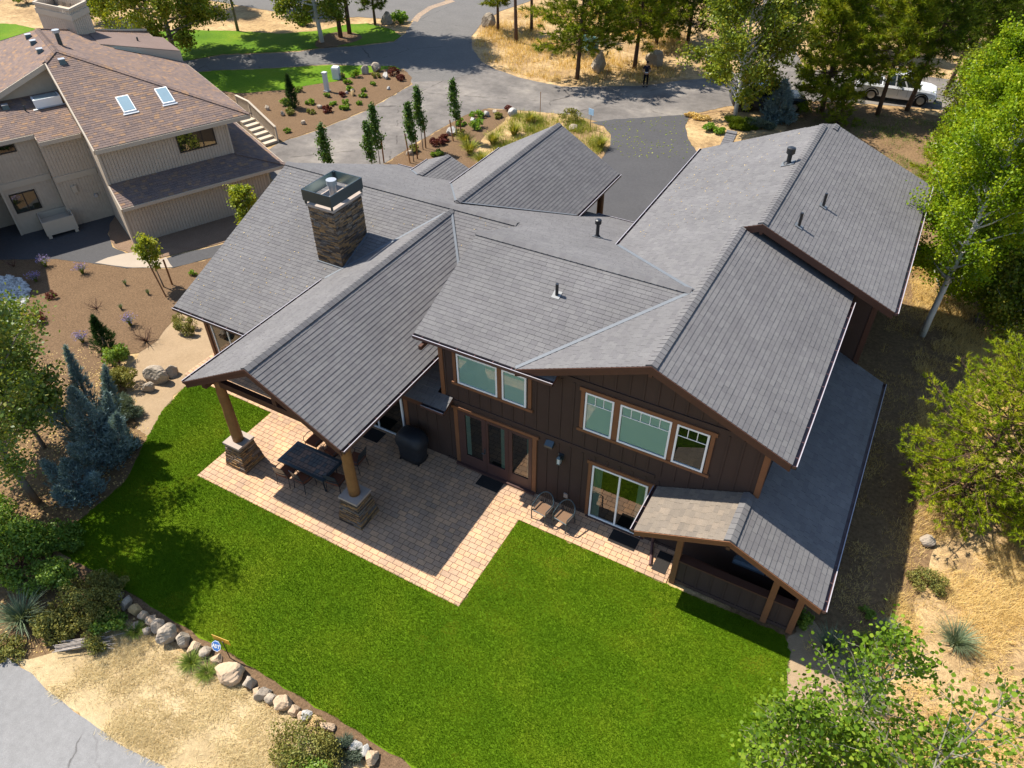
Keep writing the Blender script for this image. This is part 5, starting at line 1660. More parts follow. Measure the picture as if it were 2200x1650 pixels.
def grass_clump(name, label, base, r, h, n, mat, w=.014, group=None, cat='ornamental grass', arch=.9, bloom=None):
    t = empty(name, base, rng.uniform(0, 6), label, cat, group)
    an = rng.uniform(0, 6.283, n)
    d = np.stack([np.cos(an), np.sin(an), np.zeros(n)], 1)
    sd = np.stack([-np.sin(an), np.cos(an), np.zeros(n)], 1)
    B = d * (rng.uniform(0, 1, (n, 1)) ** .6) * r * .22
    L = h * rng.uniform(.55, 1.15, (n, 1)); A = arch * rng.uniform(.15, 1.1, (n, 1))
    pt = lambda s: B + d * A * L * s ** 1.7 * (r / h * .8 + .3) + np.array([0, 0, 1.0]) * L * (s - .33 * A * s ** 2.6)
    V = []
    ss = [0, .4, .75, 1.0]; ww = [w, w * .9, w * .6, w * .08]
    for a in range(3):
        p, q = pt(ss[a]), pt(ss[a + 1])
        V.append(np.stack([p - sd * ww[a] / 2, p + sd * ww[a] / 2, q + sd * ww[a + 1] / 2, q - sd * ww[a + 1] / 2], 1))
    V = np.concatenate(V).reshape(-1, 3)
    tint = np.tile(np.clip(rng.normal(.45, .25, n), 0, 1), 3)
    npmesh('foliage', V, 4, tint, M[mat], t)
    if bloom:
        C = pt(1.0)[: n // 2] + rng.normal(0, .03, (n // 2, 3)) + np.array([0, 0, .06])
        C = np.repeat(C, 3, 0) + rng.normal(0, .025, (len(C) * 3, 3))
        leafset('blossom', C, .05, bloom, t)
    return t


def twigs(name, label, base, h, spread, n=9):
    t = empty(name, base, rng.uniform(0, 6), label, 'shrub')
    mb = MB()
    for i in range(n):
        a = rng.uniform(0, 6.283)
        d = np.array([math.cos(a) * spread, math.sin(a) * spread, h * rng.uniform(.6, 1.1)])
        m = d * .5 + rng.normal(0, .04, 3)
        mb.tube([(0, 0, 0), m, d], [.014, .010, .004], 4, cap=False)
        for k in range(3):
            p = m + (d - m) * rng.uniform(0, .9)
            mb.tube([p, p + rng.normal(0, .11, 3) + np.array([0, 0, .07])], [.006, .003], 3, cap=False)
    mb.build('branches', M['twig'], t)
    return t


def rock(label, base, sx, sy, sz, mat='rock_tan', group=None, rz=None, seed=0, cat='rock', name='boulder', sink=.25):
    r_ = random.Random(seed * 77 + 5)
    bm = bmesh.new()
    bmesh.ops.create_icosphere(bm, subdivisions=4, radius=1.0)
    for k in range(12):
        n = Vector((r_.gauss(0, 1), r_.gauss(0, 1), r_.gauss(0, .8))).normalized()
        dd = r_.uniform(.52, .82)
        for v in bm.verts:
            e = v.co.dot(n) - dd
            if e > 0: v.co -= n * e
    for v in bm.verts:
        c = v.co
        v.co *= 1 + .05 * math.sin(c.x * 5 + seed) * math.sin(c.y * 6 + 1) + .03 * math.sin(c.x * 15 + seed * 2) * math.sin(c.z * 13 + c.y * 11) + r_.uniform(-.02, .02)
        v.co = Vector((v.co.x * sx * 1.3, v.co.y * sy * 1.3, v.co.z * sz * 1.3))
    me = bpy.data.meshes.new(name)
    bm.to_mesh(me); bm.free()
    me.materials.append(M[mat])
    o = bpy.data.objects.new(name, me)
    COL.objects.link(o)
    o.location = (base[0], base[1], sz * (1 - sink * 1.4))
    o.rotation_euler = (r_.uniform(-.2, .2), r_.uniform(-.2, .2), r_.uniform(0, 6.28) if rz is None else rz)
    return tag(o, label, cat, group)


def at(x, y, dz=-.02):
    v = G(x, y); return Vector((v.x, v.y, dz))


# -- left side: aspen, junipers, spruce and the mulch bed
broadleaf('aspen_tree', 'leafy aspen at the left edge that shades the lawn', at(80, 1078), 10.2, 3.4, .2, 42, 18000, .115, 'leaf_dark', 'bark_grey', .12, (-.2, -.2), sig=.34)
broadleaf('aspen_tree', 'smaller aspen between the white river rock and the spiky blue juniper', at(95, 960), 5.8, 2.6, .12, 36, 17000, .11, 'leaf_dark', 'bark_grey', .08, (-.5, 0), sig=.32)


def juniper(label, base, h, r, spires, n, mat, tuft=.10, name='juniper'):
    t = empty(name, base, 0, label, 'shrub')
    mb = MB(); C = []; D = []
    for (ox, oy, hh, rad) in spires:
        top = np.array([ox * 1.4, oy * 1.4, hh])
        mb.tube([(ox * .3, oy * .3, 0), (ox, oy, hh * .5), tuple(top)], [.07, .05, .01], 6, cap=False)
        k = int(n * hh * rad)
        s = rng.uniform(0, 1, k) ** .85
        rr_ = rad * (np.minimum(1, (s + .05) * 5) * (1 - s) ** .8 + .03)
        a = rng.uniform(0, 6.283, k)
        lob = 1 + .35 * np.sin(3 * a + s * 9 + ox * 3) + .2 * np.sin(7 * a - s * 17)
        q = rng.uniform(.45, 1.0, k) ** .5 * rr_ * lob
        ax = np.array([ox * .3, oy * .3, 0]) + (top - np.array([ox * .3, oy * .3, 0])) * s[:, None]
        C.append(ax + np.stack([np.cos(a) * q, np.sin(a) * q, rng.normal(0, .05, k)], 1))
        D.append(unit(np.stack([np.cos(a) * .7, np.sin(a) * .7, np.full(k, .8)], 1)))
    mb.build('trunk', M['bark_grey'], t)
    C = np.concatenate(C); D = np.concatenate(D)
    keep = C[:, 2] > .03
    needles('crown', C[keep], D[keep], 6, tuft, tuft * .22, mat, t, .5)
    return t


juniper('big spiky blue juniper with several spires beside the left lawn edge', at(232, 985), 3.6, 1.2, [(0, 0, 3.3, .95), (-.7, .6, 4.1, .55), (-1.1, -.3, 3.3, .5), (.8, .3, 2.3, .75), (.5, -.8, 2.0, .8), (-.4, 1.1, 2.9, .55), (.2, .6, 2.6, .6)], 620, 'needle_blue', .13)
juniper('low blue juniper in front of the big spiky one', at(180, 1062), 1.6, 1.0, [(0, 0, 1.7, .8), (.6, .2, 1.2, .6), (-.6, -.2, 1.5, .6), (.1, -.5, 1.1, .6)], 620, 'needle_blue', .12)
juniper('narrow dark green spruce standing in the brown mulch', at(232, 752), 1.9, .5, [(0, 0, 1.75, .52)], 1300, 'needle_green', .12, 'young_spruce')
bush('green_shrub', 'leafy green shrub right of the narrow dark spruce', at(256, 778), .55, .5, .8, 1700, .09, 'shrub_green')
bush('sage_bush', 'yellowish sage bush above the pale juniper, left of the sandy path', at(262, 828), .9, .75, .8, 5200, .07, 'sage')
bush('spreading_juniper', 'pale grey green spreading juniper left of the three boulders', at(262, 885), .9, .8, .6, 2400, .13, 'sage_grey', kind='needle')
bush('spreading_juniper', 'grey green juniper at the foot of the big spiky one, nearest the lawn', at(262, 965), .6, .7, .55, 1800, .13, 'sage_grey', kind='needle')
bush('sage_bush', 'tall thin sage bush by the far left corner of the house roof', at(402, 712), .5, .42, .75, 2300, .06, 'sage')
bush('sage_bush', 'small sage tuft on the sandy soil under the house corner', at(385, 690), .3, .3, .4, 700, .05, 'sage')
bush('green_shrub', 'small bright green bush in the mulch beside the roof edge', at(416, 590), .2, .18, .26, 420, .06, 'shrub_bright')
for lab, x, y, s in (('lavender at the path edge in front of the planter box', 98, 572, 1), ('lavender at the edge of the long house shadow on the mulch', 178, 587, 1), ('sparse lavender right above the white river rock', 78, 604, .9), ('lavender in the middle of the mulch, above the dead brown shrub', 281, 698, 1), ('lavender half hidden behind the narrow dark spruce', 178, 735, .9)):
    grass_clump('lavender', lab, at(x, y), .26 * s, .5 * s, 190, 'grass_tuft', .012, 'lavender plants in the mulch bed', 'flower', .8, 'lavender')
for lab, x, y in (('small green grass tuft in the mulch, nearest the staked little tree', 319, 632), ('small blue green grass tuft in the upper mulch below the path', 270, 612), ('small grass tuft left of the lavender in the mulch', 261, 664)):
    grass_clump('grass_tuft', lab, at(x, y), .16, .30, 160, 'grass_blue', .010, 'small grass tufts in the mulch bed', 'grass tuft', .6)
bush('barberry', 'dark red barberry alone in the mulch right of the white river rock', at(114, 638), .30, .26, .32, 900, .05, 'shrub_red')
bush('barberry', 'red barberry beside the aspen leaves, left of the blue spires', at(82, 690), .42, .36, .5, 1500, .055, 'shrub_red')
twigs('bare_shrub', 'leafless dead shrub in the middle of the mulch, left of the lavender', at(208, 662), .45, .40)
twigs('bare_shrub', 'bare reddish shrub on the mulch next to the sandy path', at(314, 733), .55, .42, 16)
twigs('bare_shrub', 'bare twiggy shrub in the shade near the neighbour path', at(30, 572), .45, .35)
t = broadleaf('young_tree', 'little lime green tree tied between two wooden stakes', at(352, 616), 2.5, .55, .42, 12, 900, .12, 'leaf_lime', 'bark_grey', .035, (-.25, 0), sig=.14, cat='tree')
broadleaf('shrub_tree', 'yellow green shrub tree growing against the tan house wall', at(545, 520), 3.0, .75, .25, 16, 1900, .13, 'leaf_lime', 'bark_grey', .04, sig=.16)


def stake(label, x, y, h, lean=(0, 0)):
    b = at(x, y)
    mb = MB(); mb.beam((0, 0, 0), (lean[0], lean[1], h), .06, .06)
    o = mb.build('wooden_stake', M['stake'], None, loc=b)
    tag(o, label, 'stake', 'wooden tree stakes')


stake('leaning wooden stake left of the little lime green tree', 357, 638, 1.65, (-1.0, .35))
stake('upright wooden stake right of the little lime green tree', 370, 611, 1.35)
# big leafy shrubs in the lower left corner
bush('leafy_thicket', 'large glossy leaved shrub filling the lower left edge', at(45, 1215), 1.5, 1.15, 1.5, 7600, .10, 'shrub_green', clumps=34, twigs=16)
for lab, x, y, rx, ry, h, n, mt in (('pale leaved shrub at the left edge above the glossy one', 20, 1135, 1.1, .9, 1.1, 4600, 'shrub_green'), ('green shrub between the glossy thicket and the olive sage', 118, 1262, .8, .7, .95, 3600, 'shrub_green'), ('dark olive shrub in front of the glossy thicket', 118, 1345, .75, .55, .6, 3600, 'sage'), ('low green shrub left of the first edging stones', 238, 1345, .55, .45, .45, 2000, 'shrub_green')):
    bush('leafy_thicket', lab, at(x, y), rx, ry, h, n, .085, mt, clumps=22, twigs=10)
bush('sage_bush', 'broad olive sage bush below the lawn corner', at(205, 1300), 1.05, .8, .8, 7000, .065, 'sage', clumps=24)
bush('sage_bush', 'dark olive bush where the stone edging starts', at(255, 1262), .5, .4, .5, 2300, .055, 'sage')
bush('leafy_thicket', 'green shrub behind the olive sage, next to the lawn corner', at(128, 1165), .8, .6, .75, 3200, .09, 'shrub_green', clumps=18)
grass_clump('ornamental_grass', 'arching blue grass in the lower left corner by the road', at(52, 1335), .7, .85, 420, 'grass_blue', .02, arch=1.1)
bush('sage_bush', 'low yellow green bush at the edge of the road', at(22, 1395), .55, .4, .4, 2000, .06, 'sage')
bush('sage_bush', 'small olive bush beside the weathered stick pile', at(205, 1388), .4, .35, .4, 1500, .06, 'sage')
for lab, x, y, s in (('bright green weed by the first edging stones', 292, 1358, 1.0), ('bright green weed on the dry grass left of the flat boulder', 412, 1425, 1.2), ('bright green weed just below the yard sign', 446, 1448, 1.1)):
    grass_clump('green_weed', lab, at(x, y), .32 * s, .22 * s, 420, 'grass_tuft', .014, None, 'weed', 1.1)
bush('sage_bush', 'large round sage bush with green leaves at the bottom edge', at(672, 1625), 1.05, .75, .75, 8500, .06, 'sage', clumps=30)
bush('green_shrub', 'dark green leafy shrub in front of the round sage at the bottom edge', at(668, 1665), .75, .5, .7, 2600, .085, 'shrub_green')
bush('spreading_juniper', 'grey twiggy sage between the round bush and the white stones', at(738, 1625), .5, .45, .45, 1600, .09, 'sage_grey', kind='needle')
tw = empty('stick_pile', at(182, 1388), R(35), 'weathered grey bundle of sticks lying on the dry grass', 'sticks')
mb = MB()
for i in range(34):
    o = rng.normal(0, .08, 3); o[2] = abs(o[2]) + .03
    mb.tube([(-.55 + rng.normal(0, .15), o[0], o[2]), (.1, o[0] * .8 + .02, o[2] + .06), (.6 + rng.normal(0, .15), o[1] * 1.6, o[2] + .05)], [.012, .016, .005], 5, cap=False)
mb.build('sticks', flat('weathered_wood', (.36, .31, .26), .9, .1, vary=.3, scale=14), tw)

# -- stone edging along the lawn, each stone by itself
EDGE = [(273, 1301, .26, .17, .22, 'rock', 'dark grey edging stone half under the olive bush'),
        (291, 1315, .20, .19, .20, 'rock_orange', 'orange edging stone, the first bright one by the olive bush'),
        (311, 1325, .17, .16, .17, 'rock_tan', 'small tan edging stone right after the orange one'),
        (325, 1337, .19, .22, .18, 'rock_tan', 'pinkish tan stone, two before the tall grey boulder'),
        (342, 1348, .19, .24, .20, 'rock', 'slanted grey stone leaning against the tall grey boulder'),
        (365, 1372, .27, .32, .38, 'rock', 'tall grey boulder, the highest stone of the edging'),
        (396, 1381, .19, .26, .26, 'rock', 'upright stone just right of the tall grey boulder'),
        (419, 1394, .24, .20, .14, 'rock_tan', 'low flat stone left of the yard sign'),
        (444, 1405, .20, .17, .17, 'rock', 'pale ridged stone below the yard sign'),
        (465, 1420, .18, .16, .14, 'rock_tan', 'small stone wedged above the big flat boulder'),
        (493, 1450, .40, .40, .34, 'rock_tan', 'big flat topped boulder, the broadest stone of the edging'),
        (538, 1470, .20, .20, .20, 'rock', 'grey stone just right of the big flat boulder'),
        (552, 1488, .15, .14, .13, 'rock_tan', 'little stone between two grey stones, right of the flat boulder'),
        (568, 1494, .24, .15, .20, 'rock', 'long tilted grey stone in the middle of the lower edging'),
        (587, 1504, .20, .14, .18, 'rock', 'tilted dark faced stone before the squat brown boulder'),
        (609, 1517, .27, .24, .28, 'rock_tan', 'squat brown boulder with a hollow under its side'),
        (634, 1528, .18, .16, .15, 'rock_tan', 'flat tan stone between the squat brown boulder and a white one'),
        (659, 1540, .19, .18, .20, 'rock_white', 'whitish stone before the second orange stone'),
        (679, 1553, .24, .16, .18, 'rock_orange', 'second orange stone, near the round sage bush'),
        (704, 1563, .24, .14, .14, 'rock_tan', 'long pale stone behind the round sage bush'),
        (765, 1606, .19, .18, .20, 'rock_white', 'round white stone at the lower end of the edging'),
        (785, 1617, .18, .17, .18, 'rock_white', 'lichen spotted white stone next to the round white one'),
        (800, 1632, .2, .2, .18, 'rock_tan', 'tan stone at the very bottom of the picture'),
        (287, 1349, .22, .12, .08, 'rock_tan', 'thin flat stone lying off the row in green weed'),
        (320, 1356, .15, .13, .15, 'rock', 'small dark stone below the pinkish tan one'),
        (255, 1284, .20, .15, .14, 'rock', 'half buried stone at the upper end of the edging'),
        (196, 1245, .20, .16, .14, 'rock', 'grey stone by the lawn corner among the shrubs'),
        (648, 1541, .13, .12, .10, 'rock_tan', 'little pale stone under the whitish one')]
for i, (x, y, a, b, c, mt, lab) in enumerate(EDGE):
    rock(lab, at(x, y), a * .82, b * .80, c * .72, mt, 'stones edging the back lawn', seed=i + 3, name='edging_stone', rz=None if i not in (10,) else .3)
rock('biggest of the three boulders on the sandy soil by the lawn', at(338, 818), .42, .30, .36, 'rock', None, .5, 51)
rock('round boulder behind the biggest one on the sandy soil', at(371, 803), .24, .22, .27, 'rock', None, .2, 52)
rock('smallest boulder of three, in front on the sandy soil', at(319, 838), .24, .16, .20, 'rock', None, .9, 53)
rock('rough grey rotten rock in the dry grass right of the house', at(1990, 1164), .26, .18, .14, 'rock', None, .4, 54)
rock('small tan rock on the bare soil right of the lawn', at(1752, 1482), .14, .12, .12, 'rock_tan', None, .4, 55)
rock('tall sunlit boulder under the pines on the dry island', at(1287, 152), .55, .42, .75, 'rock', None, .3, 56)
rock('shaded boulder right behind the standing person', at(1408, 142), .65, .5, .6, 'rock', None, .3, 57)
rock('grey boulder at the left end of the dry island', at(1050, 57), .5, .4, .6, 'rock', None, .3, 58)
for i, (x, y, s, mt, lab) in enumerate([(785, 158, .62, 'rock', 'tall grey boulder at the lawn edge of the planted island'), (808, 153, .66, 'rock', 'broad boulder right of the tall grey one on the island'), (829, 168, .48, 'rock_white', 'pale upright boulder at the right tip of the planted island'),
                                         (758, 205, .36, 'rock_orange', 'ochre boulder in the middle of the planted island'), (745, 201, .22, 'rock_white', 'small pale stone touching the ochre boulder'), (757, 197, .24, 'rock', 'grey stone behind the ochre boulder'),
                                         (688, 232, .32, 'rock', 'grey blue stone beside the reddish shrub on the island'), (575, 236, .34, 'rock', 'grey stone in the tree shade at the left of the island'), (608, 248, .3, 'rock', 'second grey stone in the tree shade, nearer the drive'), (652, 266, .3, 'rock', 'flat grey stone near the driveway edge of the island'), (835, 192, .22, 'rock_white', 'small white stone near the tip of the island')]):
    rock(lab, at(x, y), s * .56, s * .46, s * .52, mt, 'rocks on the planted island', None, 60 + i)
for i, (x, y, s, mt, lab) in enumerate([(1099, 247, .42, 'rock_white', 'large white boulder at the top of the staked bed'), (1045, 249, .30, 'rock_white', 'white stone left of the large white boulder'), (1016, 260, .26, 'rock_white', 'flat white stone on the drive edge below the lime shrub'), (972, 288, .42, 'rock_white', 'cream boulder behind the upper pair of stakes'), (1063, 244, .24, 'rock', 'small grey stone beside the large white boulder'), (1231, 278, .35, 'rock', 'grey stone on the meadow behind the carport roof'), (880, 332, .26, 'rock', 'grey stone at the foot of the twin saplings')]):
    rock(lab, at(x, y), s * .75, s * .6, s * .6, mt, 'stones in the staked bed', None, 80 + i)

# -- planted island shrubs
ISL = [(732, 168, .38, 'sage', 'bush', 'yellow shrub left of the grey boulder on the island'), (765, 165, .5, 'shrub_bright', 'bush', 'wide bright shrub beside the tall island boulder'), (746, 180, .36, 'shrub_bright', 'bush', 'lime shrub in the middle of the island'), (752, 194, .3, 'shrub_bright', 'bush', 'lime tuft just above the ochre boulder'), (808, 166, .36, 'sage', 'bush', 'olive shrub between the two big island boulders'),
       (702, 208, .3, 'shrub_green', 'bush', 'dark green dome left of the ochre boulder'), (782, 195, .26, 'shrub_green', 'bush', 'green clump right of the ochre boulder'), (780, 208, .28, 'shrub_green', 'bush', 'flowering green clump below the ochre boulder'), (742, 224, .32, 'shrub_green', 'bush', 'green clump near the drive, third from the tip'), (741, 234, .36, 'shrub_bright', 'bush', 'round green shrub close to the driveway edge'), (773, 224, .24, 'shrub_bright', 'bush', 'small green clump nearest the driveway edge'), (716, 226, .26, 'shrub_bright', 'bush', 'small green clump left of the round green shrub'),
       (703, 240, .42, 'shrub_red', 'bush', 'reddish shrub near the grey blue stone'), (735, 207, .3, 'shrub_red', 'bush', 'dull red shrub left of the ochre boulder'), (845, 160, .5, 'shrub_red', 'bush', 'dark red shrub at the right tip of the island'), (862, 172, .4, 'shrub_red', 'bush', 'second dark red shrub at the right tip of the island'), (667, 223, .34, 'shrub_bright', 'bush', 'green shrub in the left half of the island'), (669, 243, .32, 'sage', 'bush', 'yellow green shrub below the others in the left half'), (622, 245, .42, 'sage', 'bush', 'yellow shrub in the dappled shade near the stair'), (803, 182, .28, 'shrub_green', 'bush', 'low green shrub below the big island boulders'), (618, 284, .24, 'shrub_green', 'bush', 'small green shrub beside the stair foot'), (645, 196, .4, 'shrub_green', 'bush', 'green shrub at the lawn edge of the island'), (618, 226, .5, 'shrub_green', 'bush', 'broad green shrub at the foot of the dark spruce')]
for x, y, s, mt, kd, lab in ISL:
    bush('island_shrub', lab, at(x, y), s, s * .9, s * 1.05, 420, .13, mt, 'shrub', 'shrubs on the planted island', clumps=9, twigs=3)
juniper('narrow dark spruce on the planted island', at(630, 232), 2.3, .5, [(0, 0, 2.3, .5)], 500, 'needle_green', .2, 'young_spruce')
# -- bed with staked saplings
for lab, x, y, h in (('columnar sapling nearest the tan house roof', 712, 395, 3.5), ('short columnar sapling left of its taller twin', 805, 388, 3.5), ('tall columnar sapling right of the short twin', 818, 362, 3.9),
                     ('left sapling of the pair behind the entry gable', 889, 347, 3.6), ('right sapling of the pair behind the entry gable', 909, 321, 3.9), ('columnar sapling standing by itself nearest the road', 982, 300, 3.8)):
    broadleaf('sapling', lab, at(x, y), h, .40, .30, 22, 1050, .12, 'leaf_young', 'bark_grey', .03, (-.1, 0), 'columnar saplings along the driveway', rise=1.0, sig=.14, prof=lambda s: .9 * math.sin(math.pi * min(1, .25 + s * .75)) + .15)
for lab, x, y, h in (('stake right of the taller left sapling', 825, 349, 1.5), ('leaning stake left of the sapling pair', 881, 350, 1.75), ('stake between the two paired saplings', 897, 341, 1.85), ('stake right of the sapling pair', 915, 318, 1.85), ('short leaning stake by the cream boulder', 974, 303, 1.3), ('stake right of the single sapling', 991, 300, 1.6)):
    stake(lab, x, y, h, (-.25, .1) if 'leaning' in lab else (0, 0))
for x, y, s, mt, lab in ((1025, 252, .5, 'shrub_bright', 'lime shrub at the drive edge below the white stones'), (1024, 275, .6, 'shrub_bright', 'second lime shrub among the meadow grass'), (990, 268, .4, 'shrub_bright', 'yellow shrub beside the single sapling'), (985, 288, .4, 'sage', 'olive shrub at the foot of the single sapling'), (940, 310, .5, 'shrub_red', 'red barberry mound in the staked bed'), (950, 302, .45, 'shrub_red', 'second red barberry mound in the staked bed'), (938, 333, .4, 'shrub_green', 'green shrub beside the entry gable'), (888, 325, .42, 'sage', 'ochre shrub behind the left paired sapling'), (1092, 240, .4, 'shrub_red', 'red shrub next to the large white boulder'), (1222, 262, .9, 'sage', 'twiggy bush at the top of the meadow'), (1070, 252, .4, 'sage', 'olive shrub left of the large white boulder')):
    bush('bed_shrub', lab, at(x, y), s, s * .9, s * .95, 700, .12, mt, 'shrub', 'shrubs in the staked bed', clumps=10, twigs=4)
for x, y, s, lab in ((1010, 330, .9, 'tall pale grass clump left of the carport roof'), (1035, 355, .9, 'yellow grass clump under the carport gutter'), (1060, 310, .9, 'green grass clump in the meadow middle'), (1105, 290, .9, 'green grass clump beside the carport ridge'), (1000, 310, .8, 'blue grey grass clump near the stakes'), (1140, 265, .8, 'pale grass clump at the top of the meadow'), (1290, 318, .8, 'yellow grass clump right of the carport gable')):
    grass_clump('meadow_grass', lab, at(x, y), .7 * s, 1.0 * s, 420, 'meadow', .03, 'grass clumps in the meadow', 'ornamental grass', 1.0)
# -- right side grasses
for x, y, r_, h, mt, lab in ((1778, 1398, .45, .8, 'grass_blue', 'dark blue green grass clump in the house shadow'), (1832, 1470, .5, .8, 'grass_blue', 'large silvery grass clump half in the sun'), (1856, 1510, .45, .7, 'grass_blue', 'silvery grass clump just below the large one'), (1862, 1395, .38, .6, 'grass_tuft', 'yellowing grass clump behind the silvery ones'), (1902, 1365, .38, .6, 'grass_blue', 'thin grass clump at the shadow edge'), (2050, 1385, .6, .75, 'grass_blue', 'pale spiky grass clump out on the dry grass')):
    grass_clump('ornamental_grass', lab, at(x, y), r_, h, 380, mt, .017, 'grass clumps right of the lawn', 'ornamental grass', 1.0)
bush('sage_bush', 'round dry sage bush on the sunny grass right of the house', at(1988, 1255), .55, .5, .55, 3200, .05, 'sage')
bush('green_shrub', 'low dark green weed in the house shadow', at(1858, 1318), .3, .2, .2, 500, .06, 'shrub_green')
bush('green_shrub', 'dark green weeds at the side porch corner', at(1728, 1335), .22, .35, .4, 700, .07, 'shrub_green')
# -- entry bed by the garage driveway
bush('flowering_shrub', 'white flowering groundcover at the driveway edge under the tree', at(1498, 253), .95, .5, .25, 1500, .11, 'grass_dry')
bush('green_shrub', 'bright green shrub at the left of the garage entry bed', at(1533, 282), .75, .6, .5, 1800, .12, 'shrub_bright')
bush('spreading_juniper', 'dark spreading juniper below the broad leafy tree', at(1585, 270), 1.2, .8, .6, 2600, .2, 'needle_dark', kind='needle')
bush('spreading_juniper', 'grey green juniper between the dark one and the small blue spruce', at(1630, 275), 1.0, .7, .55, 2200, .18, 'sage_grey', kind='needle')
juniper('small blue spruce in front of the dark car', at(1668, 262), 2.6, 1.1, [(0, 0, 2.7, 1.15), (.4, .2, 1.3, .8), (-.5, -.1, 1.2, .8)], 330, 'needle_blue', .24, 'blue_spruce')
bush('lawn_shrub', 'bright grassy shrub at the corner of the brick band', at(857, 47), .8, .7, 1.0, 900, .2, 'shrub_bright')
bush('lawn_shrub', 'yellow shrub at the edge of the upper driveway bed', at(660, 55), 1.0, .7, .8, 900, .2, 'shrub_bright')
rock('dark boulder beside the grassy shrub by the brick band', at(832, 50), .5, .45, .5, 'rock', None, .3, 95)
rock('two ton grey boulder by the far sandy bank', at(222, 14), .7, .5, .6, 'rock', None, .3, 96)
# -- tall trees
PG = 'pines along the road'
pine('pine_tree', 'short pine with a red trunk at the left end of the dry island', at(1070, 65), 6.5, 2.3, .35, 11, 6, 14, 24, .32, .05, 'needle_pine', tr=.15, group=PG)
pine('pine_tree', 'bare trunked pine, second from the left on the dry island', at(1109, 91), 12, 2.6, .42, 10, 5, 9, 24, .32, .05, 'needle_pine', tr=.17, group=PG, lean=(-.3, 0))
pine('pine_tree', 'dark straight pine, third from the left on the dry island', at(1142, 66), 12, 2.6, .40, 10, 5, 9, 24, .32, .05, 'needle_pine', tr=.15, group=PG)
pine('pine_tree', 'broad crowned pine at the front edge of the dry island', at(1240, 169), 9.5, 3.9, .27, 15, 7, 22, 24, .34, .05, 'needle_pine', tr=.18, lean=(.3, .2), group=PG)
pine('pine_tree', 'pine directly left of the standing person', at(1363, 147), 9.5, 3.7, .27, 15, 7, 22, 24, .34, .05, 'needle_pine', tr=.18, lean=(.25, .2), group=PG)
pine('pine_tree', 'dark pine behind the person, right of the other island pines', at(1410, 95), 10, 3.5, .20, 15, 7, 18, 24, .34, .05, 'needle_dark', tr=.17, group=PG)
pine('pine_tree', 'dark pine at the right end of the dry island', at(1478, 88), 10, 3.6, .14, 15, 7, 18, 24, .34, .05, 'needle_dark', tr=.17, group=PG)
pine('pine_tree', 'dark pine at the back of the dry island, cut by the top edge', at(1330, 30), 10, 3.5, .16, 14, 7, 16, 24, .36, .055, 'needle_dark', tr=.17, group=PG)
broadleaf('cottonwood_tree', 'light green leafy tree between the person and the dark car', at(1578, 252), 9.8, 4.4, .10, 64, 26000, .18, 'leaf_cotton', 'bark_white', .15, (-.25, .3), sig=.36)
pine('pine_tree', 'tall yellow green pine in front of the dark car', at(1765, 240), 9.0, 3.1, .13, 17, 7, 24, 24, .34, .05, 'needle_pine', tr=.17, group=PG, lean=(-.2, 0))
pine('pine_tree', 'pine with its trunk in front of the white pickup bed', at(1885, 246), 10, 3.0, .28, 15, 7, 20, 24, .34, .05, 'needle_pine', tr=.16, group=PG)
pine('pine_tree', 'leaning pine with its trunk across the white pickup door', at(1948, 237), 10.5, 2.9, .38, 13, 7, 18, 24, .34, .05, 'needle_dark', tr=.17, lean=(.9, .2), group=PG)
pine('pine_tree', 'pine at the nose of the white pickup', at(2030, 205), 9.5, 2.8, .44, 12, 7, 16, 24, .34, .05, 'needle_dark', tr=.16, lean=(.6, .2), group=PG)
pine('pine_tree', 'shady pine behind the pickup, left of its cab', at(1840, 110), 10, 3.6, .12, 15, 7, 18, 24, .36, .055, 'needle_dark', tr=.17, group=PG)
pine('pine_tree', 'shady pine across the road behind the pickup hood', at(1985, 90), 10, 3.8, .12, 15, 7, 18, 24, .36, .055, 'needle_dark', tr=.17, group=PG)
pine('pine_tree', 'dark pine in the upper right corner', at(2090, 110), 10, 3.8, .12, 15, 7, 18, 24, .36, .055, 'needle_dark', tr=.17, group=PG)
for lab, x, y, h, sp_, mt in (('pine at the top edge left of the side road', 1560, 20, 9.5, 3.4, 'needle_dark'), ('pine cut by the top edge right of the side road', 1770, 10, 9.0, 3.4, 'needle_pine'),
                              ('pine cut by the top edge above the pickup', 1900, 15, 9.0, 3.5, 'needle_dark'), ('dark pine behind the upper right aspens', 2150, 190, 9.5, 3.4, 'needle_dark'), ('pine at the very corner of the picture', 2190, 60, 9.5, 3.5, 'needle_dark')):
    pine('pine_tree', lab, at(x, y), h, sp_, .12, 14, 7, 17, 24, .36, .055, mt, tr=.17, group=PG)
pine('pine_tree', 'tall pine added out of view to shade the tan house path', (-38.6, .2, -.02), 13.5, 3.0, .25, 16, 7, 18, 24, .36, .055, 'needle_dark', tr=.2, group=PG)  # made-up tree outside the view, added to cast shade on the path
pine('pine_tree', 'small bushy pine at the far end of the house roof', at(1800, 268), 2.6, 1.5, .05, 8, 6, 9, 18, .26, .03, 'needle_pine', tr=.08, group=PG)
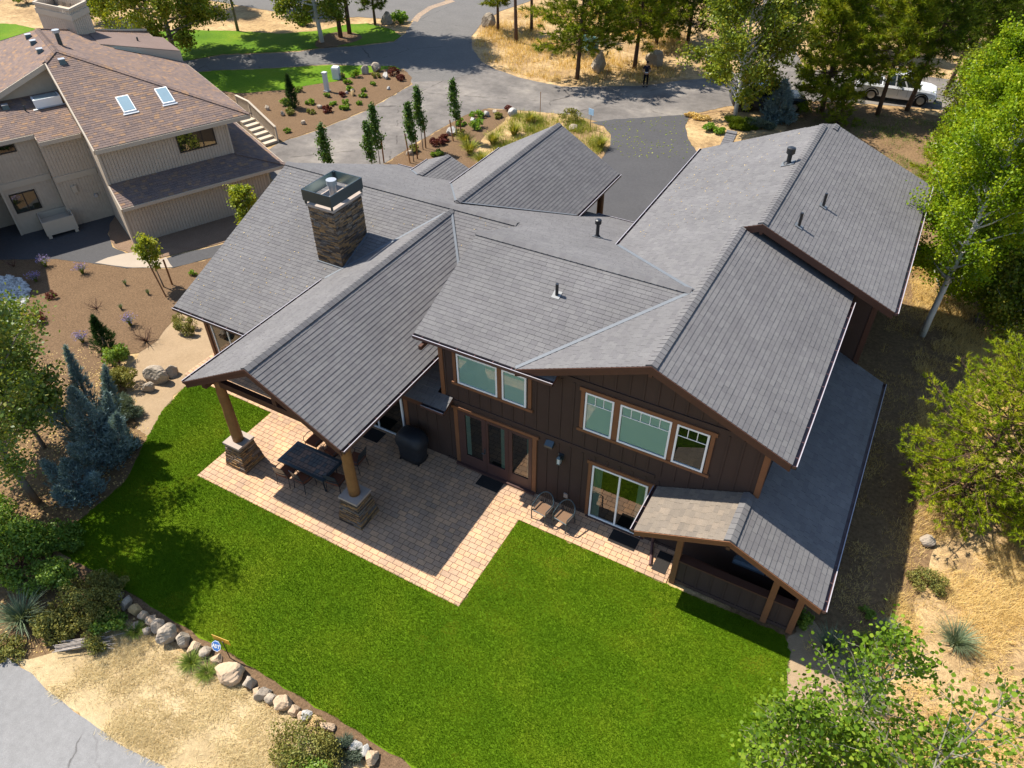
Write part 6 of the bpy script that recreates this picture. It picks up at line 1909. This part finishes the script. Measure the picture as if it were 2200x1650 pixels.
# far left and centre background trees
broadleaf('cottonwood_tree', 'large leafy tree behind the tan house roof', at(377, 122), 15.5, 5.6, .08, 70, 36000, .21, 'leaf_cotton', 'bark_grey', .22, sig=.44, rise=.15)
broadleaf('cottonwood_tree', 'slim tree at the back edge of the far lawn', at(511, 66), 10.0, 2.8, .3, 36, 10000, .2, 'leaf_dark', 'bark_grey', .14, sig=.36)
broadleaf('cottonwood_tree', 'pale leaning trunk tree in the mulch ring', at(692, 90), 14.5, 4.6, .15, 64, 32000, .21, 'leaf_cotton', 'bark_white', .20, (-1.3, .3), sig=.42, rise=.1)
broadleaf('cottonwood_tree', 'dark trunk in the middle of the mulch ring', at(732, 80), 19.0, 5.2, .24, 60, 26000, .24, 'leaf_dark', 'bark_pine', .20, sig=.40)
broadleaf('cottonwood_tree', 'rightmost dark trunk of the mulch ring', at(751, 72), 19.5, 5.2, .24, 60, 26000, .24, 'leaf_dark', 'bark_pine', .20, (.4, 0), sig=.40)
pine('pine_tree', 'small pine on the lawn tip by the upper driveway', at(806, 52), 5.0, 1.8, .3, 10, 6, 9, 24, .32, .05, 'needle_dark', tr=.14, group=PG)
broadleaf('cottonwood_tree', 'bushy tree behind the tan chimney tower', at(225, 45), 4.2, 2.4, .08, 32, 9000, .2, 'leaf_dark', 'bark_grey', .14, sig=.36)
broadleaf('cottonwood_tree', 'dark tree at the top between the far lawn and the upper driveway', at(600, 20), 9, 3.0, .2, 34, 11000, .2, 'leaf_dark', 'bark_grey', .16, sig=.36)
broadleaf('cottonwood_tree', 'dark tree above the tan house, cut by the top edge', at(440, 18), 8, 3.0, .2, 34, 11000, .2, 'leaf_dark', 'bark_grey', .16, sig=.36)
bush('hedge_shrub', 'dark shrub on the sandy bank left of the chimney tower', at(58, 6), 1.6, 1.2, 1.4, 1800, .2, 'shrub_green')
# aspens on the right
AG = 'aspens beside the house'
broadleaf('aspen_tree', 'tall white barked aspen whose foot shows beside the house shadow', at(1981, 720), 11.0, 2.3, .24, 60, 26000, .10, 'leaf_aspen', 'bark_white', .14, (.25, .2), AG, sig=.30)
broadleaf('aspen_tree', 'aspen behind the tall one, close to the roof edge', at(2030, 560), 9.0, 2.5, .14, 52, 22000, .11, 'leaf_aspen', 'bark_white', .11, (-.2, .2), AG, sig=.30)
broadleaf('aspen_tree', 'aspen farther along the house side, nearest the pickup', at(2070, 430), 9.0, 2.7, .12, 52, 22000, .12, 'leaf_aspen', 'bark_white', .11, (-.3, 0), AG, sig=.32)
broadleaf('aspen_tree', 'darker aspen at the right edge behind the tall one', at(2150, 640), 8.0, 2.4, .12, 46, 17000, .10, 'leaf_cotton', 'bark_white', .10, (0, .3), AG, sig=.30)
broadleaf('aspen_tree', 'low aspen growing under the tall one', at(2095, 690), 4.2, 2.0, .10, 32, 9000, .10, 'leaf_cotton', 'bark_grey', .06, (0, 0), AG, sig=.28)
broadleaf('aspen_tree', 'upper aspen at the right edge of the picture', at(2190, 430), 9.5, 2.7, .12, 50, 18000, .12, 'leaf_aspen', 'bark_white', .11, (-.3, 0), AG, sig=.32)
for lab, x, y, h, sp_, mt in (('leafy aspen overhanging the far right corner of the house roof', 2005, 668, 8.8, 2.7, 'leaf_aspen'), ('low bushy aspen beside the roof end, nearest the white truck', 2060, 300, 5.5, 2.2, 'leaf_cotton'), ('aspen at the right edge level with the house shadow corner', 2175, 560, 8.0, 2.6, 'leaf_aspen'),
                              ('olive young aspen under the right edge trees', 2160, 740, 3.4, 1.9, 'leaf_cotton'), ('young aspen in the shade between the trunks on the right', 2045, 640, 4.0, 1.7, 'leaf_aspen')):
    broadleaf('aspen_tree', lab, at(x, y), h, sp_, .1, 42, 14000, .115, mt, 'bark_white', .09, (0, 0), AG, sig=.32)
pine('pine_tree', 'small spreading pine between the house roof and the aspens', at(2020, 410), 4.8, 1.9, .08, 12, 7, 16, 22, .24, .03, 'needle_bright', tr=.09)
pine('bristlecone_pine', 'bright green spreading pine at the right edge, beside the dry grass', at(2050, 1085), 6.2, 2.75, .07, 19, 8, 30, 26, .15, .02, 'needle_bright', tr=.13, lean=(.4, .3), sp=.6, prof=lambda s: min(1, (s + .25) * 2.2) * (1 - s) ** .5 + .1)
pine('bristlecone_pine', 'second green pine partly outside the right edge', at(2240, 1150), 4.6, 2.4, .08, 15, 8, 26, 24, .15, .02, 'needle_bright', tr=.12, sp=.8, prof=lambda s: min(1, (s + .25) * 2.2) * (1 - s) ** .5 + .1)
# the young aspens just below the camera, lower right
NG = 'young aspens in the lower right corner'


def near_aspen(label, tx, ty, h, spread, cb, limbs, leaves, leaf=.075, lean=(0, 0)):
    v = G(tx, ty, h)
    return broadleaf('aspen_tree', label, (v.x - lean[0], v.y - lean[1], -.02), h, spread, cb, limbs, leaves, leaf, 'leaf_near', 'bark_twig', .06, lean, NG, rise=.5, sides=6, sig=.20)


near_aspen('young aspen with its tip just below the pale spiky grass', 1950, 1352, 8.2, 1.15, .52, 34, 1500, .068)
near_aspen('young aspen overhanging the lawn corner at the bottom', 1755, 1512, 7.6, 1.1, .5, 40, 2300, .068)
near_aspen('young aspen with a white stem rising to the right edge', 2215, 1470, 9.4, 1.2, .5, 30, 900, .066, (1.0, .75))
near_aspen('shorter young aspen between the other two at the bottom edge', 1850, 1570, 7.0, 1.2, .45, 42, 2600, .068)
near_aspen('young aspen right of the centre of the bottom corner group', 2050, 1560, 7.2, 1.1, .45, 34, 1500, .068)


# ---------------------------------------------------------------- vehicles
def car(name, label, p_rear, p_front, paint, pickup=False, cat='car'):
    """p_rear, p_front: where the two wheels on the camera side touch the road"""
    a, b = Vector(p_rear), Vector(p_front)
    d = (b - a); wb = d.length; d.normalize()
    W = 1.92
    left = Vector((-d.y, d.x, 0))
    org = (a + b) / 2 + left * (W / 2 - .12)
    t = empty(name, (org.x, org.y, 0), math.atan2(d.y, d.x), label, cat)
    fx, rx = wb / 2, -wb / 2
    F, B = fx + .92, rx - (1.15 if pickup else .95)
    wr = .39
    belt, roofz = (1.12, 1.86) if pickup else (1.08, 1.74)
    hood = 1.12 if pickup else 1.02

    def sec(x, hw, z0, z1, tuck=.08):
        return [(x, -hw + tuck, z0), (x, hw - tuck, z0), (x, hw, z0 + .22), (x, hw, z1 - .14), (x, hw - .07, z1), (x, -hw + .07, z1), (x, -hw, z1 - .14), (x, -hw, z0 + .22)]
    mb = MB()
    h = W / 2
    cab0 = rx + .55 if pickup else B + .15
    mb.loft([sec(B, h - .14, .50, belt - .12), sec(B + .10, h - .03, .38, belt), sec(rx, h, .34, belt), sec(0, h, .30, belt), sec(fx - .35, h, .32, belt), sec(fx - .3, h, .32, hood), sec(fx + .45, h - .03, .34, hood - .05), sec(F - .10, h - .10, .36, hood - .16), sec(F, h - .22, .44, hood - .32)])
    body = mb.build('body', M[paint], t, smooth=False)
    mb = MB()
    g = h - .10

    def gl(x, zz, hw): return [(x, -hw, zz), (x, hw, zz)]
    xw0, xw1, xr0, xr1 = fx - .30, fx - 1.05, (cab0 + .25 if pickup else B + .75), (cab0 if pickup else B + .25)
    base = [(xr1, -g, belt), (xw0, -g, belt), (xw0, g, belt), (xr1, g, belt)]
    top = [(xr0, -g + .16, roofz - .06), (xw1, -g + .16, roofz - .06), (xw1, g - .16, roofz - .06), (xr0, g - .16, roofz - .06)]
    mb.hexa(base, top)
    mb.build('cabin_glass', M['car_glass'], t)
    mb = MB()
    mb.loft([[(xr0 - .05, -g + .20, roofz - .05), (xw1 + .05, -g + .20, roofz - .05), (xw1 + .05, g - .20, roofz - .05), (xr0 - .05, g - .20, roofz - .05)], [(xr0 - .03, -g + .15, roofz - .03), (xw1 + .05, -g + .15, roofz - .03), (xw1 + .05, g - .15, roofz - .03), (xr0 - .03, g - .15, roofz - .03)], [(xr0 + .1, -g + .26, roofz + .03), (xw1 - .12, -g + .26, roofz + .03), (xw1 - .12, g - .26, roofz + .03), (xr0 + .1, g - .26, roofz + .03)]])
    for f in (.02, .36, .68, .98):
        for s in (-1, 1):
            p = Vector((xr1 + (xw0 - xr1) * f, s * (g + .008), belt)); q = Vector((xr0 + (xw1 - xr0) * f, s * (g - .15), roofz - .05))
            mb.beam(p, q, .09, .04, 0, (0, 1, 0))
    mb.build('roof', M[paint], t)
    if pickup:
        mb = MB(); mb.box(B + .12, -h + .14, belt - .02, cab0 - .06, h - .14, belt + .006); mb.build('bed_liner', M['tyre'], t)
    for x in (rx, fx):
        for s in (-1, 1):
            mb = MB()
            y0, y1 = s * (h - .24), s * (h + .015)
            mb.tube([(x, y0, wr), (x, y0 + (y1 - y0) * .12, wr), (x, y0 + (y1 - y0) * .88, wr), (x, y1, wr)], [wr - .05, wr, wr, wr - .06], 22)
            w = mb.build('wheel', M['tyre'], t, smooth=False)
            mb = MB()
            mb.tube([(x, y1, wr), (x, y1 + s * .008, wr)], wr * .62, 20)
            for k in range(6):
                an = k * math.pi / 3
                mb.beam((x, y1 + s * .016, wr), (x + math.cos(an) * wr * .6, y1 + s * .016, wr + math.sin(an) * wr * .6), .06, .02, 0, (0, 1, 0))
            mb.build('rim', M['rim'], w)
            mb = MB()
            ar = [(x + math.cos(q) * (wr + .10), s * (h + .004), wr + math.sin(q) * (wr + .10)) for q in np.linspace(0, math.pi, 13)]
            inn = [(x + math.cos(q) * (wr + .02), s * (h + .004), wr + math.sin(q) * (wr + .02)) for q in np.linspace(0, math.pi, 13)]
            for k in range(12):
                mb.hexa([ar[k], ar[k + 1], inn[k + 1], inn[k]], [(v[0], v[1] + s * .012, v[2]) for v in (ar[k], ar[k + 1], inn[k + 1], inn[k])])
            mb.build('wheel_arch', M['tyre'], w)
    for s in (-1, 1):
        mb = MB(); mb.loft([[(F - .16, s * (h - .30), hood - .42), (F - .02, s * (h - .42), hood - .42), (F - .06, s * (h - .42), hood - .24), (F - .18, s * (h - .26), hood - .24)], [(F - .14, s * (h - .14), hood - .42), (F - .05, s * (h - .24), hood - .42), (F - .10, s * (h - .24), hood - .24), (F - .20, s * (h - .12), hood - .24)]])
        mb.build('headlight', M['glass_dark'] if False else M['galv'], t)
        mb = MB(); mb.box(fx - .62, s * (h + .10) - .09, belt + .02, fx - .48, s * (h + .10) + .09, belt + .17); mb.build('mirror', M[paint], t)
    mb = MB(); mb.box(F - .30, -h + .16, .40, F + .04, h - .16, .52); mb.build('bumper', M['metal_dark'], t)
    mb = MB()
    for s in (-1, 1):
        for x in (fx - .95, 0.05):
            mb.box(x - .006, s * (h + .002) - .004, .50, x + .006, s * (h + .002) + .004, belt - .05)
            mb.box(x - .42, s * (h + .012) - .012, belt - .18, x - .26, s * (h + .012) + .012, belt - .14)
    mb.build('door_handle', M['metal_dark'], t)
    return t


car('pickup_truck', 'white pickup truck parked behind the pines', G(1868, 214), G(1973, 228), 'car_white', True, 'truck')
car('dark_car', 'dark grey car parked behind the small blue spruce', G(1600, 240), G(1702, 243), 'car_dark', False, 'car')


# ---------------------------------------------------------------- the person on the driveway
def skin_mesh(name, nodes, edges, mat, parent, sub=2):
    me = bpy.data.meshes.new(name)
    me.from_pydata([n[:3] for n in nodes], edges, [])
    o = bpy.data.objects.new(name, me)
    COL.objects.link(o)
    o.parent = parent
    o.modifiers.new('skin', 'SKIN')
    sv = me.skin_vertices[0].data if me.skin_vertices else None
    if sv is None:
        bpy.context.view_layer.objects.active = o
        sv = me.skin_vertices[0].data
    for i, n in enumerate(nodes):
        sv[i].radius = (n[3], n[4] if len(n) > 4 else n[3])
    sv[0].use_root = True
    s = o.modifiers.new('sub', 'SUBSURF'); s.levels = sub; s.render_levels = sub
    me.materials.append(mat)
    return o


pb = G(1386, 185)
face_az = math.atan2(CAMP[1] - pb.y, CAMP[0] - pb.x) + math.pi / 2
per = empty('person', (pb.x, pb.y, -.012), face_az, 'person in dark clothes standing at the driveway edge, holding a controller', 'person')
N = [(0, 0, .95, .13, .10), (0, 0, 1.12, .135, .10), (0, 0, 1.30, .16, .11), (0, 0, 1.42, .12, .09), (0, -.01, 1.50, .055, .055), (0, -.02, 1.58, .072, .085), (0, -.02, 1.68, .078, .095), (0, -.01, 1.76, .05, .06),
     (-.18, 0, 1.40, .06), (-.24, .02, 1.22, .045), (-.25, .0, 1.10, .042), (-.18, -.14, 1.06, .034), (-.09, -.26, 1.08, .026), (.18, 0, 1.40, .06), (.24, .02, 1.22, .045), (.25, 0, 1.10, .042), (.18, -.14, 1.06, .034), (.09, -.26, 1.08, .026),
     (-.09, 0, .86, .09), (-.11, -.01, .50, .06), (-.12, .02, .12, .042), (-.13, .01, .05, .045), (-.14, -.14, .035, .035), (.09, 0, .86, .09), (.11, -.01, .50, .06), (.12, .02, .12, .042), (.13, .01, .05, .045), (.14, -.14, .035, .035)]
E_ = [(0, 1), (1, 2), (2, 3), (3, 4), (4, 5), (5, 6), (6, 7), (3, 8), (8, 9), (9, 10), (10, 11), (11, 12), (3, 13), (13, 14), (14, 15), (15, 16), (16, 17), (0, 18), (18, 19), (19, 20), (20, 21), (21, 22), (0, 23), (23, 24), (24, 25), (25, 26), (26, 27)]
for s, wrist in ((-1, 12), (1, 17)):
    pal = len(N)
    N.append((s * .075, -.31, 1.09, .022, .014)); E_.append((wrist, pal))
    for k, (dz, L) in enumerate(((.022, .055), (.008, .065), (-.006, .06), (-.020, .045))):
        i = len(N)
        N.append((s * .055, -.34 - L * .3, 1.09 + dz, .009)); N.append((s * .035, -.345 - L * .5, 1.085 + dz, .008))
        E_.extend([(pal, i), (i, i + 1)])
    i = len(N)
    N.append((s * .06, -.31, 1.115, .010)); N.append((s * .045, -.34, 1.122, .009)); E_.extend([(pal, i), (i, i + 1)])
skin_mesh('body', N, E_, M['skin'], per)
sh = [(0, 0, .93, .145, .115), (0, 0, 1.12, .15, .115), (0, 0, 1.30, .175, .125), (0, 0, 1.43, .12, .095), (-.19, 0, 1.40, .075), (-.25, .02, 1.21, .062), (.19, 0, 1.40, .075), (.25, .02, 1.21, .062)]
skin_mesh('shirt', sh, [(0, 1), (1, 2), (2, 3), (3, 4), (4, 5), (3, 6), (6, 7)], M['navy'], per)
tr_ = [(0, 0, .97, .15, .115), (-.09, 0, .84, .10), (-.11, -.01, .50, .075), (-.12, .02, .10, .062), (.09, 0, .84, .10), (.11, -.01, .50, .075), (.12, .02, .10, .062)]
skin_mesh('trousers', tr_, [(0, 1), (1, 2), (2, 3), (0, 4), (4, 5), (5, 6)], M['trouser'], per)
for s in (-1, 1):
    mb = MB(); mb.loft([[(s * .13 + a * .05 * k, y, z) for a, z in ((-1, 0), (1, 0), (.8, .07 * k), (-.8, .07 * k))] for y, k in ((-.22, .6), (-.12, .95), (.02, 1.1), (.08, .9))]); mb.build('shoe', M['trouser'], per)
mb = MB()
mb.loft([[(math.cos(a) * r_, -.012 + math.sin(a) * r_ * 1.1, z) for a in np.linspace(0, 2 * math.pi, 13)[:-1]] for z, r_ in ((1.67, .092), (1.73, .092), (1.79, .065), (1.815, .02))]); mb.build('hair', M['hair'], per, smooth=True)
for s in (-1, 1):
    mb = MB(); mb.tube([(s * .03, -.118, 1.675), (s * .03, -.126, 1.675)], .010, 8); mb.build('eye', M['hair'], per)
mb = MB(); mb.prism([(-.014, -.112, 1.63), (.014, -.112, 1.63), (0, -.112, 1.675)], (0, -.025, -.004)); mb.build('nose', M['skin'], per)
mb = MB(); mb.beam((-.025, -.112, 1.605), (.025, -.112, 1.605), .008, .008); mb.build('mouth', M['shrub_red'], per)
rc = empty('remote_controller', (pb.x, pb.y, 0), face_az, 'pale controller held in both hands by the person', 'controller')
mb = MB(); mb.loft([[(-.10, -.40, 1.06), (.10, -.40, 1.06), (.10, -.34, 1.06), (-.10, -.34, 1.06)], [(-.11, -.41, 1.09), (.11, -.41, 1.09), (.11, -.33, 1.09), (-.11, -.33, 1.09)], [(-.09, -.40, 1.11), (.09, -.40, 1.11), (.09, -.34, 1.11), (-.09, -.34, 1.11)]])
mb.build('case', M['util_white'], rc)
for s in (-1, 1):
    mb = MB(); mb.tube([(s * .08, -.385, 1.10), (s * .085, -.43, 1.17)], .006, 6); mb.build('antenna', M['util_white'], rc)

# ---------------------------------------------------------------- signs, boxes and small things
v = G(494, 1413)
ys = empty('yard_sign', (v.x, v.y, 0), R(8), 'blue security yard sign with a yellow back panel on a black stake', 'sign')
mb = MB(); mb.tube([(0, 0, 0), (-.02, .02, .78)], .014, 6); mb.build('post', M['metal_black'], ys)
mb = MB(); mb.box(-.36, .045, .68, .20, .055, .90); mb.build('yellow_panel', M['sign_yellow'], ys)
oc = empty_ang = [(math.cos(R(22.5 + 45 * k)) * .155, math.sin(R(22.5 + 45 * k)) * .155) for k in range(8)]
tl = R(-32)
pan = lambda x, z, o=0: Vector((-.17 + x, -.10 + z * math.sin(-tl) * 1.0 - o * math.cos(tl), .66 + z * math.cos(tl) + o * math.sin(-tl) * -1.0 + o * .5))
mb = MB(); mb.prism([pan(x, z) for x, z in oc], pan(0, 0, -.012) - pan(0, 0)); so = mb.build('sign_face', M['sign_blue'], ys)
mb = MB()
ring = [pan(x * 1.0, z * 1.0, .003) for x, z in oc]; rin = [pan(x * .92, z * .92, .003) for x, z in oc]
for k in range(8):
    j = (k + 1) % 8
    mb.face([ring[k], ring[j], rin[j], rin[k]])


def stroke(x0, z0, x1, z1, w=.020):
    a, b = Vector((x0, z0)), Vector((x1, z1))
    d = (b - a).normalized() * (w / 2); n = Vector((-d.y, d.x))
    mb.face([pan(*(a - n - d * .6), .006), pan(*(b - n + d * .6), .006), pan(*(b + n + d * .6), .006), pan(*(a + n - d * .6), .006)])


for s_ in ((-.115, -.05, -.080, .055), (-.080, .055, -.045, -.05), (-.098, -.015, -.062, -.015),
           (-.022, -.05, -.022, .05), (-.022, .05, .012, .04), (.012, .04, .028, .012), (.028, .012, .028, -.012), (.028, -.012, .012, -.04), (.012, -.04, -.022, -.05),
           (.042, .05, .118, .05), (.080, .05, .080, -.05)):
    stroke(*s_)
mb.build('lettering', M['white'], so)

v = G(1268, 279)
sg = empty('driveway_sign', (v.x, v.y, 0), R(-20), 'small square sign on a thin stake beside the garage driveway', 'sign')
mb = MB(); mb.tube([(0, 0, 0), (0, 0, 1.2)], .02, 6); mb.build('post', M['metal_black'], sg)
mb = MB(); mb.box(-.22, -.02, .98, .22, -.005, 1.38); mb.build('sign_face', M['sign_back'], sg)
mb = MB(); mb.tube([(0, 0, 0), (.03, 0, 1.6)], .022, 6)
tag(mb.build('marker_post', M['stake'], None, loc=at(1160, 248)), 'thin marker post in the dry grass beside the road', 'post')
v = G(703, 196)
ub = empty('utility_post', (v.x, v.y, 0), 0, 'slim white utility post on the planted island', 'utility post')
mb = MB(); mb.box(-.13, -.13, 0, .13, .13, 1.25); mb.build('post', M['util_white'], ub)
mb = MB(); mb.box(-.16, -.16, 1.25, .16, .16, 1.36); mb.build('cap', M['util_white'], ub)
mb = MB(); mb.box(-.2, -.2, 0, .2, .2, .06); mb.build('base', M['galv'], ub)
v = G(724, 169)
ub = empty('utility_box', (v.x, v.y, 0), R(15), 'pale utility box on the lawn edge beside the planted island', 'utility box')
mb = MB(); mb.box(-.27, -.2, 0, .27, .2, .75); mb.build('cabinet', M['util_white'], ub)
mb = MB(); mb.hexa([(-.29, -.22, .75), (.29, -.22, .75), (.29, .22, .75), (-.29, .22, .75)], [(-.25, -.18, .86), (.25, -.18, .86), (.25, .2, .90), (-.25, .2, .90)]); mb.build('lid', M['util_white'], ub)
for lab, x, y, w, h in (('large green utility box under the pines', 1263, 104, .55, .85), ('small green utility pedestal beside the large green box', 1280, 106, .18, .8)):
    v = G(x, y)
    ub = empty('utility_box', (v.x, v.y, 0), R(-25), lab, 'utility box')
    mb = MB(); mb.box(-w, -w * .8, 0, w, w * .8, h); mb.build('cabinet', M['util_green'], ub)
    mb = MB(); mb.hexa([(-w - .03, -w * .8 - .03, h), (w + .03, -w * .8 - .03, h), (w + .03, w * .8 + .03, h), (-w - .03, w * .8 + .03, h)], [(-w, -w * .7, h + .1), (w, -w * .7, h + .1), (w, w * .7, h + .1), (-w, w * .7, h + .1)]); mb.build('lid', M['util_green'], ub)

# ---------------------------------------------------------------- fallen leaves, litter (nobody could count them)
def fallen(name, pts, size, mat, z):
    X, Y = pts
    C = np.stack([X, Y, np.full(len(X), z)], 1)
    V = leaf_faces(C, size, 6.0, 1.3)
    o = npmesh(name, V, 4, rng.uniform(0, 1, len(C)), M[mat])
    o['kind'] = 'stuff'


DRV = P((1290, 262), (1482, 246), (1472, 272), (1480, 300), (1500, 340), (1330, 340))
xs, ys = scatter(DRV, 420)
fallen('fallen_leaves', (xs, ys), .10, 'leaf_lime', .0)
LT = P((275, 800), (325, 930), (270, 1040), (110, 1170), (300, 1320), (330, 1370), (60, 1410), (-100, 1330), (-100, 800), (180, 740))
xs, ys = scatter(LT, 9000)
fallen('leaf_litter', (xs, ys), .06, 'grass_dry', -.015)
# needle and leaf litter on the roof planes
n = 420
X = rng.uniform(-17, -5.8, n); Y = rng.uniform(-.4, 6.5, n)
k = (X < -12.2) | (np.abs(X + 8.76) > 3.3 + 0 * X) | (Y > 2.6 + (3.2 - np.abs(X + 8.76)) * 1.3)
X, Y = X[k], Y[k]
C = np.stack([X, Y, 2.78 + .41 * (Y + .53) + .035], 1)
X2 = rng.uniform(-2.2, 1.6, 160); Y2 = rng.uniform(8, 17, 160)
C = np.concatenate([C, np.stack([X2, Y2, 7.1 - .42 * (1.73 - X2) + .035], 1)])
o = npmesh('roof_litter', leaf_faces(C, .05, 5.0, 1.8), 4, rng.uniform(0, 1, len(C)), M['grass_dry'])
o['kind'] = 'stuff'
# loose white river rocks
RRK = smooth_pts([(p[0], p[1]) for p in P((-90, 640), (-10, 598), (25, 594), (52, 604), (64, 622), (58, 645), (40, 672), (0, 700), (-80, 720))])
X, Y = scatter(RRK, 2600)
n = len(X)
oct_v = np.array([(1, 0, 0), (0, 1, 0), (-1, 0, 0), (0, -1, 0), (0, 0, .75), (0, 0, -.5)], float)
tri = [(0, 1, 4), (1, 2, 4), (2, 3, 4), (3, 0, 4), (1, 0, 5), (2, 1, 5), (3, 2, 5), (0, 3, 5)]
B = oct_v[None] * rng.uniform(.65, 1.3, (n, 6, 1)) * rng.uniform(.045, .11, (n, 1, 1))
an = rng.uniform(0, 6.28, n); c, s = np.cos(an)[:, None], np.sin(an)[:, None]
B = np.stack([B[..., 0] * c - B[..., 1] * s + X[:, None], B[..., 0] * s + B[..., 1] * c + Y[:, None], B[..., 2] + .02], -1)
V = np.stack([B[:, list(t)] for t in tri], 1).reshape(-1, 3)
o = npmesh('river_rock', V, 3, np.repeat(rng.uniform(0, 1, n), 8), attrmat('river_stone', [(.30, .28, .25), (.50, .48, .44), (.66, .64, .60)], .85, .2))
o['kind'] = 'stuff'
